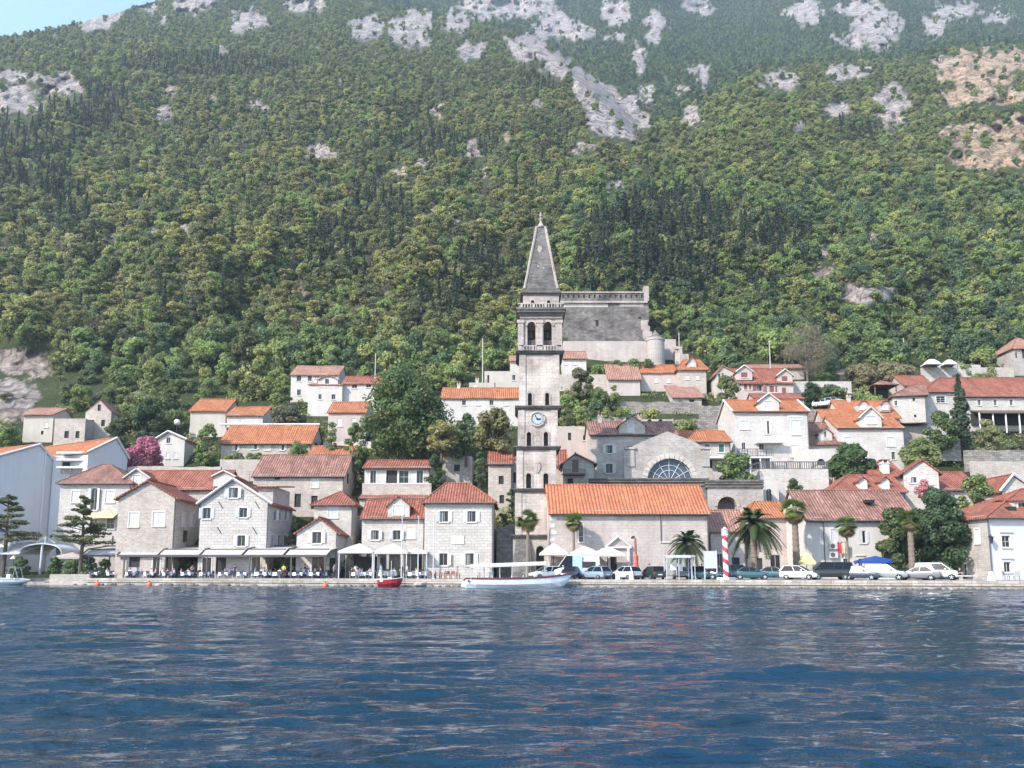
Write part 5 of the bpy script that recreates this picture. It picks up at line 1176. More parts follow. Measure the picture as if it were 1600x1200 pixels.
# ------------------------------------------------------------------ forest
ELL = lambda px, py, c: ((px - c[0]) / c[2]) ** 2 + ((py - c[1]) / c[3]) ** 2 < 1
CYP = [(1035, 400, 80, 75), (955, 430, 60, 45), (1110, 370, 50, 40), (30, 200, 60, 70), (60, 270, 60, 40), (150, 170, 50, 40), (330, 105, 140, 20), (590, 350, 55, 60), (760, 440, 60, 50), (520, 400, 40, 40), (850, 120, 40, 30), (690, 230, 90, 18), (1050, 350, 75, 45), (960, 380, 50, 40), (1200, 385, 60, 35), (1060, 440, 60, 35), (1195, 450, 30, 30), (700, 480, 60, 35), (1340, 210, 50, 20), (100, 330, 40, 40)]
def pick(px, py):
    r = RNG.random(); c = nz(px / 55, py / 45, 31); d = nz(px / 130, py / 110, 33)
    bnd = lerp_tab(BACK, px)
    if py < bnd: return 'blue' if r < .62 else 'scrub' if r < .74 else 'broad' if r < .88 else 'conifer'
    if any(ELL(px, py, q) for q in CYP) and r < .78: return 'cypress' if RNG.random() < .22 else 'conifer' if RNG.random() < .72 else 'pinedark'
    if px > 880 and py > 285 + 25 * d:
        if c > .3: return 'olive' if r < .5 else 'broad'
        return 'broad' if r < .55 else 'blue' if r < .86 else 'olive' if r < .95 else 'conifer' if r < .98 else 'scrub'  # darker leaf kinds on this slope put a cloud's shadow into the colour
    if px > 1030 and py > 100: 
        return 'olive' if r < .6 + .3 * c else 'broad' if r < .86 else 'scrub' if r < .94 else 'pinedark'
    if py < 150 : return 'olive' if r < .38 else 'broad' if r < .62 else 'scrub' if r < .75 else 'pinedark'
    if py > 535: return 'broad' if r < .5 else 'olive' if r < .78 else 'pinedark' if r < .86 else 'blue' if r < .96 else 'scrub'
    if c > .25: return 'pine' if r < .75 else 'olive' if r < .9 else 'pinedark'
    if c < -.25: return 'pinedark' if r < .45 else 'broad' if r < .75 else 'cypress' if r < .87 else 'scrub' if r < .94 else 'dead'
    return 'pine' if r < .36 else 'olive' if r < .56 else 'broad' if r < .76 else 'pinedark' if r < .87 else 'cypress' if r < .91 else 'scrub' if r < .965 else 'rust' if r < .978 else 'dead'
def forest_points():
    pts = []; py = 850.0
    while py > -150:
        Y0 = depth(800, py, False); sp = 3.0 * F / Y0
        dy = max(3.2, sp * .62); dx = max(4.2, sp)
        px = -420.0 + RNG.random() * dx
        while px < 2050:
            bk = .62 if py < lerp_tab(BACK, px) else 1.0
            x = px + RNG.uniform(-.45, .45) * dx; y = py + RNG.uniform(-.5, .5) * dy; px += dx * bk
            if y < lerp_tab(SKY, x) + 1.5: continue
            lim = 592 if -60 < x < 0 or 1620 < x < 1660 else 860 if x < 0 or x > 1620 else lerp_tab([(0, 535), (60, 545), (110, 640), (180, 650), (215, 650), (300, 612), (440, 600), (470, 572), (560, 568), (600, 592), (740, 592), (800, 555), (875, 520), (885, 455), (1010, 450), (1030, 520), (1110, 575), (1130, 562), (1300, 560), (1330, 552), (1440, 556), (1540, 560), (1580, 535), (1600, 560)], x)
            yy = depth(x, y, False)
            if (y > 700 and -60 < x < 1660) or (-60 < x < -30 and y > 600) or (x < -60 and y > 780): continue
            if y > lim:
                hpx = 6.2 * F / yy; wpx = 2.6 * F / yy
                if any((Yr > yy - 2 and a - wpx < x < b + wpx and y > c + 2 and y - hpx < d) or (Yr - 3 < yy < Yr + Dd + 2 and a - wpx * .7 < x < b + wpx * .7) for a, b, c, d, Yr, Dd in HRECT): continue
                if 1420 < x < 1500 and y > 560: continue
            r, t = rockmask(x, y)
            if r > .35 and nz(x / 13, y / 10, 41) < (.18 if t > .5 else .28): continue
            hp = 5.5 * F / yy
            if x < 88 and 545 < y < 690 and RNG.random() < .8: continue
            if r < .35 and max(rockmask(x, y - hp * .45)[0], rockmask(x, y - hp * .8)[0]) > .6 and RNG.random() < .92: continue
            k = pick(x, y)
            if r > .35: k = 'scrub' if RNG.random() < .5 else 'broad'
            if y > 555 and k in ('cypress', 'conifer', 'pine'): k = 'broad'
            p = P(x, y, depth(x, y)); pts.append((p, k, x, y))
            if y < 520:
                for _ in range(3):
                    x2, y2 = x + RNG.uniform(-.6, .6) * dx, y + RNG.uniform(-.8, .8) * dy
                    if y2 > lerp_tab(SKY, x2) + 2 and max(rockmask(x2, y2)[0], rockmask(x2, y2 - 1.6 * F / yy)[0]) < .3: pts.append((P(x2, y2, depth(x2, y2)), RNG.choice(['scrub', 'scrub', 'low', 'low', 'low2']), x2, y2))
        py -= dy
    return pts
FP = forest_points()
_near = [i for i, q in enumerate(FP) if q[1] in KINDNAME and -10 < q[2] < 1610 and q[3] < 701]
_near.sort(key=lambda i: -FP[i][3])
NEARSET = set(_near[:270])
_cnt = {}
for i in sorted(NEARSET):
    p, k, x, y = FP[i]; nm, cat, lab = KINDNAME[k]
    tm, cm = PROTO[k][i % len(PROTO[k])]
    s = RNG.uniform(.7, 1.25) * (.72 if k in ('cypress', 'conifer') else 1) * (.8 if y > 585 else 1)
    root = empty(nm, (p.x, p.y, p.z - .2), RNG.random() * 6.28, lab, cat, lab.split(' on the ')[0] + 's of the slope'); root.scale = (s, s, s * RNG.uniform(.85, 1.2))
    new_obj('trunk', tm, root); new_obj('crown', cm, root)
# everything further up reads as one wood: one object, instanced by geometry nodes
def build_wood():
    order = []; coll = bpy.data.collections.new('wood_trees')
    idx = {}
    for k in sorted(PROTO):
        for j, (tm, cm) in enumerate(PROTO[k]):
            me = bpy.data.meshes.new('wood_%s_%d' % (k, j))
            import bmesh
            bm = bmesh.new(); bm.from_mesh(cm); nf = len(bm.faces); bm.from_mesh(tm); bm.faces.ensure_lookup_table()
            for f in bm.faces[nf:]: f.material_index = 1
            bm.to_mesh(me); bm.free(); me.materials.append(cm.materials[0]); me.materials.append(tm.materials[0])
            o = bpy.data.objects.new('wood_%s_%d' % (k, j), me); coll.objects.link(o); order.append(o.name); idx[o.name] = 0
    for i, nme in enumerate(sorted(order)): idx[nme] = i
    far = [q for i, q in enumerate(FP) if i not in NEARSET]
    me = bpy.data.meshes.new('wood'); me.from_pydata([tuple(q[0] - Vector((0, 0, .3))) for q in far], [], [])
    ki = [idx['wood_%s_%d' % (q[1], RNG.randrange(len(PROTO[q[1]])))] for q in far]
    sc = [RNG.uniform(.55, 1.15) * ((1.15 if 930 < q[2] < 1130 and q[3] > 330 else .85) if q[1] in ('cypress', 'conifer') else 1) * (1.0 if q[3] > 250 else .92 if q[3] > 120 else .85) * (1.0 if q[3] < lerp_tab(BACK, q[2]) else 1) for q in far]
    a = me.attributes.new('kind_index', 'INT', 'POINT'); a.data.foreach_set('value', ki)
    a = me.attributes.new('size', 'FLOAT', 'POINT'); a.data.foreach_set('value', sc)
    a = me.attributes.new('turn', 'FLOAT', 'POINT'); a.data.foreach_set('value', [RNG.random() * 6.28 for _ in far])
    o = tag(new_obj('wood', me), 'dense mixed wood of pines, cypresses and broadleaf trees covering the mountainside', 'wood', None, 'stuff')
    ng = bpy.data.node_groups.new('plant_wood', 'GeometryNodeTree')
    ng.interface.new_socket('Geometry', in_out='INPUT', socket_type='NodeSocketGeometry'); ng.interface.new_socket('Geometry', in_out='OUTPUT', socket_type='NodeSocketGeometry')
    i_ = ng.nodes.new('NodeGroupInput'); o_ = ng.nodes.new('NodeGroupOutput')
    ip = ng.nodes.new('GeometryNodeInstanceOnPoints'); ci = ng.nodes.new('GeometryNodeCollectionInfo')
    ci.inputs['Collection'].default_value = coll; ci.inputs['Separate Children'].default_value = True; ci.inputs['Reset Children'].default_value = True
    def na(nm, t):
        n = ng.nodes.new('GeometryNodeInputNamedAttribute'); n.data_type = t; n.inputs['Name'].default_value = nm; return n.outputs['Attribute']
    cx = ng.nodes.new('ShaderNodeCombineXYZ'); l = ng.links.new
    l(i_.outputs[0], ip.inputs['Points']); l(ci.outputs[0], ip.inputs['Instance']); ip.inputs['Pick Instance'].default_value = True
    l(na('kind_index', 'INT'), ip.inputs['Instance Index']); l(na('turn', 'FLOAT'), cx.inputs['Z']); l(cx.outputs[0], ip.inputs['Rotation'])
    l(na('size', 'FLOAT'), ip.inputs['Scale']); l(ip.outputs[0], o_.inputs[0])
    md = o.modifiers.new('plant', 'NODES'); md.node_group = ng
    print('wood', len(far), 'near', len(NEARSET))
build_wood()
# ------------------------------------------------------------------ trees and plants in the town
def plant(name, label, cat, px, pb, pt, wpx, Y, leaf, kind='round', n=None, size=None, seed=1, grp=None):
    rng = np.random.RandomState(seed + int(px)); p = P(px, pb, Y); Hh_ = P(px, pt, Y).z - p.z; R = wpx / 2 / F * Y
    root = empty(name, (p.x, p.y, p.z - .15), 0, label, cat, grp); size = size or max(.2, min(.5, R * .13)); m = leaf if isinstance(leaf, list) else [leaf]
    if kind == 'round':
        k = int(24 + R * 5); nn = int((n or min(420, 60 + R * 42)) * 1.0); size *= .8; cl = blob_clumps(R, Hh_ * .95, Hh_ * .08, k, rng, nn, .8, .30)
        q = crown_quads(cl, size, rng); tm = trunk_mesh('trunk', BARK, Hh_ * .6, .06 + R * .05, rng, 5, R * .5)
    elif kind == 'bush':
        size *= .82; cl = blob_clumps(R, Hh_, -.1, int(16 + R * 4), rng, n or int(50 + R * 60), .8, .33); q = crown_quads(cl, size, rng); tm = trunk_mesh('trunk', BARK, Hh_ * .5, .06, rng, 4, R * .4)
    elif kind == 'cypress':
        cl = [((rng.normal() * R * .12, rng.normal() * R * .12, Hh_ * (.05 + .93 * t)), (R * (.35 + .65 * math.sin(math.pi * min(1, .25 + t * .75)) ** .8) * (1 - t ** 3 * .85),) * 2 + (Hh_ * .07,), n or 150) for t in np.linspace(0, 1, 16)]
        q = crown_quads(cl, size, rng, up=.5, aspect=1.5); tm = trunk_mesh('trunk', BARK, Hh_ * .4, .18, rng, 0)
    elif kind == 'pine':                                  # layered plates of needles on bare limbs
        cl = []; mb = MB(); mb.tube([(0, 0, -.3), (.1, 0, Hh_ * .5), (-.1, .1, Hh_ * .97)], [R * .055 + .08, R * .045 + .05, .05], 8)
        for t in np.linspace(.46, 1, 8):
            r = R * rng.uniform(.85, 1.2) * (1.12 - .9 * max(0, (t - .46) / .54) ** 1.3)
            for j in range(5):
                a = rng.rand() * 6.283; rr = r * rng.uniform(.55, 1.0); z = Hh_ * t + rng.normal() * .16
                mb.tube([(0, 0, z - .5), (rr * .8 * math.cos(a), rr * .8 * math.sin(a), z - .05)], [.07, .03], 5)
                for u in (.55, .95): cl.append(((rr * u * math.cos(a), rr * u * math.sin(a), z + .1), (r * .22 + .12, r * .22 + .12, .2), n or 60))
        q = crown_quads(cl, size, rng, up=.9, aspect=.7); o = mb.build('trunk', BARK); tm = o.data; bpy.data.objects.remove(o)
    elif kind == 'bare':
        cl = blob_clumps(R, Hh_ * .95, Hh_ * .12, 26, rng, n or 170, .85, .42); q = crown_quads(cl, size * 1.3, rng, aspect=.09); tm = trunk_mesh('trunk', L['dead'], Hh_ * .7, .22, rng, 9, R * .7)
    new_obj('trunk', tm, root); ci = None
    if len(m) > 1: ci = (rng.rand(len(q)) < .45).astype(int)
    if len(m) > 2: ci = np.where(rng.rand(len(q)) < .1, 2, ci)
    new_obj('crown', quads_mesh('crown', q, m, ci), root)
    return root
G_ = L
plant('broadleaf_tree', 'very large dark green tree standing among the houses left of the bell tower', 'tree', 632, 725, 580, 160, 126, [L['big'], L['big'], L['rust']], n=300, size=.5)
plant('broadleaf_tree', 'yellowing tree with full crown just left of the bell tower', 'tree', 772, 712, 638, 68, 121, [L['olive'], L['rust']])
plant('broadleaf_tree', 'olive brown tree between the very large tree and the yellowing one', 'tree', 690, 715, 655, 56, 121.5, [L['olive'], L['rust']])
plant('broadleaf_tree', 'dark tree right of the olive brown tree and above the roofless ruin', 'tree', 728, 722, 648, 50, 123.5, [L['big'], L['blue']])
plant('broadleaf_tree', 'dark low tree overhanging the left side of the roofless ruin', 'tree', 681, 772, 712, 40, 117, [L['big'], L['blue']])
plant('broadleaf_tree', 'dark tree squeezed between the roofless ruin and the striped roof house', 'tree', 750, 800, 708, 30, 118.5, [L['big'], L['blue']])
plant('broadleaf_tree', 'tree with green crown reaching down behind the thin red roof terrace house', 'tree', 556, 745, 660, 44, 124, [L['broad'], L['big']])
plant('broadleaf_tree', 'large round dark green tree at the quayside behind the parked white van', 'tree', 1472, 906, 765, 100, 91, [L['big'], L['blue']], n=420, size=.34)
plant('broadleaf_tree', 'lower spreading dark tree merging with the left of the large quayside tree', 'tree', 1408, 906, 792, 74, 91.5, [L['big'], L['pinedark']], n=400, size=.34)
plant('broadleaf_tree', 'green tree rising behind the large quayside tree under the plain red roof', 'tree', 1530, 830, 742, 62, 104, [L['big'], L['olive']])
plant('shrub', 'broad dark bush hanging over the big stone arch', 'bush', 1150, 756, 706, 66, 113, [L['big'], L['broad']], 'bush')
plant('shrub', 'dense dome shaped dark bush right of the balustrade terrace', 'bush', 1334, 748, 690, 68, 117, L['big'], 'bush', n=330)
plant('broadleaf_tree', 'small dark tree in front of the terrace block wall', 'tree', 1241, 800, 748, 36, 108, L['big'])
plant('bougainvillea', 'big pink flowering bougainvillea beside the little white gabled house', 'shrub', 229, 745, 680, 66, 125, [L['flower'], L['flower'], L['scrub']], 'bush', n=200, size=.4)
plant('pine_tree', 'dark pine with layered flat branches on the left promenade', 'pine tree', 124, 903, 781, 82, 104.5, L['pinedark'], 'pine', size=.3, n=75)
plant('pine_tree', 'dark pine cut by the left frame edge in front of the white gable', 'pine tree', 4, 900, 776, 88, 107, L['pinedark'], 'pine', size=.3, n=75)
plant('cypress_tree', 'tall dense dark cypress standing alone before the mansion', 'cypress', 1505, 708, 588, 30, 131, L['cypress'], 'cypress', size=.4)
plant('shrub', 'wide dark green bush left of the tall cypress', 'bush', 1472, 702, 640, 58, 130, [L['big'], L['broad']], 'bush')
plant('broadleaf_tree', 'small light tree right of the tall cypress below the porch', 'tree', 1546, 712, 652, 44, 129, [L['scrub'], L['olive']])
plant('shrub', 'green and yellow bush right of the white house with shuttered gable', 'bush', 1440, 735, 684, 62, 125, [L['broad'], L['olive']], 'bush')
plant('broadleaf_tree', 'pale willow like tree right of the tower under the fort', 'tree', 908, 640, 576, 52, 152, [L['scrub'], L['olive']])
plant('shrub', 'dark green garden shrub right of the pale willow like tree', 'bush', 934, 640, 602, 38, 150, L['broad'], 'bush')
plant('conifer_tree', 'dense green clipped conifer below the faded pink roof', 'conifer', 960, 640, 600, 26, 150, L['broad'], 'bush')
for i, px in enumerate((888, 908, 928, 948, 968)):
    plant('hedge_bush', 'rounded yellow green hedge bush in the terrace row right of the tower', 'bush', px, 668, 634, 27, 138, [L['olive'], L['pinedark']], 'bush', grp='hedge row right of the tower', seed=i)
plant('conifer_tree', 'light green feathery conifer left of the pink villa', 'conifer', 1136, 634, 588, 46, 146, [L['broad'], L['scrub']])
plant('broadleaf_tree', 'dark round tree right of the pink villa by the upper street', 'tree', 1270, 636, 597, 38, 143, L['big'])
plant('bare_tree', 'large grey leafless tree behind the pink villa', 'bare tree', 1262, 598, 512, 92, 160, L['dead'], 'bare', size=.6)
plant('broadleaf_tree', 'dark shrubby tree behind the roofless gabled ruin on the left', 'tree', 226, 694, 622, 60, 139, [L['big'], L['blue']])
plant('broadleaf_tree', 'bright green tree left of the long orange roof house', 'tree', 322, 732, 664, 44, 130, [L['broad'], L['big']])
plant('olive_tree', 'wide silvery olive tree behind the long orange roof house', 'olive tree', 447, 672, 634, 62, 139, L['scrub'])
plant('shrub', 'green bush at the right end of the vine terrace', 'bush', 466, 718, 688, 38, 129.5, L['broad'], 'bush')
plant('broadleaf_tree', 'green tree left of the topmost white house', 'tree', 440, 640, 598, 36, 150, [L['broad'], L['big']])
plant('shrub', 'green bush at the far left below the limestone outcrop', 'bush', 14, 702, 664, 44, 136, [L['broad'], L['big']], 'bush')
plant('shrub', 'green tree like bush in front of the gabled ruin', 'bush', 182, 694, 650, 40, 135.5, [L['broad'], L['scrub']], 'bush')
plant('broadleaf_tree', 'narrow dark tree right of the long orange roof gable', 'tree', 516, 722, 660, 30, 130, [L['big'], L['broad']])
plant('shrub', 'ivy covered dark bush clinging left of the tower foot', 'bush', 799, 800, 758, 20, 112, L['big'], 'bush')
plant('shrub', 'tangled dark bush on the stairs between cube house and tower', 'bush', 788, 850, 790, 24, 107, [L['big'], L['scrub']], 'bush')
plant('shrub', 'dry brown bush on the slope beneath the white tarpaulins', 'bush', 1395, 606, 566, 70, 163, [L['scrub'], L['rust']], 'bush')
plant('shrub', 'brownish bush on the bank right of the bare tree', 'bush', 1345, 606, 568, 60, 163, [L['scrub'], L['rust']], 'bush', seed=4)
plant('shrub', 'mauve flowering bush on the red roof terrace before the grey gable', 'bush', 1445, 775, 748, 32, 109.5, [L['flower'], L['blue']], 'bush')
plant('shrub', 'small green bush on the porch bank at the right frame edge', 'bush', 1585, 716, 690, 40, 127, [L['scrub'], L['big']], 'bush')
plant('shrub', 'leafy bush left of the red roofed group below the side terrace', 'bush', 1300, 745, 716, 30, 119, [L['big']], 'bush')
for i, (px, w) in enumerate(((86, 30), (112, 30), (138, 30), (162, 26), (30, 34))):
    plant('hedge_bush', 'dark clipped hedge bush on the low stone wall of the left promenade', 'bush', px, 897, 868 + (i % 2) * 2, w, 105.2, [L['big'], L['broad']], 'bush', grp='hedge on the left promenade', seed=i, size=.25)
for i, (px, pb, pt, w) in enumerate(((935, 590, 568, 34), (962, 582, 562, 30), (990, 580, 560, 30), (1012, 576, 560, 24), (925, 600, 582, 24))):
    plant('shrub', 'low dark bush at the foot of the fort wall', 'bush', px, pb, pt, w, 163, [L['broad'], L['big']], 'bush', grp='bushes at the foot of the fort', seed=i)
# climbing vines along the pergola in front of the long house
for i, px in enumerate((356, 372, 388, 404)):
    plant('vine_bush', 'trailing green vine over the terrace wall of the long orange roof house', 'vine', px, 724, 706, 24, 127.5, [L['broad'], L['scrub']], 'bush', grp='vines on the terrace wall', seed=i, size=.3)
# palms
def date_palm(label, px, pb, pc, rpx, Y, seed):
    rng = np.random.RandomState(seed); p = P(px, pb, Y); zc = P(px, pc, Y).z - ZQ; R = rpx / F * Y
    root = empty('date_palm', (p.x, Y, ZQ), 0, label, 'palm tree'); mb = MB(); prof = []
    n = 14
    for i in range(n + 1): prof += [(.40 - .06 * math.sin(i) ** 2, zc * i / n * .97 - .05), (.34, zc * (i + .6) / n * .97 - .05)]
    mb.lathe(prof, n=12); mb.lathe([(.34, zc * .88), (.75, zc * .93), (.6, zc * 1.0), (.1, zc * 1.05)], n=12); mb.build('trunk', PALMBARK, root)
    qs = []
    for i in range(64):
        a = rng.rand() * 6.283; el = rng.uniform(-.55, 1.35); Ln = R * rng.uniform(.95, 1.25); pts = []
        for t in np.linspace(0, 1, 11):
            r = Ln * t * math.cos(el) * (1 - .12 * t); z = zc + Ln * (t * math.sin(el) - .62 * t * t * (.75 + .25 * math.cos(el)))
            pts.append(np.array((r * math.cos(a), r * math.sin(a), z)))
        for k in range(10):
            d = pts[k + 1] - pts[k]; d /= np.linalg.norm(d); s = np.cross(d, (0, 0, 1.0)); s /= np.linalg.norm(s) + 1e-6; u = np.cross(s, d); w = R * .17 * (1.05 - abs(k / 9 - .4)) 
            w0 = R * .017; qs.append([pts[k] - s * w0, pts[k] + s * w0, pts[k + 1] + s * w0, pts[k + 1] - s * w0])
            for sd in (-1, 1):
                for f_ in (.0, .35, .7):
                    b = pts[k] + (pts[k + 1] - pts[k]) * f_; tip = b + s * sd * w + d * w * .75 - np.array((0, 0, w * .35)) + u * w * .12
                    wd = d * R * .022; qs.append([b - wd, b + wd, tip + wd * .3, tip - wd * .3])
    new_obj('crown', quads_mesh('crown', np.array(qs), [L['palm']]), root); return root
date_palm('huge date palm with drooping dark fronds right of the striped mooring post', 1180, 905, 818, 46, 90, 5)
date_palm('smaller date palm behind the glass bus shelter', 1077, 905, 848, 35, 92, 8)
def fan_palm(label, px, pb, pc, rpx, Y, seed, skirt=.5, tr=.22):
    rng = np.random.RandomState(seed); p = P(px, pb, Y); zc = P(px, pc, Y).z - ZQ; R = rpx / F * Y
    root = empty('fan_palm', (p.x, Y, ZQ), 0, label, 'palm tree'); mb = MB(); n = 12; prof = []
    for i in range(n + 1): prof += [(tr * (1.15 - .35 * i / n), zc * i / n - .05), (tr * (1.02 - .33 * i / n), zc * (i + .6) / n - .05)]
    mb.lathe(prof, n=10); mb.build('trunk', PALMBARK, root)
    def fans(cnt, e0, e1, ln, mat, nm):
        qs = []
        for i in range(cnt):
            a = rng.rand() * 6.283; el = rng.uniform(e0, e1); d = np.array((math.cos(a) * math.cos(el), math.sin(a) * math.cos(el), math.sin(el))); c = np.array((0, 0, zc)) + d * ln * .46
            s = np.cross(d, (0, 0, 1.0)); s /= np.linalg.norm(s) + 1e-6; ro = rng.normal() * .35; s = s * math.cos(ro) + np.cross(d, s) * math.sin(ro); st = s * .03; be = rng.uniform(.0, .75); un = np.cross(s, d); fd = d * math.cos(be) - np.array((0, 0, 1.0)) * math.sin(be) * .9 + un * 0; fd /= np.linalg.norm(fd) + 1e-6
            qs.append([np.array((0, 0, zc)) - st, np.array((0, 0, zc)) + st, c + st, c - st])
            for j in range(11):
                b = -1.15 + 2.3 * j / 10; dd = fd * math.cos(b) + s * math.sin(b); tip = c + dd * ln * .66 - np.array((0, 0, ln * .1)); w = np.cross(dd, np.cross(s, fd)) * ln * .05
                mid = (c + tip) / 2; qs.append([c, mid + w, tip, mid - w])
        new_obj(nm, quads_mesh(nm, np.array(qs), [mat]), root)
    fans(30, -.35, 1.4, R * 1.08, L['fan'], 'crown'); 
    if skirt: fans(int(26 * skirt) + 8, -1.4, -.45, R * 1.0, L['thatch'], 'dry_leaves')
    return root
fan_palm('fan palm with green head standing before the bell tower', 825, 905, 812, 18, 97, 2, .4)
fan_palm('slim fan palm before the left end of the long hall', 897, 905, 814, 15, 96, 3, .9, .17)
fan_palm('tall shaggy fan palm with a thick trunk left of the black van', 1246, 905, 797, 20, 94, 4, 1.0, .42)
fan_palm('slender fan palm before the white house with hanging flags', 1327, 906, 822, 17, 91, 6, .8, .15)
fan_palm('fan palm with stout pale trunk before the large quayside tree', 1427, 907, 812, 17, 87, 7, .6, .34)
# utility poles
for lab, px, pt, pb, Y in (('thin pale mast rising behind the curved gable house', 586, 552, 596, 152), ('thin pole rising above the long white house left of the tower', 754, 528, 610, 150), ('wooden pole in front of the bare grey tree', 1204, 533, 580, 158), ('pole right of the fort turret', 1062, 520, 566, 168), ('lone pole in the wood above the mansion', 1414, 528, 566, 176), ('pole below the grey outcrop in the wood', 1380, 478, 502, 205)):
    a, b = P(px, pb, Y), P(px, pt, Y); r = empty('utility_pole', tuple(a), 0, lab, 'pole'); h = b.z - a.z
    MB().tube([(0, 0, -1), (0, 0, h)], [.13, .09], 7).build('shaft', M_plain('pole_wood', (.4, .38, .33), .8), r); MB().box(-.5, .5, -.05, .05, h - .5, h - .4).build('crossarm', W_['gutter'], r)
# terrace walls on the slope
wt = wall_thing
wt('terrace_wall', 'low stone wall carrying the vine in front of the long orange roof house', 344, 412, 718, 740, 126.5, .5, S['warm'])
wt('terrace_wall', 'stone wall below the pink villa and the low shed', 1092, 1150, 634, 664, 142, .5, S['terrace'], rough=.1)
wt('terrace_wall', 'long dry stone wall across the garden above the church mansion', 968, 1092, 628, 640, 150, .5, S['terrace'], rough=.15)
wt('terrace_wall', 'dry stone wall with grass between weathered mansion and white house', 1056, 1146, 655, 672, 139, .5, S['terrace'], rough=.15)
wt('terrace_wall', 'pale wall at the tower flank under the hedge row', 872, 930, 666, 690, 133, .5, S['warm'], rough=.1)
wt('terrace_wall', 'stone wall under the hedge row behind the weathered mansion', 926, 978, 652, 690, 137.5, .5, S['terrace'], rough=.1)
wt('terrace_wall', 'broad dry stone wall below the cypress garden', 1508, 1640, 703, 722, 122, .6, S['terrace'], rough=.15)
wt('terrace_wall', 'lower pinkish garden wall with small pillars at the right', 1518, 1640, 721, 748, 118, .6, S['warm'], rough=.1)
wt('terrace_wall', 'tall dark rubble wall left of the cypress garden steps', 1412, 1500, 684, 706, 130, .6, S['terrace'], rough=.2)
wt('terrace_wall', 'pale wall under the white tarpaulins', 1440, 1532, 570, 592, 164, .6, S['pale'], rough=.1)
wt('terrace_wall', 'low wall right of the pale tarpaulin wall', 1532, 1584, 574, 592, 166, .6, S['warm'])
wt('terrace_wall', 'long upper street parapet right of the pink villa', 1238, 1330, 596, 604, 156, .5, S['pale'])
wt('terrace_wall', 'dark retaining wall under the parked cars on the upper street', 1262, 1310, 640, 664, 141, .6, S['terrace'])
wt('terrace_wall', 'garden wall left of the fort cottage behind the tower', 870, 950, 585, 600, 160, .5, S['warm'])
wt('terrace_wall', 'long pale wall behind the long red roof at the left', 200, 345, 729, 745, 121, .5, S['warm'], rough=.12)
wt('terrace_wall', 'grey stone stair wall between cube house and bell tower', 776, 803, 822, 905, 103.5, 3, S['dark'], rough=.2)
wt('terrace_wall', 'low white wall under the windowless orange roof house', 296, 440, 668, 676, 141, .5, S['cream'])
wt('terrace_wall', 'white garden wall under the curved gable house', 505, 580, 690, 702, 137, .5, S['white'])
wt('terrace_wall', 'stone wall beneath the mansion wing left of the cypress', 1396, 1470, 666, 690, 138, .5, S['warm'])
wt('low_wall', 'low stone wall at the quayside under the clipped hedge', 78, 140, 897, 905, 103.2, .6, S['warm'])
wt('low_wall', 'low stone landing wall at the far left by the moored boat', -30, 78, 900, 912, 104.6, .8, S['warm'])
# white tarpaulins / gazebo on the upper right
for lab, px, w, pt in (('left of two rounded white tarpaulins on the pale wall', 1455, 26, 561), ('right of two rounded white tarpaulins on the pale wall', 1482, 20, 562)):
    p = P(px, 572, 163); R = w / 2 / F * 163; h = P(px, pt, 163).z - p.z; r = empty('tarpaulin_tent', tuple(p), 0, lab, 'tent')
    mb = MB(); mb.loft([[(R * t, -1.6 * math.cos(math.pi * k / 10), h * (1 - t * t * .9) * math.sin(math.pi * k / 10)) for k in range(11)] for t in (-1, -.6, -.2, .2, .6, 1)], closed=False); mb.build('canopy', W_['white'], r)
    for x in (-R * .8, R * .8): MB().tube([(x, -1.4, -1.2), (x, -1.4, .3)], .05, 6).build('pole', W_['iron'], r)
p = P(1384, 614, 152); gz = empty('gazebo', tuple(p), 0, 'dark wooden gazebo with low pyramid roof on the upper right slope', 'gazebo'); R = 17 / F * 152; h = P(1384, 601, 152).z - p.z; h2 = P(1384, 591, 152).z - p.z
for x in (-R, R):
    for y in (0, 3.5): MB().box(x - .1, x + .1, y - .1, y + .1, -1, h).build('post', W_['brown'], gz)
rf = MB(); c0 = [(-R - .5, -.5, h), (R + .5, -.5, h), (R + .5, 4, h), (-R - .5, 4, h)]
for i in range(4): rf.slab([c0[i], c0[(i + 1) % 4], (0, 1.75, h2)], .12)
rf.build('roof', T['old'], gz); MB().box(-R, R, 3.4, 3.5, -.5, h).build('back_screen', W_['void'], gz)
# undergrowth between the houses: uncountable small bushes as one mesh
def undergrowth():
    rng = np.random.RandomState(9); qs = []; mi = []; cnt = 0
    def blocked(x, y):
        return any(a - 1 < x < b + 1 and c - 3 < y < d + 3 for a, b, c, d, Yr, Dd in HRECT)
    for i in range(14000):
        x = rng.uniform(-30, 1630); y = rng.uniform(548, 890)
        lim = lerp_tab([(0, 640), (200, 655), (440, 600), (700, 580), (900, 560), (1300, 550), (1600, 550)], x)
        if y < lim - 10 or blocked(x, y): continue
        r_, t_ = rockmask(x, y)
        if r_ > .4: continue
        nn_ = nz(x / 40, y / 25, 50)
        if nn_ < -.25 and rng.rand() < .7: continue
        p = P(x, y, depth(x, y)); s = rng.uniform(.4, 1.25) * (1.25 if nn_ > .1 else .8)
        q = crown_quads([((p.x, p.y, p.z + s * .4), (s, s, s * .75), 26)], .34, rng); qs.append(q); mi.append(np.full(len(q), 0 if nn_ > .2 else 1 if nn_ > -.05 else 2)); cnt += 1
    o = new_obj('undergrowth', quads_mesh('undergrowth', np.concatenate(qs), [L['broad'], L['olive'], L['scrub']], np.concatenate(mi)))
    tag(o, 'loose undergrowth of small green and dry bushes between the houses', 'undergrowth', None, 'stuff'); print('undergrowth', cnt)
undergrowth()
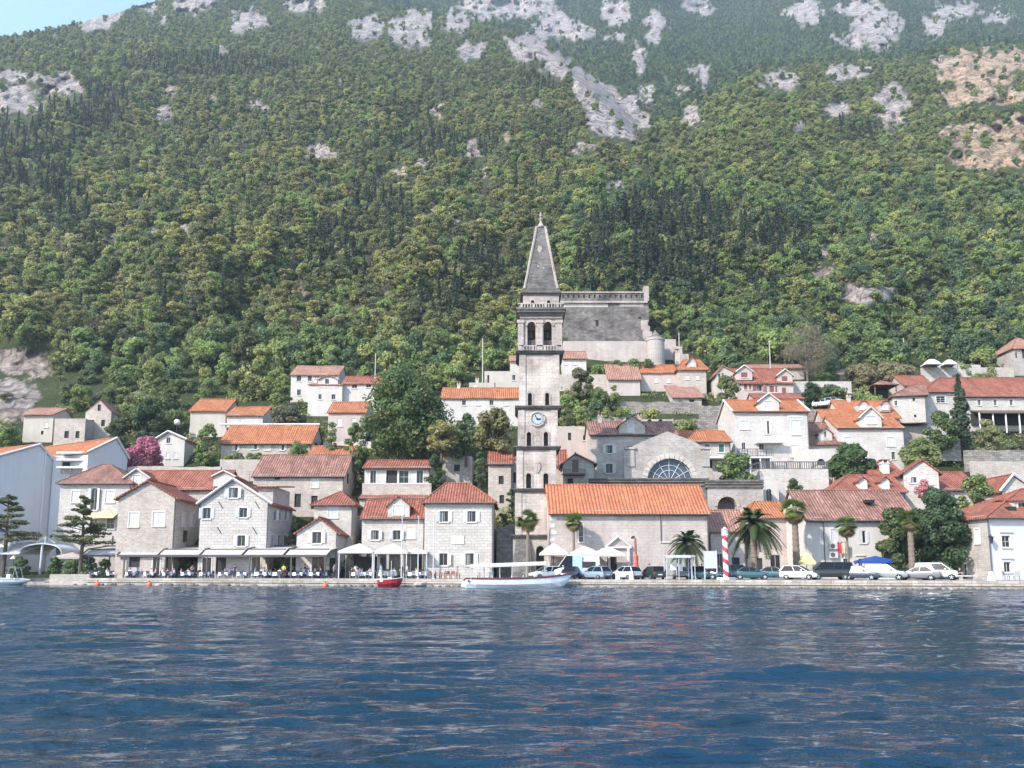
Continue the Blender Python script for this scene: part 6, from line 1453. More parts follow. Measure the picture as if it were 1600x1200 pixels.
# ------------------------------------------------------------------ people
def skinned(name, V, Ed, mat, sub=1, root=0):
    import bmesh
    me = bpy.data.meshes.new(name); me.from_pydata([v[0] for v in V], [], Ed); bm = bmesh.new(); bm.from_mesh(me); ly = bm.verts.layers.skin.verify(); bm.verts.ensure_lookup_table()
    for i, v in enumerate(bm.verts): v[ly].radius = (V[i][1], V[i][1] * (V[i][2] if len(V[i]) > 2 else 1)); v[ly].use_root = (i == root)
    bm.to_mesh(me); bm.free(); o = bpy.data.objects.new(name, me); COL.objects.link(o); o.modifiers.new('skin', 'SKIN'); s = o.modifiers.new('sub', 'SUBSURF'); s.levels = s.render_levels = sub
    dg = bpy.context.evaluated_depsgraph_get(); m2 = bpy.data.meshes.new_from_object(o.evaluated_get(dg)); bpy.data.objects.remove(o); m2.materials.clear(); m2.materials.append(mat); m2.name = name
    for p in m2.polygons: p.use_smooth = True
    return m2
SKIN = M_plain('skin', (.45, .27, .19), .6); HAIRD = M_plain('dark_hair', (.03, .022, .018), .6); HAIRB = M_plain('brown_hair', (.12, .07, .04), .6)
CLOTH = {k: M_plain(k + '_cloth', c, .85, var=.1) for k, c in dict(white=(.72, .72, .72), navy=(.03, .045, .10), blue=(.14, .26, .5), red=(.45, .05, .06), green=(.06, .22, .13), lime=(.45, .50, .08), black=(.02, .02, .022), pink=(.55, .3, .32), grey=(.3, .3, .32), beige=(.5, .43, .33)).items()}
def person_meshes(pose):
    if pose == 'stand':
        J = dict(pel=(0, 0, .95), spi=(0, .01, 1.16), che=(0, 0, 1.34), nec=(0, 0, 1.48), hd0=(0, -.02, 1.56), hd1=(0, -.01, 1.66), sl=(-.17, 0, 1.40), el=(-.24, .03, 1.13), wl=(-.25, -.07, .90), pl=(-.245, -.10, .83), hl=(-.09, 0, .90), kl=(-.10, -.02, .50), al=(-.10, .03, .09), tl=(-.11, -.13, .03))
    elif pose == 'walk':
        J = dict(pel=(0, 0, .94), spi=(0, -.01, 1.15), che=(0, -.03, 1.33), nec=(0, -.03, 1.47), hd0=(0, -.05, 1.55), hd1=(0, -.04, 1.65), sl=(-.17, -.02, 1.39), el=(-.23, .10, 1.14), wl=(-.22, .06, .92), pl=(-.22, .03, .85), hl=(-.09, 0, .89), kl=(-.10, -.14, .50), al=(-.10, -.12, .09), tl=(-.10, -.27, .04))
    else:
        J = dict(pel=(0, 0, .52), spi=(0, .03, .74), che=(0, .02, .92), nec=(0, 0, 1.06), hd0=(0, -.03, 1.14), hd1=(0, -.02, 1.24), sl=(-.17, .01, .98), el=(-.24, -.08, .73), wl=(-.15, -.31, .77), pl=(-.12, -.38, .775), hl=(-.09, -.02, .50), kl=(-.12, -.42, .52), al=(-.12, -.40, .10), tl=(-.12, -.54, .04))
    Rr = dict(pel=.13, spi=.115, che=.13, nec=.052, hd0=.068, hd1=.086, sl=.058, el=.042, wl=.029, pl=.034, hl=.082, kl=.058, al=.040, tl=.036)
    for k in ('sl', 'el', 'wl', 'pl', 'hl', 'kl', 'al', 'tl'):
        x, y, z = J[k]; J[k[0] + 'r'] = (-x, y, z); Rr[k[0] + 'r'] = Rr[k]
    if pose == 'walk': J['kr'] = (.10, .06, .49); J['ar'] = (.10, .30, .16); J['tr'] = (.10, .20, .05); J['er'] = (.24, -.06, 1.14); J['wr'] = (.22, -.22, .96); J['pr'] = (.21, -.28, .90)
    def chain(names, edges, extra):
        V = [(J[n], Rr[n] + extra) for n in names]; ix = {n: i for i, n in enumerate(names)}; return V, [(ix[a], ix[b]) for a, b in edges]
    body = ['pel', 'spi', 'che', 'nec', 'hd0', 'hd1', 'sl', 'el', 'wl', 'pl', 'sr', 'er', 'wr', 'pr', 'hl', 'kl', 'al', 'tl', 'hr', 'kr', 'ar', 'tr']
    ed = [('pel', 'spi'), ('spi', 'che'), ('che', 'nec'), ('nec', 'hd0'), ('hd0', 'hd1'), ('che', 'sl'), ('sl', 'el'), ('el', 'wl'), ('wl', 'pl'), ('che', 'sr'), ('sr', 'er'), ('er', 'wr'), ('wr', 'pr'), ('pel', 'hl'), ('hl', 'kl'), ('kl', 'al'), ('al', 'tl'), ('pel', 'hr'), ('hr', 'kr'), ('kr', 'ar'), ('ar', 'tr')]
    V, e = chain(body, ed, 0); bm_ = skinned('body', V, e, SKIN)
    import bmesh
    bm = bmesh.new(); bm.from_mesh(bm_); ex = MB(); h = Vector(J['hd1'])
    ex.loft([[h + Vector((x * s, -.08 - d, z)) for x, z in ((-.014, -.05), (.014, -.05), (.008, .0), (-.008, .0))] for s, d in ((1, 0), (.6, .025))])
    for sx in (-1, 1): ex.box(h.x + sx * .085 - .008, h.x + sx * .085 + .008, h.y - .01, h.y + .03, h.z - .05, h.z + .01)
    for w in ('l', 'r'):
        a, b = Vector(J['w' + w]), Vector(J['p' + w]); d = (b - a).normalized(); s = d.cross(Vector((1, 0, 0)) if abs(d.x) < .7 else Vector((0, 0, 1))).normalized(); sg = 1 if w == 'l' else -1
        for k in range(4):
            o0 = b + s * (k - 1.5) * .017; ln = (.06, .072, .068, .052)[k]; ex.tube([o0, o0 + d * ln * .5, o0 + d * ln + s.cross(d) * .015 * sg], [.0085, .008, .006], 5)
        o0 = a + (b - a) * .5 + s * .028; ex.tube([o0, o0 + d * .03 + s * .022, o0 + d * .055 + s * .02], [.010, .009, .007], 5)
    t = bpy.data.meshes.new('t'); t.from_pydata([tuple(v) for v in ex.v], [], ex.f); bm.from_mesh(t); bm.to_mesh(bm_); bm.free()
    V, e = chain(['che', 'spi', 'pel', 'sl', 'el', 'sr', 'er'], [('pel', 'spi'), ('spi', 'che'), ('che', 'sl'), ('sl', 'el'), ('che', 'sr'), ('sr', 'er')], .02); sh = skinned('shirt', V, e, CLOTH['white'])
    V, e = chain(['pel', 'hl', 'kl', 'al', 'hr', 'kr', 'ar'], [('pel', 'hl'), ('hl', 'kl'), ('kl', 'al'), ('pel', 'hr'), ('hr', 'kr'), ('kr', 'ar')], .014); tr = skinned('trousers', V, e, CLOTH['navy'])
    hb = MB(); h = Vector(J['hd1']); hb.loft([[h + Vector((.098 * c * math.cos(a), .105 * c * math.sin(a) + .018, z)) for a in [6.2832 * j / 12 for j in range(12)]] for c, z in ((.86, -.05), (1.02, .0), (.98, .045), (.7, .085), (.2, .105))]); 
    for i, v in enumerate(hb.v): 
        if v[1] < h.y - .05 and v[2] < h.z + .03: hb.v[i] = (v[0], h.y - .045, v[2] + .03)
    o = hb.build('hair', HAIRD, smooth=True); hm = o.data; bpy.data.objects.remove(o)
    ey = MB()
    for sx in (-1, 1): ey.box(h.x + sx * .032 - .009, h.x + sx * .032 + .009, h.y - .092, h.y - .08, h.z - .012, h.z + .002)
    ey.box(h.x - .02, h.x + .02, h.y - .088, h.y - .075, h.z - .082, h.z - .074); o = ey.build('face', HAIRD); fm = o.data; bpy.data.objects.remove(o)
    return bm_, sh, tr, hm, fm
PM = {k: person_meshes(k) for k in ('stand', 'walk', 'sit')}
def person(pose, x, y, z, rz, shirt, trousers, hair, label, grp=None, s=1.0):
    r = empty('person', (x, y, z), rz, label, 'person', grp); r.scale = (s, s, s); b, sh, tr, hm, fm = PM[pose]
    new_obj('body', b, r)
    for nm, me, mt in (('shirt', sh, CLOTH[shirt]), ('trousers', tr, CLOTH[trousers]), ('hair', hm, HAIRB if hair == 'brown' else HAIRD)):
        o = new_obj(nm, me, r); o.material_slots[0].link = 'OBJECT'; o.material_slots[0].material = mt
    new_obj('face', fm, r); return r
# ------------------------------------------------------------------ the quay terrace: tables, chairs, awnings
CH = {}
def chair_mesh(mat, rattan=False):
    mb = MB()
    mb.box(-.23, .23, -.23, .23, .42, .48)
    for x in (-.2, .2):
        mb.box(x - .022, x + .022, -.22, -.176, 0, .42); mb.loft([[(x - .022, .18, 0), (x + .022, .18, 0), (x + .022, .225, 0), (x - .022, .225, 0)], [(x - .022, .18, .45), (x + .022, .18, .45), (x + .022, .225, .45), (x - .022, .225, .45)], [(x - .022, .26, .92), (x + .022, .26, .92), (x + .022, .30, .92), (x - .022, .30, .92)]])
    mb.loft([[(-.2, .215, .52), (.2, .215, .52), (.2, .24, .52), (-.2, .24, .52)], [(-.2, .262, .9), (.2, .262, .9), (.2, .288, .9), (-.2, .288, .9)]])
    if rattan:
        for x in (-.25, .25): mb.box(x - .03, x + .03, -.2, .25, .62, .67); mb.box(x - .025, x + .025, -.2, -.15, 0, .62)
    o = mb.build('chair', mat); me = o.data; bpy.data.objects.remove(o); return me
NAVY = M_plain('navy_chair_fabric', (.035, .05, .11), .8); RAT = M_plain('rust_rattan', (.26, .10, .06), .8); GRC = M_plain('grey_chair_metal', (.22, .22, .24), .6)
CH['navy'], CH['rattan'], CH['grey'] = chair_mesh(NAVY), chair_mesh(RAT, True), chair_mesh(GRC)
LAB = {'navy': ('dark navy dining chair at the white clothed tables under the awnings', 'navy chairs under the awnings'), 'rattan': ('rust coloured rattan armchair in front of the cube shaped house', 'rattan chairs before the cube house'), 'grey': ('grey metal chair at the tables before the white pavilions', 'grey chairs before the pavilions')}
def chair(kind, x, y, rz):
    o = new_obj('chair', CH[kind]); o.location = (x, y, ZQ); o.rotation_euler = (0, 0, rz); tag(o, LAB[kind][0], 'chair', LAB[kind][1])
tb = MB(); tb.box(-.55, .55, -.4, .4, .70, .735); t_top = tb.build('tabletop', W_['brown']); tl_ = MB().box(-.03, .03, -.03, .03, 0, .7); t_leg = tl_.build('leg', W_['iron'])
ME_top, ME_leg = t_top.data, t_leg.data; bpy.data.objects.remove(t_top); bpy.data.objects.remove(t_leg)
ck_ = MB(); n = 40; rings = []
for lev, z, fl in ((0, .745, 0), (1, .742, 0), (2, .62, .02), (3, .42, .05)):
    rg_ = []
    for j in range(n):
        a = 6.2832 * j / n; cx_, sy_ = math.cos(a), math.sin(a); k = 1 / max(abs(cx_) / .58, abs(sy_) / .43); q = k * (.6 if lev == 0 else 1)
        w = fl * (.5 + .5 * math.sin(j * 2.2)); rg_.append(((q + w) * cx_, (q + w) * sy_, z - (.10 * (abs(cx_ * sy_) * 2) if lev == 3 else 0)))
    rings.append(rg_)
rings.reverse(); ck_.loft(rings, caps=False); ck_.f.append(tuple(range(3 * n, 4 * n))); ck_.m.append(0); o = ck_.build('tablecloth', CLOTH['white'], smooth=False); ME_cloth = o.data; bpy.data.objects.remove(o)
def table(x, y, grp, where, rz=0.0, sx=1.0):
    t = empty('dining_table', (x, y, ZQ), rz, 'dining table hidden under a white cloth ' + where, 'table', 'tables ' + grp); t.scale = (sx, 1, 1); new_obj('tabletop', ME_top, t)
    for a in (-.48, .48):
        for b in (-.34, .34): l = new_obj('leg', ME_leg, t); l.location = (a, b, 0)
    c = new_obj('tablecloth', ME_cloth); c.location = (x, y, ZQ); c.rotation_euler = (0, 0, rz); c.scale = (sx, 1, 1); tag(c, 'white tablecloth draped over a dining table ' + where, 'tablecloth', 'tablecloths ' + grp)
    rr = random.Random(int(x * 100)); items = []
    return t
SH = [('white', 'white'), ('navy', 'dark blue'), ('blue', 'light blue'), ('red', 'red'), ('grey', 'grey'), ('black', 'black'), ('pink', 'pink'), ('beige', 'beige')]
rp = random.Random(21)
def seat(kind, x, y, face, ppl, where, grp):
    """chair plus, perhaps, a diner; face = direction the sitter looks (radians, 0 = towards -y)"""
    chair(kind, x, y, face)
    if rp.random() < ppl:
        s, w = rp.choices(SH, [5, 3, 3, 2, 2, 3, 1, 2])[0]
        person('sit', x, y, ZQ - .03, face, s, rp.choice(['navy', 'black', 'grey', 'beige']), rp.choice(['dark', 'brown']), 'seated diner in a %s shirt at the white tables %s' % (w, where), 'diners in %s shirts %s' % (w, grp), rp.uniform(.94, 1.04))
for i, px in enumerate((147, 176, 205, 234, 263, 292, 321, 350, 379, 408, 437, 466, 492)):
    for row, off in enumerate((2.3, 5.2)):
        x = P(px + row * 13, 900, Yq(px) + off).x; y = Yq(px) + off
        table(x, y, 'under the awnings', 'under the quay awnings', 0, 1.25 if i in (9, 10) and row == 0 else 1.0)
        for k, (dx, dy, fc) in enumerate(((-.72, -.05, math.pi / 2), (.72, .05, -math.pi / 2), (-.15, .68, 0), (.15, -.70, math.pi))):
            if row == 1 and k == 3: continue
            seat('navy', x + dx, y + dy, fc + rp.uniform(-.2, .2), (.5, .5, .5, .28)[k], 'under the quay awnings', 'under the awnings')
for i, px in enumerate((558, 574, 600, 612, 646, 660)):
    y = Yq(px) + 3.0 + (i % 2) * .6; x = P(px, 900, y).x; table(x, y, 'before the pavilions', 'before the white pavilions')
    for k, (dx, dy, fc) in enumerate(((-.70, .2, math.pi / 2), (.2, .66, 0), (.1, -.66, math.pi))): seat('grey', x + dx, y + dy, fc + rp.uniform(-.3, .3), .45, 'before the white pavilions', 'before the pavilions')
for i, px in enumerate((676, 684, 692, 700, 708, 716)):
    y = Yq(px) + 3 + (i % 2) * .9; chair('rattan', P(px, 900, y).x, y, rp.choice([math.pi / 2, -math.pi / 2, 0]) + rp.uniform(-.2, .2))
for px in (680, 705):
    y = Yq(px) + 4.6; x = P(px, 900, y).x; t = empty('cafe_table', (x, y, ZQ), 0, 'small round pinkish cafe table among the rattan chairs', 'table', 'cafe tables before the cube house'); MB().lathe([(.38, .70), (.38, .73)], n=16).build('tabletop', CLOTH['pink'], t); MB().lathe([(.22, 0), (.05, .05), (.04, .7)], n=10).build('pedestal', W_['iron'], t)
yq = lambda px, off: (P(px, 900, Yq(px) + off).x, Yq(px) + off)
for pose, px, off, rz, sh, tr, hr, lab in (
    ('stand', 443, 1.7, math.pi, 'lime', 'black', 'dark', 'person in a yellow green top standing at the edge of the awning terrace'),
    ('stand', 522, 2.6, 1.3, 'grey', 'black', 'dark', 'person in a grey top leaning near the right end of the awnings'),
    ('stand', 556, 5.5, .3, 'white', 'black', 'dark', 'waiter in a white shirt standing in the left white pavilion'),
    ('walk', 582, 3.8, 1.2, 'red', 'navy', 'brown', 'person in a red top walking between the two white pavilions'),
    ('stand', 595, 2.0, -1.0, 'blue', 'white', 'brown', 'person in a bright blue top beside the red boat'),
    ('stand', 627, 4.5, .5, 'black', 'black', 'dark', 'person in black before the right white pavilion'),
    ('walk', 636, 3.2, -1.2, 'white', 'beige', 'dark', 'person in white walking by the white flagpoles'),
    ('stand', 1015, 8.5, 2.5, 'green', 'navy', 'dark', 'person in a green top standing behind the dark hatchback'),
    ('stand', 1097, 8.2, .5, 'blue', 'navy', 'dark', 'person in blue standing left of the information board'),
    ('stand', 1124, 8.4, -.4, 'grey', 'navy', 'dark', 'person in grey standing between information board and striped post'),
    ('stand', 8, 4.0, 0, 'white', 'beige', 'dark', 'person in a white shirt on the landing above the left boat'),
    ('walk', 262, 7.2, 1.5, 'white', 'black', 'dark', 'waiter in white walking behind the awning tables at left'),
    ('walk', 397, 7.5, -1.5, 'white', 'black', 'dark', 'waiter in white walking behind the awning tables before the dark doorway')):
    x, y = yq(px, off); person(pose, x, y, ZQ, rz, sh, tr, hr, lab)
for i, (px, off) in enumerate(((150, 7.4), (168, 6.8), (190, 7.6), (214, 3.7), (238, 7.0), (275, 6.9), (300, 3.8), (318, 7.4), (342, 7.0), (366, 3.6), (384, 7.2), (420, 6.9), (456, 7.0), (476, 3.8), (500, 6.6), (512, 4.4))):
    x, y = yq(px, off); s_, wd_ = SH[i % 8]; person('walk' if i % 3 == 0 else 'stand', x, y, ZQ, rp.uniform(0, 6.28), s_, ['navy', 'black', 'grey'][i % 3], ['dark', 'brown'][i % 2], 'person in a %s top standing among the tables under the quay awnings' % wd_, 'people in %s tops among the awning tables' % wd_)
# awnings
AWN = M_plain('awning_canvas', (.48, .46, .45), .85, var=.05); AWT = M_plain('terrace_canvas', (.40, .385, .38), .85, var=.08); AWF = M_plain('awning_frame', (.09, .065, .065), .6); AWB = M_plain('awning_beam', (.075, .05, .05), .6)
segs = [128, 183, 247, 312, 378, 443, 511]
for i, (a, b) in enumerate(zip(segs, segs[1:])):
    Yf, Yb = Yq(a) + 1.6, Yq(a) + 7.0; A, Bv = P(a, 865, Yf), P(b, 865, Yf); zf, zb_ = A.z - ZQ, P(a, 856, Yb).z - ZQ + .15
    r = empty('awning', (A.x, Yf, ZQ), 0, ['leftmost white awning of the quay terrace, beside the layered pine', 'white quay awning below the brownish stone gable', 'white quay awning before the shaded side of the brownish gable house', 'white quay awning before the left half of the limestone gable', 'white quay awning before the right half of the limestone gable', 'rightmost white awning of the quay terrace, before the small low gable'][i], 'awning')
    w = Bv.x - A.x; D_ = Yb - Yf; cvs = MB(); cvs.slab([(.25, 0, zf - .12), (w - .06, 0, zf - .12), (w + .3, .75, zf + .5), (.6, .75, zf + .5)], .04); cvs.slab([(.6, .76, zf + .5), (w + .3, .76, zf + .5), (w + .6, D_, zb_), (.9, D_, zb_)], .04); cvs.build('canvas', AWT, r)
    fr = MB(); fr.box(0, w, -.08, .06, zf - .42, zf - .14); fr.box(0, w, D_ - .05, D_ + .08, zb_ + .02, zb_ + .2); fr.tube([(0, -.05, zf - .15), (.42, .74, zf + .6), (.55, D_, zb_ + .08)], .09, 6); fr.box(.4, w + .1, .72, .8, zf + .5, zf + .62); fr.build('beam', AWB, r)
    ps = MB(); ps.box(.9, 1.04, -.06, .08, 0, zf - .3); ps.build('post', AWF, r); ps = MB(); ps.box(.9, 1.04, D_ - .1, D_ + .04, 0, zb_); ps.tube([(1.2, D_, zb_ + .1), (1.2, D_, zb_ + 1.5)], .1, 5); ps.tube([(1.2, D_, zb_ + 1.3), (.55, D_, zb_ + .15)], .04, 5); ps.tube([(1.2, D_, zb_ + 1.3), (1.9, D_, zb_ + .15)], .04, 5); ps.build('post', AWF, r)
    if i == 5: ps = MB(); ps.box(w - .3, w - .16, -.06, .08, 0, zf - .3); ps.build('post', AWF, r)
# white pavilions and parasols
def pavilion(name, label, px, w, pt, pe, Y, mat, posts=True, cat='pavilion', flap=True):
    p = P(px, 900, Y); R = w / 2 / F * Y; ze = P(px, pe, Y).z - ZQ; zt = P(px, pt, Y).z - ZQ; r = empty(name, (p.x, Y, ZQ), 0, label, cat); mb = MB(); D_ = min(R * 2, 4.5 if posts else 2.9)
    c0 = [(-R, 0, ze), (R, 0, ze), (R, D_, ze), (-R, D_, ze)]; mid = [((x * .55), D_ / 2 + (y - D_ / 2) * .55, ze + (zt - ze) * .5) for x, y, z in c0]
    for i in range(4): j = (i + 1) % 4; mb.poly([c0[i], c0[j], mid[j], mid[i]]); mb.poly([mid[i], mid[j], (0, D_ / 2, zt)])
    if flap:
        for i in range(4):
            j = (i + 1) % 4; a, b = c0[i], c0[j]; mb.poly([a, b, (b[0], b[1], ze - .28), (a[0], a[1], ze - .28)])
    mb.build('canopy', mat, r)
    if posts:
        for x in (-R * .93, R * .93):
            for y in (.12, D_ - .12): MB().box(x - .06, x + .06, y - .06, y + .06, 0, ze).build('post', W_['steel'], r)
    else: MB().tube([(0, D_ / 2, 0), (0, D_ / 2, zt)], .05, 8).build('pole', W_['brown'], r); MB().lathe([(.4, 0), (.38, .08), (.06, .1)], (0, D_ / 2, 0), 12).build('base', W_['iron'], r)
    return r
CREAM = M_plain('cream_canvas', (.47, .42, .375), .85, var=.06)
pv = pavilion('pavilion', 'white square pavilion tent with pitched top right of the awnings', 555, 56, 848, 861, 97.5, AWN)
pv2 = pavilion('pavilion', 'creamy white pavilion tent right of the other pavilion, behind the red boat', 609, 54, 848, 862, 97.5, CREAM)
pavilion('pavilion', 'narrow white canopy left of the cube shaped house, behind the flagpoles', 648, 38, 856, 862, 99.5, AWN)
pavilion('parasol', 'cream parasol behind the cab of the white and blue van', 866, 44, 848, 864, 94.6, CREAM, False, 'parasol')
pavilion('parasol', 'cream parasol above the rear of the white and blue van', 915, 46, 852, 864, 94.8, CREAM, False, 'parasol')
pavilion('parasol', 'cream parasol beside the pedimented doorway', 952, 52, 853, 866, 94.4, CREAM, False, 'parasol')
pavilion('parasol', 'small yellow parasol behind the black van', 1265, 22, 862, 878, 92.5, YEL, False, 'parasol')
BLUE = M_plain('blue_awning', (.015, .055, .25), .7)
st = pavilion('market_stall', 'market stall with bright blue canopy below the spreading tree', 1380, 48, 868, 876, 90.5, BLUE, True, 'stall')
MB().box(-1.4, 1.4, .3, 1.0, .0, .9).build('counter', W_['white'], st)
for i in range(4): MB().box(-1.2 + i * .6, -.8 + i * .6, .35, .8, .9, 1.35).build('crate', W_['frame'], st)
# dark glazed fronts under the pavilions belong to the stone house behind
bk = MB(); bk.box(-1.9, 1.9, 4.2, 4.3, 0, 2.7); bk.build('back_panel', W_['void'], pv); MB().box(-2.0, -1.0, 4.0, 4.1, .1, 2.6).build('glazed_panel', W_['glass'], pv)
for px0, px1, m in ((578, 586, 'brown'), (590, 602, 'glass'), (608, 624, 'glass'), (632, 654, 'glass')):
    addbox(Hh, 'shop_front', px0, px1, 866, 893, -.12 if px0 > 560 else -.5, .05, W_[m])
# ------------------------------------------------------------------ vehicles
TYRE = M_plain('tyre_rubber', (.02, .02, .02), .9); RIM = M_plain('wheel_rim', (.42, .43, .45), .35, .7); CGL = M_glass('car_glass', (.012, .015, .02), .2); CGL.node_tree.nodes['Principled BSDF'].inputs['Specular IOR Level'].default_value = .2; LAMPW = M_plain('headlamp_glass', (.6, .62, .65), .15); LAMPR = M_plain('tail_lamp', (.35, .02, .02), .25); PLATE = M_plain('number_plate', (.7, .7, .7), .5); PLA = M_plain('dark_plastic', (.03, .03, .032), .7)
PAINT = {k: M_plain(k + '_car_paint', c, r, mt, var=.03, coat=.6) for k, c, r, mt in (('white', (.47, .48, .49), .35, 0), ('silver', (.21, .235, .25), .4, .2), ('paleblue', (.22, .29, .37), .4, .2), ('navy', (.02, .035, .06), .3, .2), ('black', (.012, .013, .015), .25, 0), ('teal', (.02, .075, .095), .3, .3), ('green', (.012, .035, .03), .3, .2), ('grey', (.13, .14, .15), .4, .2), ('lightblue', (.33, .48, .66), .35, 0))}
# stations: x from rear to front, z bottom, z top of the body side, half width; greenhouse: (x rear base, x rear top, x front top, x front base, z roof)
SPEC = {'hatch': (4.0, 1.74, [(-1.98, .42, .62, .72), (-1.93, .26, .92, .8), (-1.4, .2, .95, .87), (.3, .2, .93, .87), (.95, .2, .93, .86), (1.6, .22, .80, .82), (1.93, .28, .66, .74), (1.99, .38, .52, .66)], (-1.86, -1.5, .1, 1.0, 1.48)),
        'suv': (4.4, 1.82, [(-2.18, .46, .7, .76), (-2.12, .3, 1.05, .84), (-1.5, .26, 1.06, .9), (.4, .26, 1.04, .9), (1.0, .26, 1.03, .9), (1.75, .28, .95, .87), (2.1, .32, .8, .8), (2.18, .42, .6, .7)], (-2.08, -1.85, .25, 1.05, 1.66)),
        'sedan': (4.5, 1.78, [(-2.24, .42, .66, .72), (-2.18, .28, .98, .8), (-1.5, .2, .99, .88), (.3, .2, .93, .88), (.95, .2, .92, .87), (1.75, .22, .78, .84), (2.15, .28, .64, .76), (2.24, .38, .52, .66)], (-1.75, -1.0, .1, 1.0, 1.42)),
        'van': (4.75, 1.9, [(-2.36, .5, .8, .88), (-2.33, .34, 1.2, .93), (-1.6, .3, 1.2, .95), (.8, .3, 1.2, .95), (1.45, .3, 1.15, .94), (2.0, .32, .98, .9), (2.3, .36, .75, .84), (2.37, .45, .6, .74)], (-2.3, -2.22, .95, 1.65, 1.92)),
        'smallvan': (4.4, 1.82, [(-2.18, .5, .8, .82), (-2.14, .34, 1.12, .88), (-1.5, .3, 1.12, .91), (.6, .3, 1.1, .91), (1.2, .3, 1.1, .9), (1.75, .3, .98, .87), (2.1, .36, .8, .8), (2.18, .45, .62, .7)], (-2.12, -2.02, .45, 1.3, 1.82)),
        'camper': (5.6, 2.0, [(-2.8, .5, .9, .95), (-2.78, .38, 1.5, 1.0), (-1.8, .34, 1.5, 1.0), (1.4, .34, 1.45, 1.0), (1.9, .34, 1.3, .98), (2.4, .36, 1.12, .94), (2.74, .4, .85, .88), (2.82, .5, .66, .78)], (-2.78, -2.74, 1.15, 2.05, 2.75))}
CARM = {}
def car_parts(kind):
    L_, W2, stn, (rb_, rt, ft_, fb, zr) = SPEC[kind]; parts = []
    mb = MB(); rings = []
    for x, zb, zt, w in stn:
        h = zt - zb; rings.append([(x, y * w, zb + h * z) for y, z in ((-.86, 0), (.86, 0), (.97, .12), (1, .45), (.985, .78), (.93, .97), (.8, 1), (-.8, 1), (-.93, .97), (-.985, .78), (-1, .45), (-.97, .12))])
    mb.loft(rings); zt0 = [s[2] for s in stn][3]; wb, wr = stn[3][3] * .95, stn[3][3] * .74
    # roof shell with pillars
    def gh(z): t = (z - zt0 + .02) / (zr - zt0); return (rb_ + (rt - rb_) * t, fb + (ft_ - fb) * t, wb + (wr - wb) * t)
    mb.loft([[(rt + .02 - .0, -wr, zr - .05), (ft_ - .02, -wr, zr - .05), (ft_ - .02, wr, zr - .05), (rt + .02, wr, zr - .05)], [(rt - .02, -wr * .98, zr - .01), (ft_, -wr * .98, zr - .01), (ft_, wr * .98, zr - .01), (rt - .02, wr * .98, zr - .01)], [(rt + .2, -wr * .8, zr + .035), (ft_ - .25, -wr * .8, zr + .035), (ft_ - .25, wr * .8, zr + .035), (rt + .2, wr * .8, zr + .035)]])
    for s in (-1, 1):
        for t0, t1, wd in ((rb_, rt, .09), (fb, ft_, .045), ((rb_ + fb) / 2 + .12, (rt + ft_) / 2 + .1, .035)) + (((rb_ + (fb - rb_) * .28, rt + (ft_ - rt) * .27, .04),) if kind in ('suv', 'van') else ()):
            mb.loft([[(t0 - wd, s * (wb + .012), zt0 - .03), (t0 + wd, s * (wb + .012), zt0 - .03), (t0 + wd, s * (wb - .03), zt0 - .03), (t0 - wd, s * (wb - .03), zt0 - .03)], [(t1 - wd * .7, s * (wr + .012), zr - .04), (t1 + wd * .7, s * (wr + .012), zr - .04), (t1 + wd * .7, s * (wr - .03), zr - .04), (t1 - wd * .7, s * (wr - .03), zr - .04)]])
        if kind in ('camper', 'smallvan'):      # blank side panels behind the cab
            e = rb_ + (fb - rb_) * (.66 if kind == 'camper' else .5); e2 = rt + (ft_ - rt) * (.66 if kind == 'camper' else .5)
            mb.poly([(rb_, s * (wb + .014), zt0 - .02), (e, s * (wb + .014), zt0 - .02), (e2, s * (wr + .014), zr - .03), (rt, s * (wr + .014), zr - .03)])
        mb.box((ft_ + fb) / 2 - .2, (ft_ + fb) / 2 - .02, s * (wb + .03) - .1 * (s < 0), s * (wb + .03) + .1 * (s > 0), zt0 + .02, zt0 + .17)
    parts.append(('body', mb, 'paint'))
    g = MB(); z0 = zt0 - .03; g.loft([[(rb_, -wb, z0), (fb, -wb, z0), (fb, wb, z0), (rb_, wb, z0)], [(rt, -wr, zr - .03), (ft_, -wr, zr - .03), (ft_, wr, zr - .03), (rt, wr, zr - .03)]]); parts.append(('window', g, CGL))
    x0, x1 = stn[0][0], stn[-1][0]; zf = stn[-2][2]; wf = stn[-2][3]
    for s in (-1, 1):
        q = MB(); q.loft([[(stn[-2][0] - .32, s * (wf + .055), zf - .06), (stn[-2][0] - .32, s * (wf + .055), zf + .06), (stn[-2][0] - .34, s * (wf - .12), zf + .06), (stn[-2][0] - .34, s * (wf - .12), zf - .06)], [(x1 + .0, s * (wf - .14), zf - .15), (x1 - .05, s * (wf - .14), zf - .01), (x1 - .02, s * (wf - .34), zf - .03), (x1 + .03, s * (wf - .34), zf - .16)]]); parts.append(('headlight', q, LAMPW))
        q = MB(); zz = stn[1][2]; q.box(x0 - .02, x0 + .24, s * (stn[1][3] - .02) - .14 * (s > 0), s * (stn[1][3] - .02) + .14 * (s < 0), zz - .3, zz - .06) if kind not in ('van', 'camper', 'smallvan') else q.box(x0 - .01, x0 + .12, s * (stn[1][3] + .012) - .12 * (s > 0), s * (stn[1][3] + .012) + .12 * (s < 0), zz - .35, zz + .2)
        parts.append(('tail_light', q, LAMPR))
    q = MB(); q.box(x1 - .1, x1 + .035, -.55, .55, stn[-1][1] - .08, stn[-1][1] + .06); q.box(x1 - .1, x1 + .02, -.5, .5, stn[-1][1] + .1, stn[-1][2] - .02); q.box(x0 - .03, x0 + .1, -.7, .7, stn[0][1] - .12, stn[0][1] + .02); parts.append(('bumper', q, PLA))
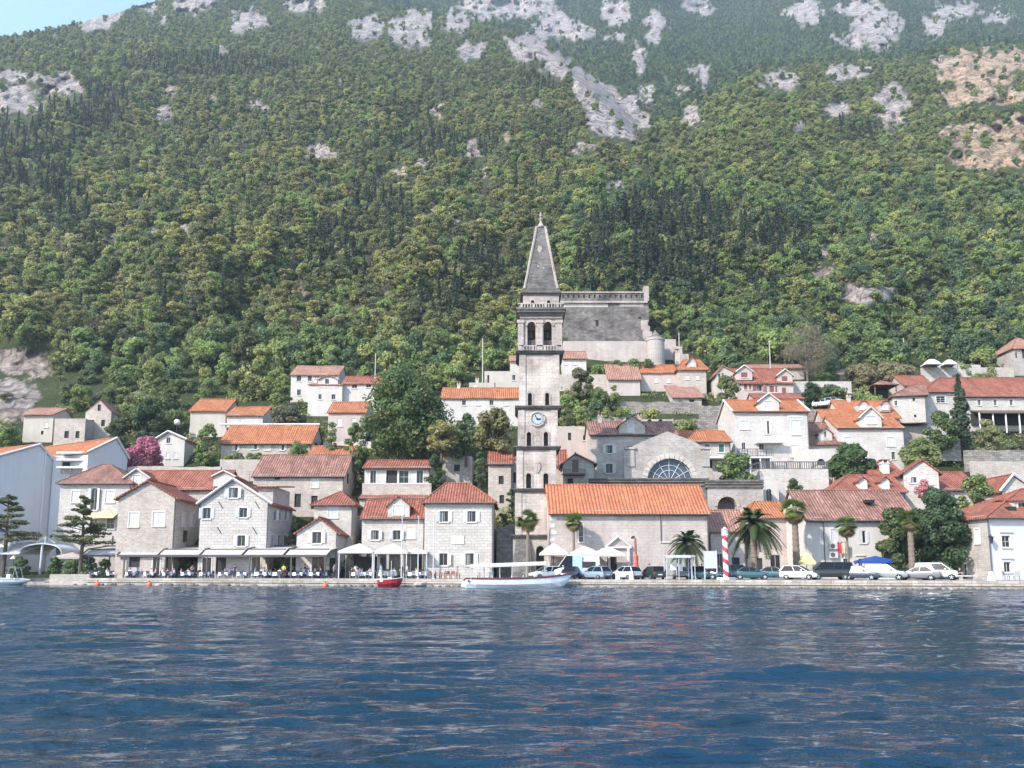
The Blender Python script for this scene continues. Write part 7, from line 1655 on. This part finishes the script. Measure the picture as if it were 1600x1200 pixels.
    q = MB(); q.box(x1 + .03, x1 + .05, -.26, .26, stn[-1][1] + .04, stn[-1][1] + .15); parts.append(('number_plate', q, PLATE)); q = MB(); q.box(x0 - .05, x0 - .02, -.26, .26, stn[0][1] + .08, stn[0][1] + .19); parts.append(('number_plate', q, PLATE))
    r = .33 if kind in ('suv', 'van', 'camper', 'smallvan') else .30; wh = []
    for x in (stn[0][0] + L_ * .2, stn[-1][0] - L_ * .2):
        for s in (-1, 1): wh.append((x, s * (W2 / 2 - .02), r))
    res = []
    for nm, m_, mt in parts:
        o = m_.build(nm, PAINT['white'] if mt == 'paint' else mt, smooth=False); me = o.data; bpy.data.objects.remove(o); res.append((nm, me, mt == 'paint'))
    def wheel(s):
        a = MB(); a.loft([[(rr * math.cos(6.2832 * j / 20), y * s, rr * math.sin(6.2832 * j / 20)) for j in range(20)] for rr, y in ((r * .7, .03), (r, .0), (r, -.17), (r * .7, -.19))]); a.loft([[((r + .06) * math.cos(math.pi * j / 12), y * s, (r + .06) * math.sin(math.pi * j / 12)) for j in range(13)] + [(0, y * s, -.02)] for y in (-.02, -.1)])
        b = MB(); b.lathe([(r * .66, -.01), (r * .62, .012), (.05, .02)], n=16)
        for k in range(5): b.box(-.03, .03, .05, r * .64, .0, .03, M=Matrix.Rotation(1.2566 * k, 4, 'Z'))
        ob = b.build('rim', RIM, M=Matrix.Rotation(-s * math.pi / 2, 4, 'X') if s > 0 else Matrix.Rotation(math.pi / 2, 4, 'X')); oa = a.build('tyre', TYRE); A, Bm = oa.data, ob.data; bpy.data.objects.remove(oa); bpy.data.objects.remove(ob); return A, Bm
    return res, wh, {1: wheel(1), -1: wheel(-1)}, r
def car(kind, paint, px, off, hd, label, name='parked_car', cat='car', z=None, loc=None, s=1.0):
    if kind not in CARM: CARM[kind] = car_parts(kind)
    res, wh, wm, r = CARM[kind]
    if loc is None: x, y = yq(px, off); z = ZQ
    else: x, y, z = loc
    rt = empty(name, (x, y, z), rad(hd), label, cat); rt.scale = (s * .96,) * 3
    for nm, me, p in res:
        o = new_obj(nm, me, rt)
        if p: o.material_slots[0].link = 'OBJECT'; o.material_slots[0].material = PAINT[paint]
    for x, y, rr in wh:
        t, b = wm[1 if y > 0 else -1]; o = new_obj('wheel', t, rt); o.location = (x, y, rr); q = new_obj('rim', b, o); q.location = (0, .012 if y > 0 else -.012, 0)
    return rt
cv = car('camper', 'white', 899, 4.9, 178, 'tall white and light blue vendor van under the cream parasols', 'vendor_van', 'van')
bx = MB(); bx.box(-.75, .35, .93, 1.03, .45, 2.72); bx.build('blue_panel', PAINT['lightblue'], cv); bx = MB(); bx.box(-2.3, -.8, .93, 1.025, 1.35, 2.05); bx.build('serving_hatch', W_['void'], cv); bx = MB(); bx.box(-2.76, 1.0, -.8, .8, 2.74, 2.86); bx.build('roof_cap', PAINT['white'], cv)
car('hatch', 'white', 853, 3.6, 205, 'white hatchback seen through the tour boat canopy end')
car('hatch', 'navy', 892, 3.2, 250, 'dark blue car facing the water right of the tour boat stern')
car('hatch', 'paleblue', 930, 3.4, 132, 'pale silver blue hatchback seen from its rear left of the white hatchback')
car('hatch', 'white', 978, 3.6, 125, 'white hatchback seen from its rear left of the lamp column')
car('hatch', 'green', 1020, 4.0, 105, 'dark hatchback seen from behind with a square rear window')
car('sedan', 'silver', 1064, 5.5, 262, 'silver car standing behind the glass bus shelter')
car('hatch', 'teal', 1103, 4.0, -38, 'dark teal car with bright headlight below the information board')
car('hatch', 'navy', 1122, 6.2, -20, 'dark blue car half hidden left of the striped post')
car('suv', 'green', 1158, 7.0, -12, 'dark green off road car behind the date palm trunk')
car('sedan', 'teal', 1176, 3.6, -18, 'dark teal saloon right of the striped mooring post')
car('sedan', 'teal', 1212, 4.4, -24, 'teal saloon nose on beside the white hatchback at the thick palm')
car('hatch', 'white', 1250, 3.2, -38, 'white hatchback with its nose to the water left of the black van', s=1.05)
car('van', 'black', 1296, 3.3, 172, 'long black passenger van on the quay', 'black_van', 'van')
car('hatch', 'navy', 1346, 3.2, -36, 'dark navy car between black van and silver off road car')
car('suv', 'silver', 1386, 3.5, -35, 'silver off road car before the market stall')
car('sedan', 'grey', 1434, 3.4, 146, 'grey saloon with its tail to the water before the stout palm')
car('smallvan', 'white', 1467, 4.0, -36, 'white delivery van under the large quayside tree', 'white_van', 'van')
for px, py, pn, lb in ((1287, 636, 'white', 'small white car parked on the upper street behind the white house'), (1304, 633, 'silver', 'small silver car parked on the upper street right of the white one')):
    p = P(px, py, 142); car('hatch', pn, 0, 0, -30, lb, loc=(p.x, p.y, p.z))
# ------------------------------------------------------------------ boats
HULLW = M_plain('white_hull', (.60, .62, .64), .3, var=.04, coat=.3); HULLR = M_plain('red_hull', (.33, .02, .025), .35, var=.08, coat=.3); STRIPE = M_plain('maroon_strake', (.13, .02, .03), .5); HULLG = M_plain('pale_hull', (.50, .58, .60), .35, var=.05)
def hull(stn, mb=None):
    """stations: x, keel z, gunwale z, half beam"""
    mb = mb or MB(); rings = []
    for x, zk, zg, b in stn:
        h = zg - zk; rings.append([(x, -b, zg), (x, -b * .92, zk + h * .55), (x, -b * .62, zk + h * .2), (x, 0, zk), (x, b * .62, zk + h * .2), (x, b * .92, zk + h * .55), (x, b, zg), (x, b * .86, zg), (x, b * .8, zk + h * .5), (x, -b * .8, zk + h * .5), (x, -b * .86, zg)])
    return mb.loft(rings)
Yb = 86.4; a = P(721, 915, Yb); lnb = P(893, 915, Yb).x - a.x
tbt = empty('tour_boat', (a.x + lnb / 2, Yb, 0), 0, 'long white excursion boat with flat white canopy moored at the quay', 'boat')
X = lambda px: P(px, 915, Yb).x - (a.x + lnb / 2)
st_ = [(X(720), .1, .22, .06), (X(725), -.12, .78, .5), (X(729), -.25, 1.0, .8), (X(745), -.35, .98, 1.1), (X(775), -.4, .97, 1.3), (X(805), -.4, .99, 1.35), (X(835), -.38, 1.06, 1.25), (X(860), -.3, 1.17, .95), (X(876), -.15, 1.30, .55), (X(886), .45, 1.40, .25), (X(893), 1.25, 1.46, .03)]
hull(st_).build('hull', HULLW, tbt, smooth=False)
rbm = MB()
for s in (-1, 1): rbm.tube([(x, s * (b + .02), zg + .02) for x, zk, zg, b in st_[1:]], .085, 6)
rbm.build('gunwale', STRIPE, tbt)
dk = MB(); dk.poly([(x, -b * .86, zg - .35) for x, zk, zg, b in st_[2:9]] + [(x, b * .86, zg - .35) for x, zk, zg, b in reversed(st_[2:9])]); dk.poly([(x, -b * .9, zg + .03) for x, zk, zg, b in st_[7:]] + [(x, b * .9, zg + .03) for x, zk, zg, b in reversed(st_[7:])]); dk.build('deck', W_['frame'], tbt)
zc = P(790, 882, Yb).z; cn = MB(); x0, x1 = X(735), X(853)
cn.loft([[(x0 + (x1 - x0) * t, y, zc - .16 + .2 * math.sin(math.pi * k / 8) * 1.0 + .30 * t) for k, y in enumerate(np.linspace(-1.15, 1.15, 9))] + [(x0 + (x1 - x0) * t, y, zc - .38 + .30 * t) for y in (1.15, -1.15)] for t in (0, .03, .5, .97, 1)])
cn.build('canopy', M_plain('boat_canopy', (.47, .47, .43), .6, var=.05), tbt)
for i, px in enumerate((737, 756, 781, 800, 822, 851)):
    for s in (-1, 1): MB().tube([(X(px), s * 1.05, .9), (X(px), s * 1.05, zc - .2 + .05 * i)], .035, 6).build('canopy_post', W_['steel'], tbt)
for i, px in enumerate((748, 766, 784, 802, 820, 838)):
    sb = MB(); sb.box(X(px) - .18, X(px) + .18, -.95, .95, .85, .98); sb.box(X(px) - .22, X(px) - .14, -.95, .95, .98, 1.32); sb.build('bench', W_['frame'], tbt)
cs = MB(); cs.box(X(764), X(770), -.4, .4, .8, 1.7); cs.loft([[(X(771), -.5, 1.6), (X(771), .5, 1.6), (X(772), .5, 1.6), (X(772), -.5, 1.6)], [(X(764), -.45, 2.15), (X(764), .45, 2.15), (X(765), .45, 2.15), (X(765), -.45, 2.15)]]); cs.build('helm_console', W_['frame'], tbt)
ph = MB(); ph.lathe([(.09, 0), (.09, .04)], n=10); 
for px in (733,): MB().tube([(X(px), -.92, .72), (X(px), -.99, .72)], .12, 10).build('hawse_hole', W_['void'], tbt)
for px in (750, 800, 850):
    f_ = MB(); f_.lathe([(.03, -.3), (.13, -.22), (.13, .22), (.03, .3)], (X(px), 1.38, .75), 10); f_.build('fender', W_['iron'], tbt)
for px, q in ((733, -6), (872, 8)):
    z0 = .95 if px < 800 else 1.3; MB().tube([(X(px), .3, z0), (X(px) + q * .05, 1.4, z0 - .25), (X(px) + q * .12, 2.8, .9)], .03, 5).build('mooring_rope', W_['frame'], tbt)
for H, px, v in ((D, 392, 5), (Ih, 700, 5), (Mh, 420, 4), (Yh, 1230, 5), (AD, 1395, 4.5), (Eh, 470, 4.5), (V, 955, 4.5), (Rh, 760, 4)):
    u = H.loc(px, 700, v)[0]; am = MB(); zt = H.zr - .3; am.tube([(u, v, zt - .5), (u, v, zt + 1.9)], .03, 5)
    for k, l_ in ((1.85, .5), (1.65, .38), (1.45, .45)): am.box(u - l_, u + l_, v - .015, v + .015, zt + k - .015, zt + k + .015)
    am.build('aerial', W_['gutter'], H.roof)
Yr = Yq(608) - 1.7; a = P(609, 915, Yr); rbt = empty('red_boat', (a.x, Yr, 0), 0, 'small red motor boat with white inside moored below the pavilions', 'boat'); k = Yr / F
sr = [(-19 * k, .1, .75, .35), (-17 * k, -.1, .78, .6), (-8 * k, -.2, .80, .72), (4 * k, -.2, .84, .70), (12 * k, -.1, .90, .5), (17 * k, .2, .95, .22), (20 * k, .75, 1.0, .03)]
hull(sr).build('hull', HULLR, rbt); g_ = MB()
for s in (-1, 1): g_.tube([(x, s * b, zg + .02) for x, zk, zg, b in sr], .06, 6)
g_.poly([(x, -b * .84, zg - .12) for x, zk, zg, b in sr] + [(x, b * .84, zg - .12) for x, zk, zg, b in reversed(sr)]); g_.build('gunwale', W_['white'], rbt)
mo = MB(); mo.box(-14 * k, -9 * k, -.75, -.45, .55, .98); mo.box(-3 * k, 3 * k, -.3, .3, .75, 1.1); mo.build('white_fender', W_['white'], rbt); MB().tube([(2 * k, 0, .8), (2 * k, 0, 2.9)], .035, 6).build('mast', W_['steel'], rbt)
Yl = Yq(20) - 2.6; a = P(5, 915, Yl); lb_ = empty('speed_boat', (a.x, Yl, 0), 0, 'pale motor boat with raised frame, cut by the left frame edge', 'boat'); k = Yl / F
sl_ = [(-42 * k, -.1, .78, .85), (-20 * k, -.2, .80, 1.0), (5 * k, -.2, .78, .95), (22 * k, -.05, .72, .7), (34 * k, .2, .66, .35), (41 * k, .42, .60, .04)]
hull(sl_).build('hull', HULLG, lb_); g_ = MB(); g_.poly([(x, -b * .84, zg - .06) for x, zk, zg, b in sl_] + [(x, b * .84, zg - .06) for x, zk, zg, b in reversed(sl_)])
for s in (-1, 1): g_.tube([(x, s * b, zg + .02) for x, zk, zg, b in sl_], .05, 6)
g_.build('deck', W_['white'], lb_); f_ = MB()
for s in (-1, 1): f_.tube([(8 * k, s * .6, .75), (12 * k, s * .6, 2.2), (20 * k, s * .6, 2.25), (26 * k, s * .55, .8)], .035, 6)
f_.tube([(12 * k, -.6, 2.2), (12 * k, .6, 2.2)], .035, 6).tube([(20 * k, -.6, 2.25), (20 * k, .6, 2.25)], .035, 6); f_.build('frame', W_['steel'], lb_); cs = MB(); cs.box(6 * k, 12 * k, -.35, .35, .7, 1.35); cs.box(-20 * k, -8 * k, -.6, .6, .7, 1.1); cs.build('console', W_['white'], lb_)
for px, lab in ((152, 'left orange mooring buoy floating before the layered pine'), (233, 'middle orange mooring buoy floating below the brownish gable'), (508, 'right orange mooring buoy floating below the end of the awnings')):
    Y = Yq(px) - 1.6; p = P(px, 916, Y); b = empty('buoy', (p.x, Y, 0), 0, lab, 'buoy'); ORB = bpy.data.materials.get('buoy_orange') or M_plain('buoy_orange', (.68, .14, .06), .5)
    MB().lathe([(.05, -.25), (.27, -.12), (.34, .05), (.27, .25), (.1, .36), (.05, .45)], n=14).build('float', ORB, b, smooth=True); MB().lathe([(.09, .45), (.09, .52), (.03, .55)], n=8).build('ring', W_['iron'], b)
Y = Yq(656) - .7; p = P(656, 915, Y); d = empty('dinghy', (p.x, Y, 0), 0, 'small cream dinghy lying low against the quay right of the red boat', 'boat'); k = Y / F
sd = [(-9 * k, .05, .36, .3), (-5 * k, -.05, .4, .5), (3 * k, -.05, .42, .48), (8 * k, .1, .46, .2), (10 * k, .36, .5, .03)]; hull(sd).build('hull', CREAM, d); MB().box(-1 * k, 1 * k, -.42, .42, .28, .33).build('thwart', W_['brown'], d)
# ------------------------------------------------------------------ street furniture
for px, pt, lab in ((627, 806, 'white flagpole farthest left, next to the red boat'), (653, 808, 'middle one of the three white flagpoles'), (677, 806, 'white flagpole before the left edge of the cube shaped house')):
    Y = Yq(px) + 2.2; p = P(px, 900, Y); h = P(px, pt, Y).z - ZQ; r = empty('flagpole', (p.x, Y, ZQ), 0, lab, 'flagpole'); MB().tube([(0, 0, 0), (0, 0, h)], [.075, .05], 8).build('pole', W_['steel'], r); MB().lathe([(.09, h), (.09, h + .1), (.02, h + .14)], n=8).build('cap', W_['steel'], r); MB().box(-.15, .15, -.15, .15, 0, .12).build('foot', W_['trim'], r)
# striped spiral mooring post
Y = Yq(1135) + 2.0; p = P(1135, 905, Y); sp_ = empty('striped_post', (p.x, Y, ZQ), 0, 'red and white spiral striped post on a stone plinth', 'post'); h = P(1133, 837, Y).z - ZQ
m, nt, b = newmat('spiral_paint'); tcn = nt.nodes.new('ShaderNodeTexCoord'); sx = nt.nodes.new('ShaderNodeSeparateXYZ'); nt.links.new(tcn.outputs['Object'], sx.inputs[0])
at2 = nd(nt, 'ShaderNodeMath', _operation='ARCTAN2'); nt.links.new(sx.outputs['Y'], at2.inputs[0]); nt.links.new(sx.outputs['X'], at2.inputs[1])
ma = nd(nt, 'ShaderNodeMath', _operation='MULTIPLY_ADD'); nt.links.new(sx.outputs['Z'], ma.inputs[0]); ma.inputs[1].default_value = 6.2832 / 1.25; 
nt.links.new(at2.outputs[0], ma.inputs[2]); sn = nd(nt, 'ShaderNodeMath', _operation='SINE'); nt.links.new(ma.outputs[0], sn.inputs[0])
nt.links.new(ramp(nt, sn.outputs[0], [(.18, (.74, .74, .74)), (.22, (.50, .03, .05))]), b.inputs['Base Color']); b.inputs['Roughness'].default_value = .45
MB().tube([(0, 0, .2), (-.0, 0, h)], [.30, .27], 20).build('shaft', m, sp_); MB().lathe([(1.0, 0), (1.0, .22), (.9, .24)], n=4).build('plinth', W_['trim'], sp_)
lt = MB(); lt.lathe([(.30, h), (.33, h + .1), (.22, h + .16), (.2, h + .65), (.28, h + .7), (.05, h + .95)], n=12)
for i in range(6): a_ = 6.283 * i / 6; lt.tube([(.34 * math.cos(a_), .34 * math.sin(a_), h), (.34 * math.cos(a_), .34 * math.sin(a_), h + .75)], .025, 5)
lt.build('lantern', W_['white'], sp_); MB().tube([(0, 0, 1.0 + h * .0), (.5, -.2, .2)], .03, 5).build('stay', W_['iron'], sp_)
# lamp column wrapped in reddish flowers
Y = Yq(993) + 3.0; p = P(994, 905, Y); r = empty('lamp_column', (p.x, Y, ZQ), 0, 'rust red lamp column with flower sleeve right of the white hatchback', 'lamp post'); h = P(993, 842, Y).z - ZQ; RUST = M_plain('rust_red_iron', (.22, .07, .055), .7)
MB().tube([(0, 0, 0), (0, 0, h)], [.17, .12], 8).build('shaft', RUST, r); MB().lathe([(.24, .3), (.28, 1.2), (.26, 2.6), (.16, 2.75)], n=10).build('flower_sleeve', M_plain('red_flowers', (.42, .11, .09), .9, var=.6, sc=7), r)
hd_ = MB(); hd_.tube([(0, 0, h), (-.1, 0, h + .25), (-.3, 0, h + .3)], .06, 6); hd_.lathe([(.05, h + .32), (.2, h + .12), (.14, h + .02)], (-.32, 0, 0), 10); hd_.build('lamp_head', W_['iron'], r)
# bus shelter
Y = Yq(1063) + 1.6; x0, x1 = P(1041, 900, Y).x, P(1087, 900, Y).x; h = P(1060, 868, Y).z - ZQ; r = empty('bus_shelter', ((x0 + x1) / 2, Y, ZQ), 0, 'glass bus shelter with pale fascia on the quay before the silver car', 'bus shelter'); w = (x1 - x0) / 2
MB().box(-w, w, -.1, 1.4, h - .12, h).box(-w, w * .7, -.14, -.1, h - .25, h + .05).build('roof', W_['steel'], r)
for x in (-w + .05, -.2, w * .72, w - .05): MB().box(x - .03, x + .03, .0, .06, 0, h - .12).box(x - .03, x + .03, 1.3, 1.36, 0, h - .12).build('post', W_['steel'], r)
mg, nt, b = newmat('shelter_glass'); b.inputs['Base Color'].default_value = (.8, .9, .92, 1); b.inputs['Roughness'].default_value = .05; b.inputs['Transmission Weight'].default_value = .95; b.inputs['IOR'].default_value = 1.1
for xa, xb in ((-w + .1, -.25), (-.15, w * .68)): MB().box(xa, xb, 1.33, 1.35, .3, h - .2).build('glass_panel', mg, r)
MB().box(-w + .1, w * .6, .9, 1.25, .42, .48).build('bench', W_['brown'], r); MB().box(-w * .55, -w * .1, 1.27, 1.32, 1.0, 1.7).box(w * .0, w * .3, 1.27, 1.32, .9, 1.6).build('poster', W_['white'], r)
# information board
Y = Yq(1110) + 2.6; p = P(1111, 905, Y); r = empty('information_board', (p.x, Y, ZQ), 0, 'pale blue and white information board left of the striped post', 'sign'); z0, z1 = P(1111, 888, Y).z - ZQ, P(1111, 861, Y).z - ZQ; w = 9.5 / F * Y
MB().box(-w, w, -.03, .03, z0, z1).build('panel', M_plain('board_white', (.45, .45, .49), .5, var=.04), r); MB().box(-w * .8, w * .8, -.045, -.031, z0 + .1, z1 - .85).build('map_field', M_plain('board_blue', (.42, .60, .68), .5, var=.15, sc=5), r)
for x in (-w, w): MB().box(x - .05, x + .05, -.05, .05, 0, z1 + .05).build('post', W_['steel'], r)
# air conditioners and hanging flags on the white front house
for py in (853, 867):
    u, z = AJ.loc(1301, py, 0); k = MB(); k.box(u - .5, u + .5, -.38, -.02, z - .38, z + .38); ac = k.build('air_conditioner', W_['frame'], AJ.root); f_ = MB(); f_.lathe([(.28, 0), (.28, .02)], n=16); o = f_.build('fan_grille', W_['gutter'], ac, M=Matrix.Translation((u - .12, -.39, z)) @ Matrix.Rotation(math.pi / 2, 4, 'X'))
for px, c, nm in ((1311, (.40, .03, .06), 'dark red hanging flag on the white front house'), (1317, (.60, .40, .30), 'orange tinted hanging flag between the red and the green one'), (1323, (.36, .52, .42), 'pale green hanging flag right of the orange tinted one')):
    u, z1 = AJ.loc(px, 848, -.5); _, z0 = AJ.loc(px, 865, -.5); wp = AJ.root.matrix_basis @ Vector((u, -.5, 0)); r = empty('flag', (wp.x, wp.y, AJ.zb + z0), 0, nm, 'flag'); mb = MB()
    mb.loft([[(x, .05 * math.sin(x * 12 + t * 3), (z1 - z0) * t) for x in np.linspace(-.2, .2, 6)] + [(x, .05 * math.sin(x * 12 + t * 3) + .02, (z1 - z0) * t) for x in np.linspace(.2, -.2, 6)] for t in (0, .33, .66, 1)]); mb.build('cloth', M_plain('flag_cloth_%d' % px, c, .8), r); MB().tube([(-.25, 0, z1 - z0), (.25, 0, z1 - z0)], .02, 5).tube([(0, .5, z1 - z0 + .15), (0, 0, z1 - z0)], .02, 5).build('rod', W_['iron'], r)
# vaulted white shade roof at the far left with cable masts
Y = 106.5; p = P(60, 902, Y); r = empty('shade_roof', (p.x, Y, ZQ - .2), 0, 'vaulted white shade roof on a single post with cable masts at the far left', 'canopy'); k = Y / F; ze = P(60, 865, Y).z - r.location.z; zt = P(60, 849, Y).z - r.location.z
mb = MB(); R = 33 * k
for off, y0 in ((0, 0),):
    mb.loft([[(R * math.cos(math.pi * (1 - j / 14)), y, ze + (zt - ze) * math.sin(math.pi * j / 14) ** .8) for j in range(15)] + [(R * .985 * math.cos(math.pi * (j / 14)), y, ze - .1 + (zt - ze) * math.sin(math.pi * j / 14) ** .8) for j in range(15)] for y in (0, 7)])
mb.slab([(-110 * k, -.4, ze - .1), (-R, -.1, ze), (-R * .2, 3.5, zt + .3), (-110 * k, 3.5, zt + .3)], .08); mb.build('canopy', W_['white'], r)
MB().tube([(-1 * k, .4, -.6), (0, .4, zt)], .17, 10).build('post', W_['steel'], r)
for x in (0, -48 * k):
    ms = MB(); z2 = P(60, 838, Y).z - r.location.z; ms.tube([(x, 1, zt), (x, 1, z2)], .15, 8)
    for s in (-1, 1): ms.tube([(x, 1, z2), (x + s * 15 * k, 1, zt + .05)], .05, 5)
    ms.build('mast', W_['steel'], r)
pavilion('parasol', 'low grey brown parasol between vaulted shade roof and first awning', 103, 46, 862, 870, 105.0, M_plain('taupe_canvas', (.36, .31, .29), .85), False, 'parasol')
for px, lab in ((19, 'closed pale parasol on the far left landing'), ):
    Y = 106; p = P(px, 902, Y); r = empty('parasol', (p.x, Y, ZQ), 0, lab, 'parasol'); MB().tube([(0, 0, 0), (0, 0, 2.9)], .04, 6).build('pole', W_['brown'], r); MB().lathe([(.5, 2.45), (.3, 2.65), (.04, 2.95)], n=8).build('canopy', CREAM, r)
# bench with seated person and stone bollard at the right
x, y = yq(1511, 2.2); r = empty('bench', (x, y, ZQ), 0, 'grey stone bench near the corner house at the quay', 'bench'); MB().box(-.8, .8, -.25, .25, .40, .5).build('seat', W_['trim'], r)
for q in (-.6, .6): MB().box(q - .1, q + .1, -.2, .2, 0, .4).build('leg', S['grey'], r)
x, y = yq(1500, 2.25); person('sit', x, y + .02, ZQ, .4, 'black', 'black', 'dark', 'person in black seated on the bench near the corner house')
x, y = yq(1549, 1.6); r = empty('bollard', (x, y, ZQ), 0, 'squat pale stone bollard before the white corner house', 'bollard'); MB().lathe([(.42, 0), (.36, .3), (.24, .6), (.30, .75), (.1, .9)], n=12).build('stone', W_['trim'], r)
for px, off, lab in ((965, 1.6, 'pale stone block at the quay edge before the white hatchback'), (986, 1.6, 'pale stone block at the quay edge left of the lamp column')):
    x, y = yq(px, off); r = empty('stone_block', (x, y, ZQ), 0, lab, 'bollard'); MB().loft([[(-.22, -.22, 0), (.22, -.22, 0), (.22, .22, 0), (-.22, .22, 0)], [(-.2, -.2, .8), (.2, -.2, .8), (.2, .2, .8), (-.2, .2, .8)], [(-.12, -.12, .9), (.12, -.12, .9), (.12, .12, .9), (-.12, .12, .9)]]).build('stone', W_['trim'], r)
for px, lab in ((1572, 'wrought iron chair left of its pair before the corner house'), (1588, 'wrought iron chair right of its pair before the corner house')):
    x, y = yq(px, 1.8); o = new_obj('chair', CH['grey']); o.location = (x, y, ZQ); o.rotation_euler = (0, 0, .6 if px < 1580 else -.9); tag(o, lab, 'chair', 'iron chairs before the corner house')
# satellite dish and small lanterns
p = P(276, 660, 139); r = empty('satellite_dish', tuple(p), 0, 'white satellite dish in the greenery left of the windowless house', 'satellite dish'); MB().lathe([(.04, .0), (.35, .06), (.55, .2), (.57, .2), (.33, .02), (.04, -.04)], n=16).build('dish', W_['white'], r, M=Matrix.Rotation(rad(-70), 4, 'X')); MB().tube([(0, .1, 0), (0, .3, -3)], .05, 6).build('pole', W_['iron'], r)
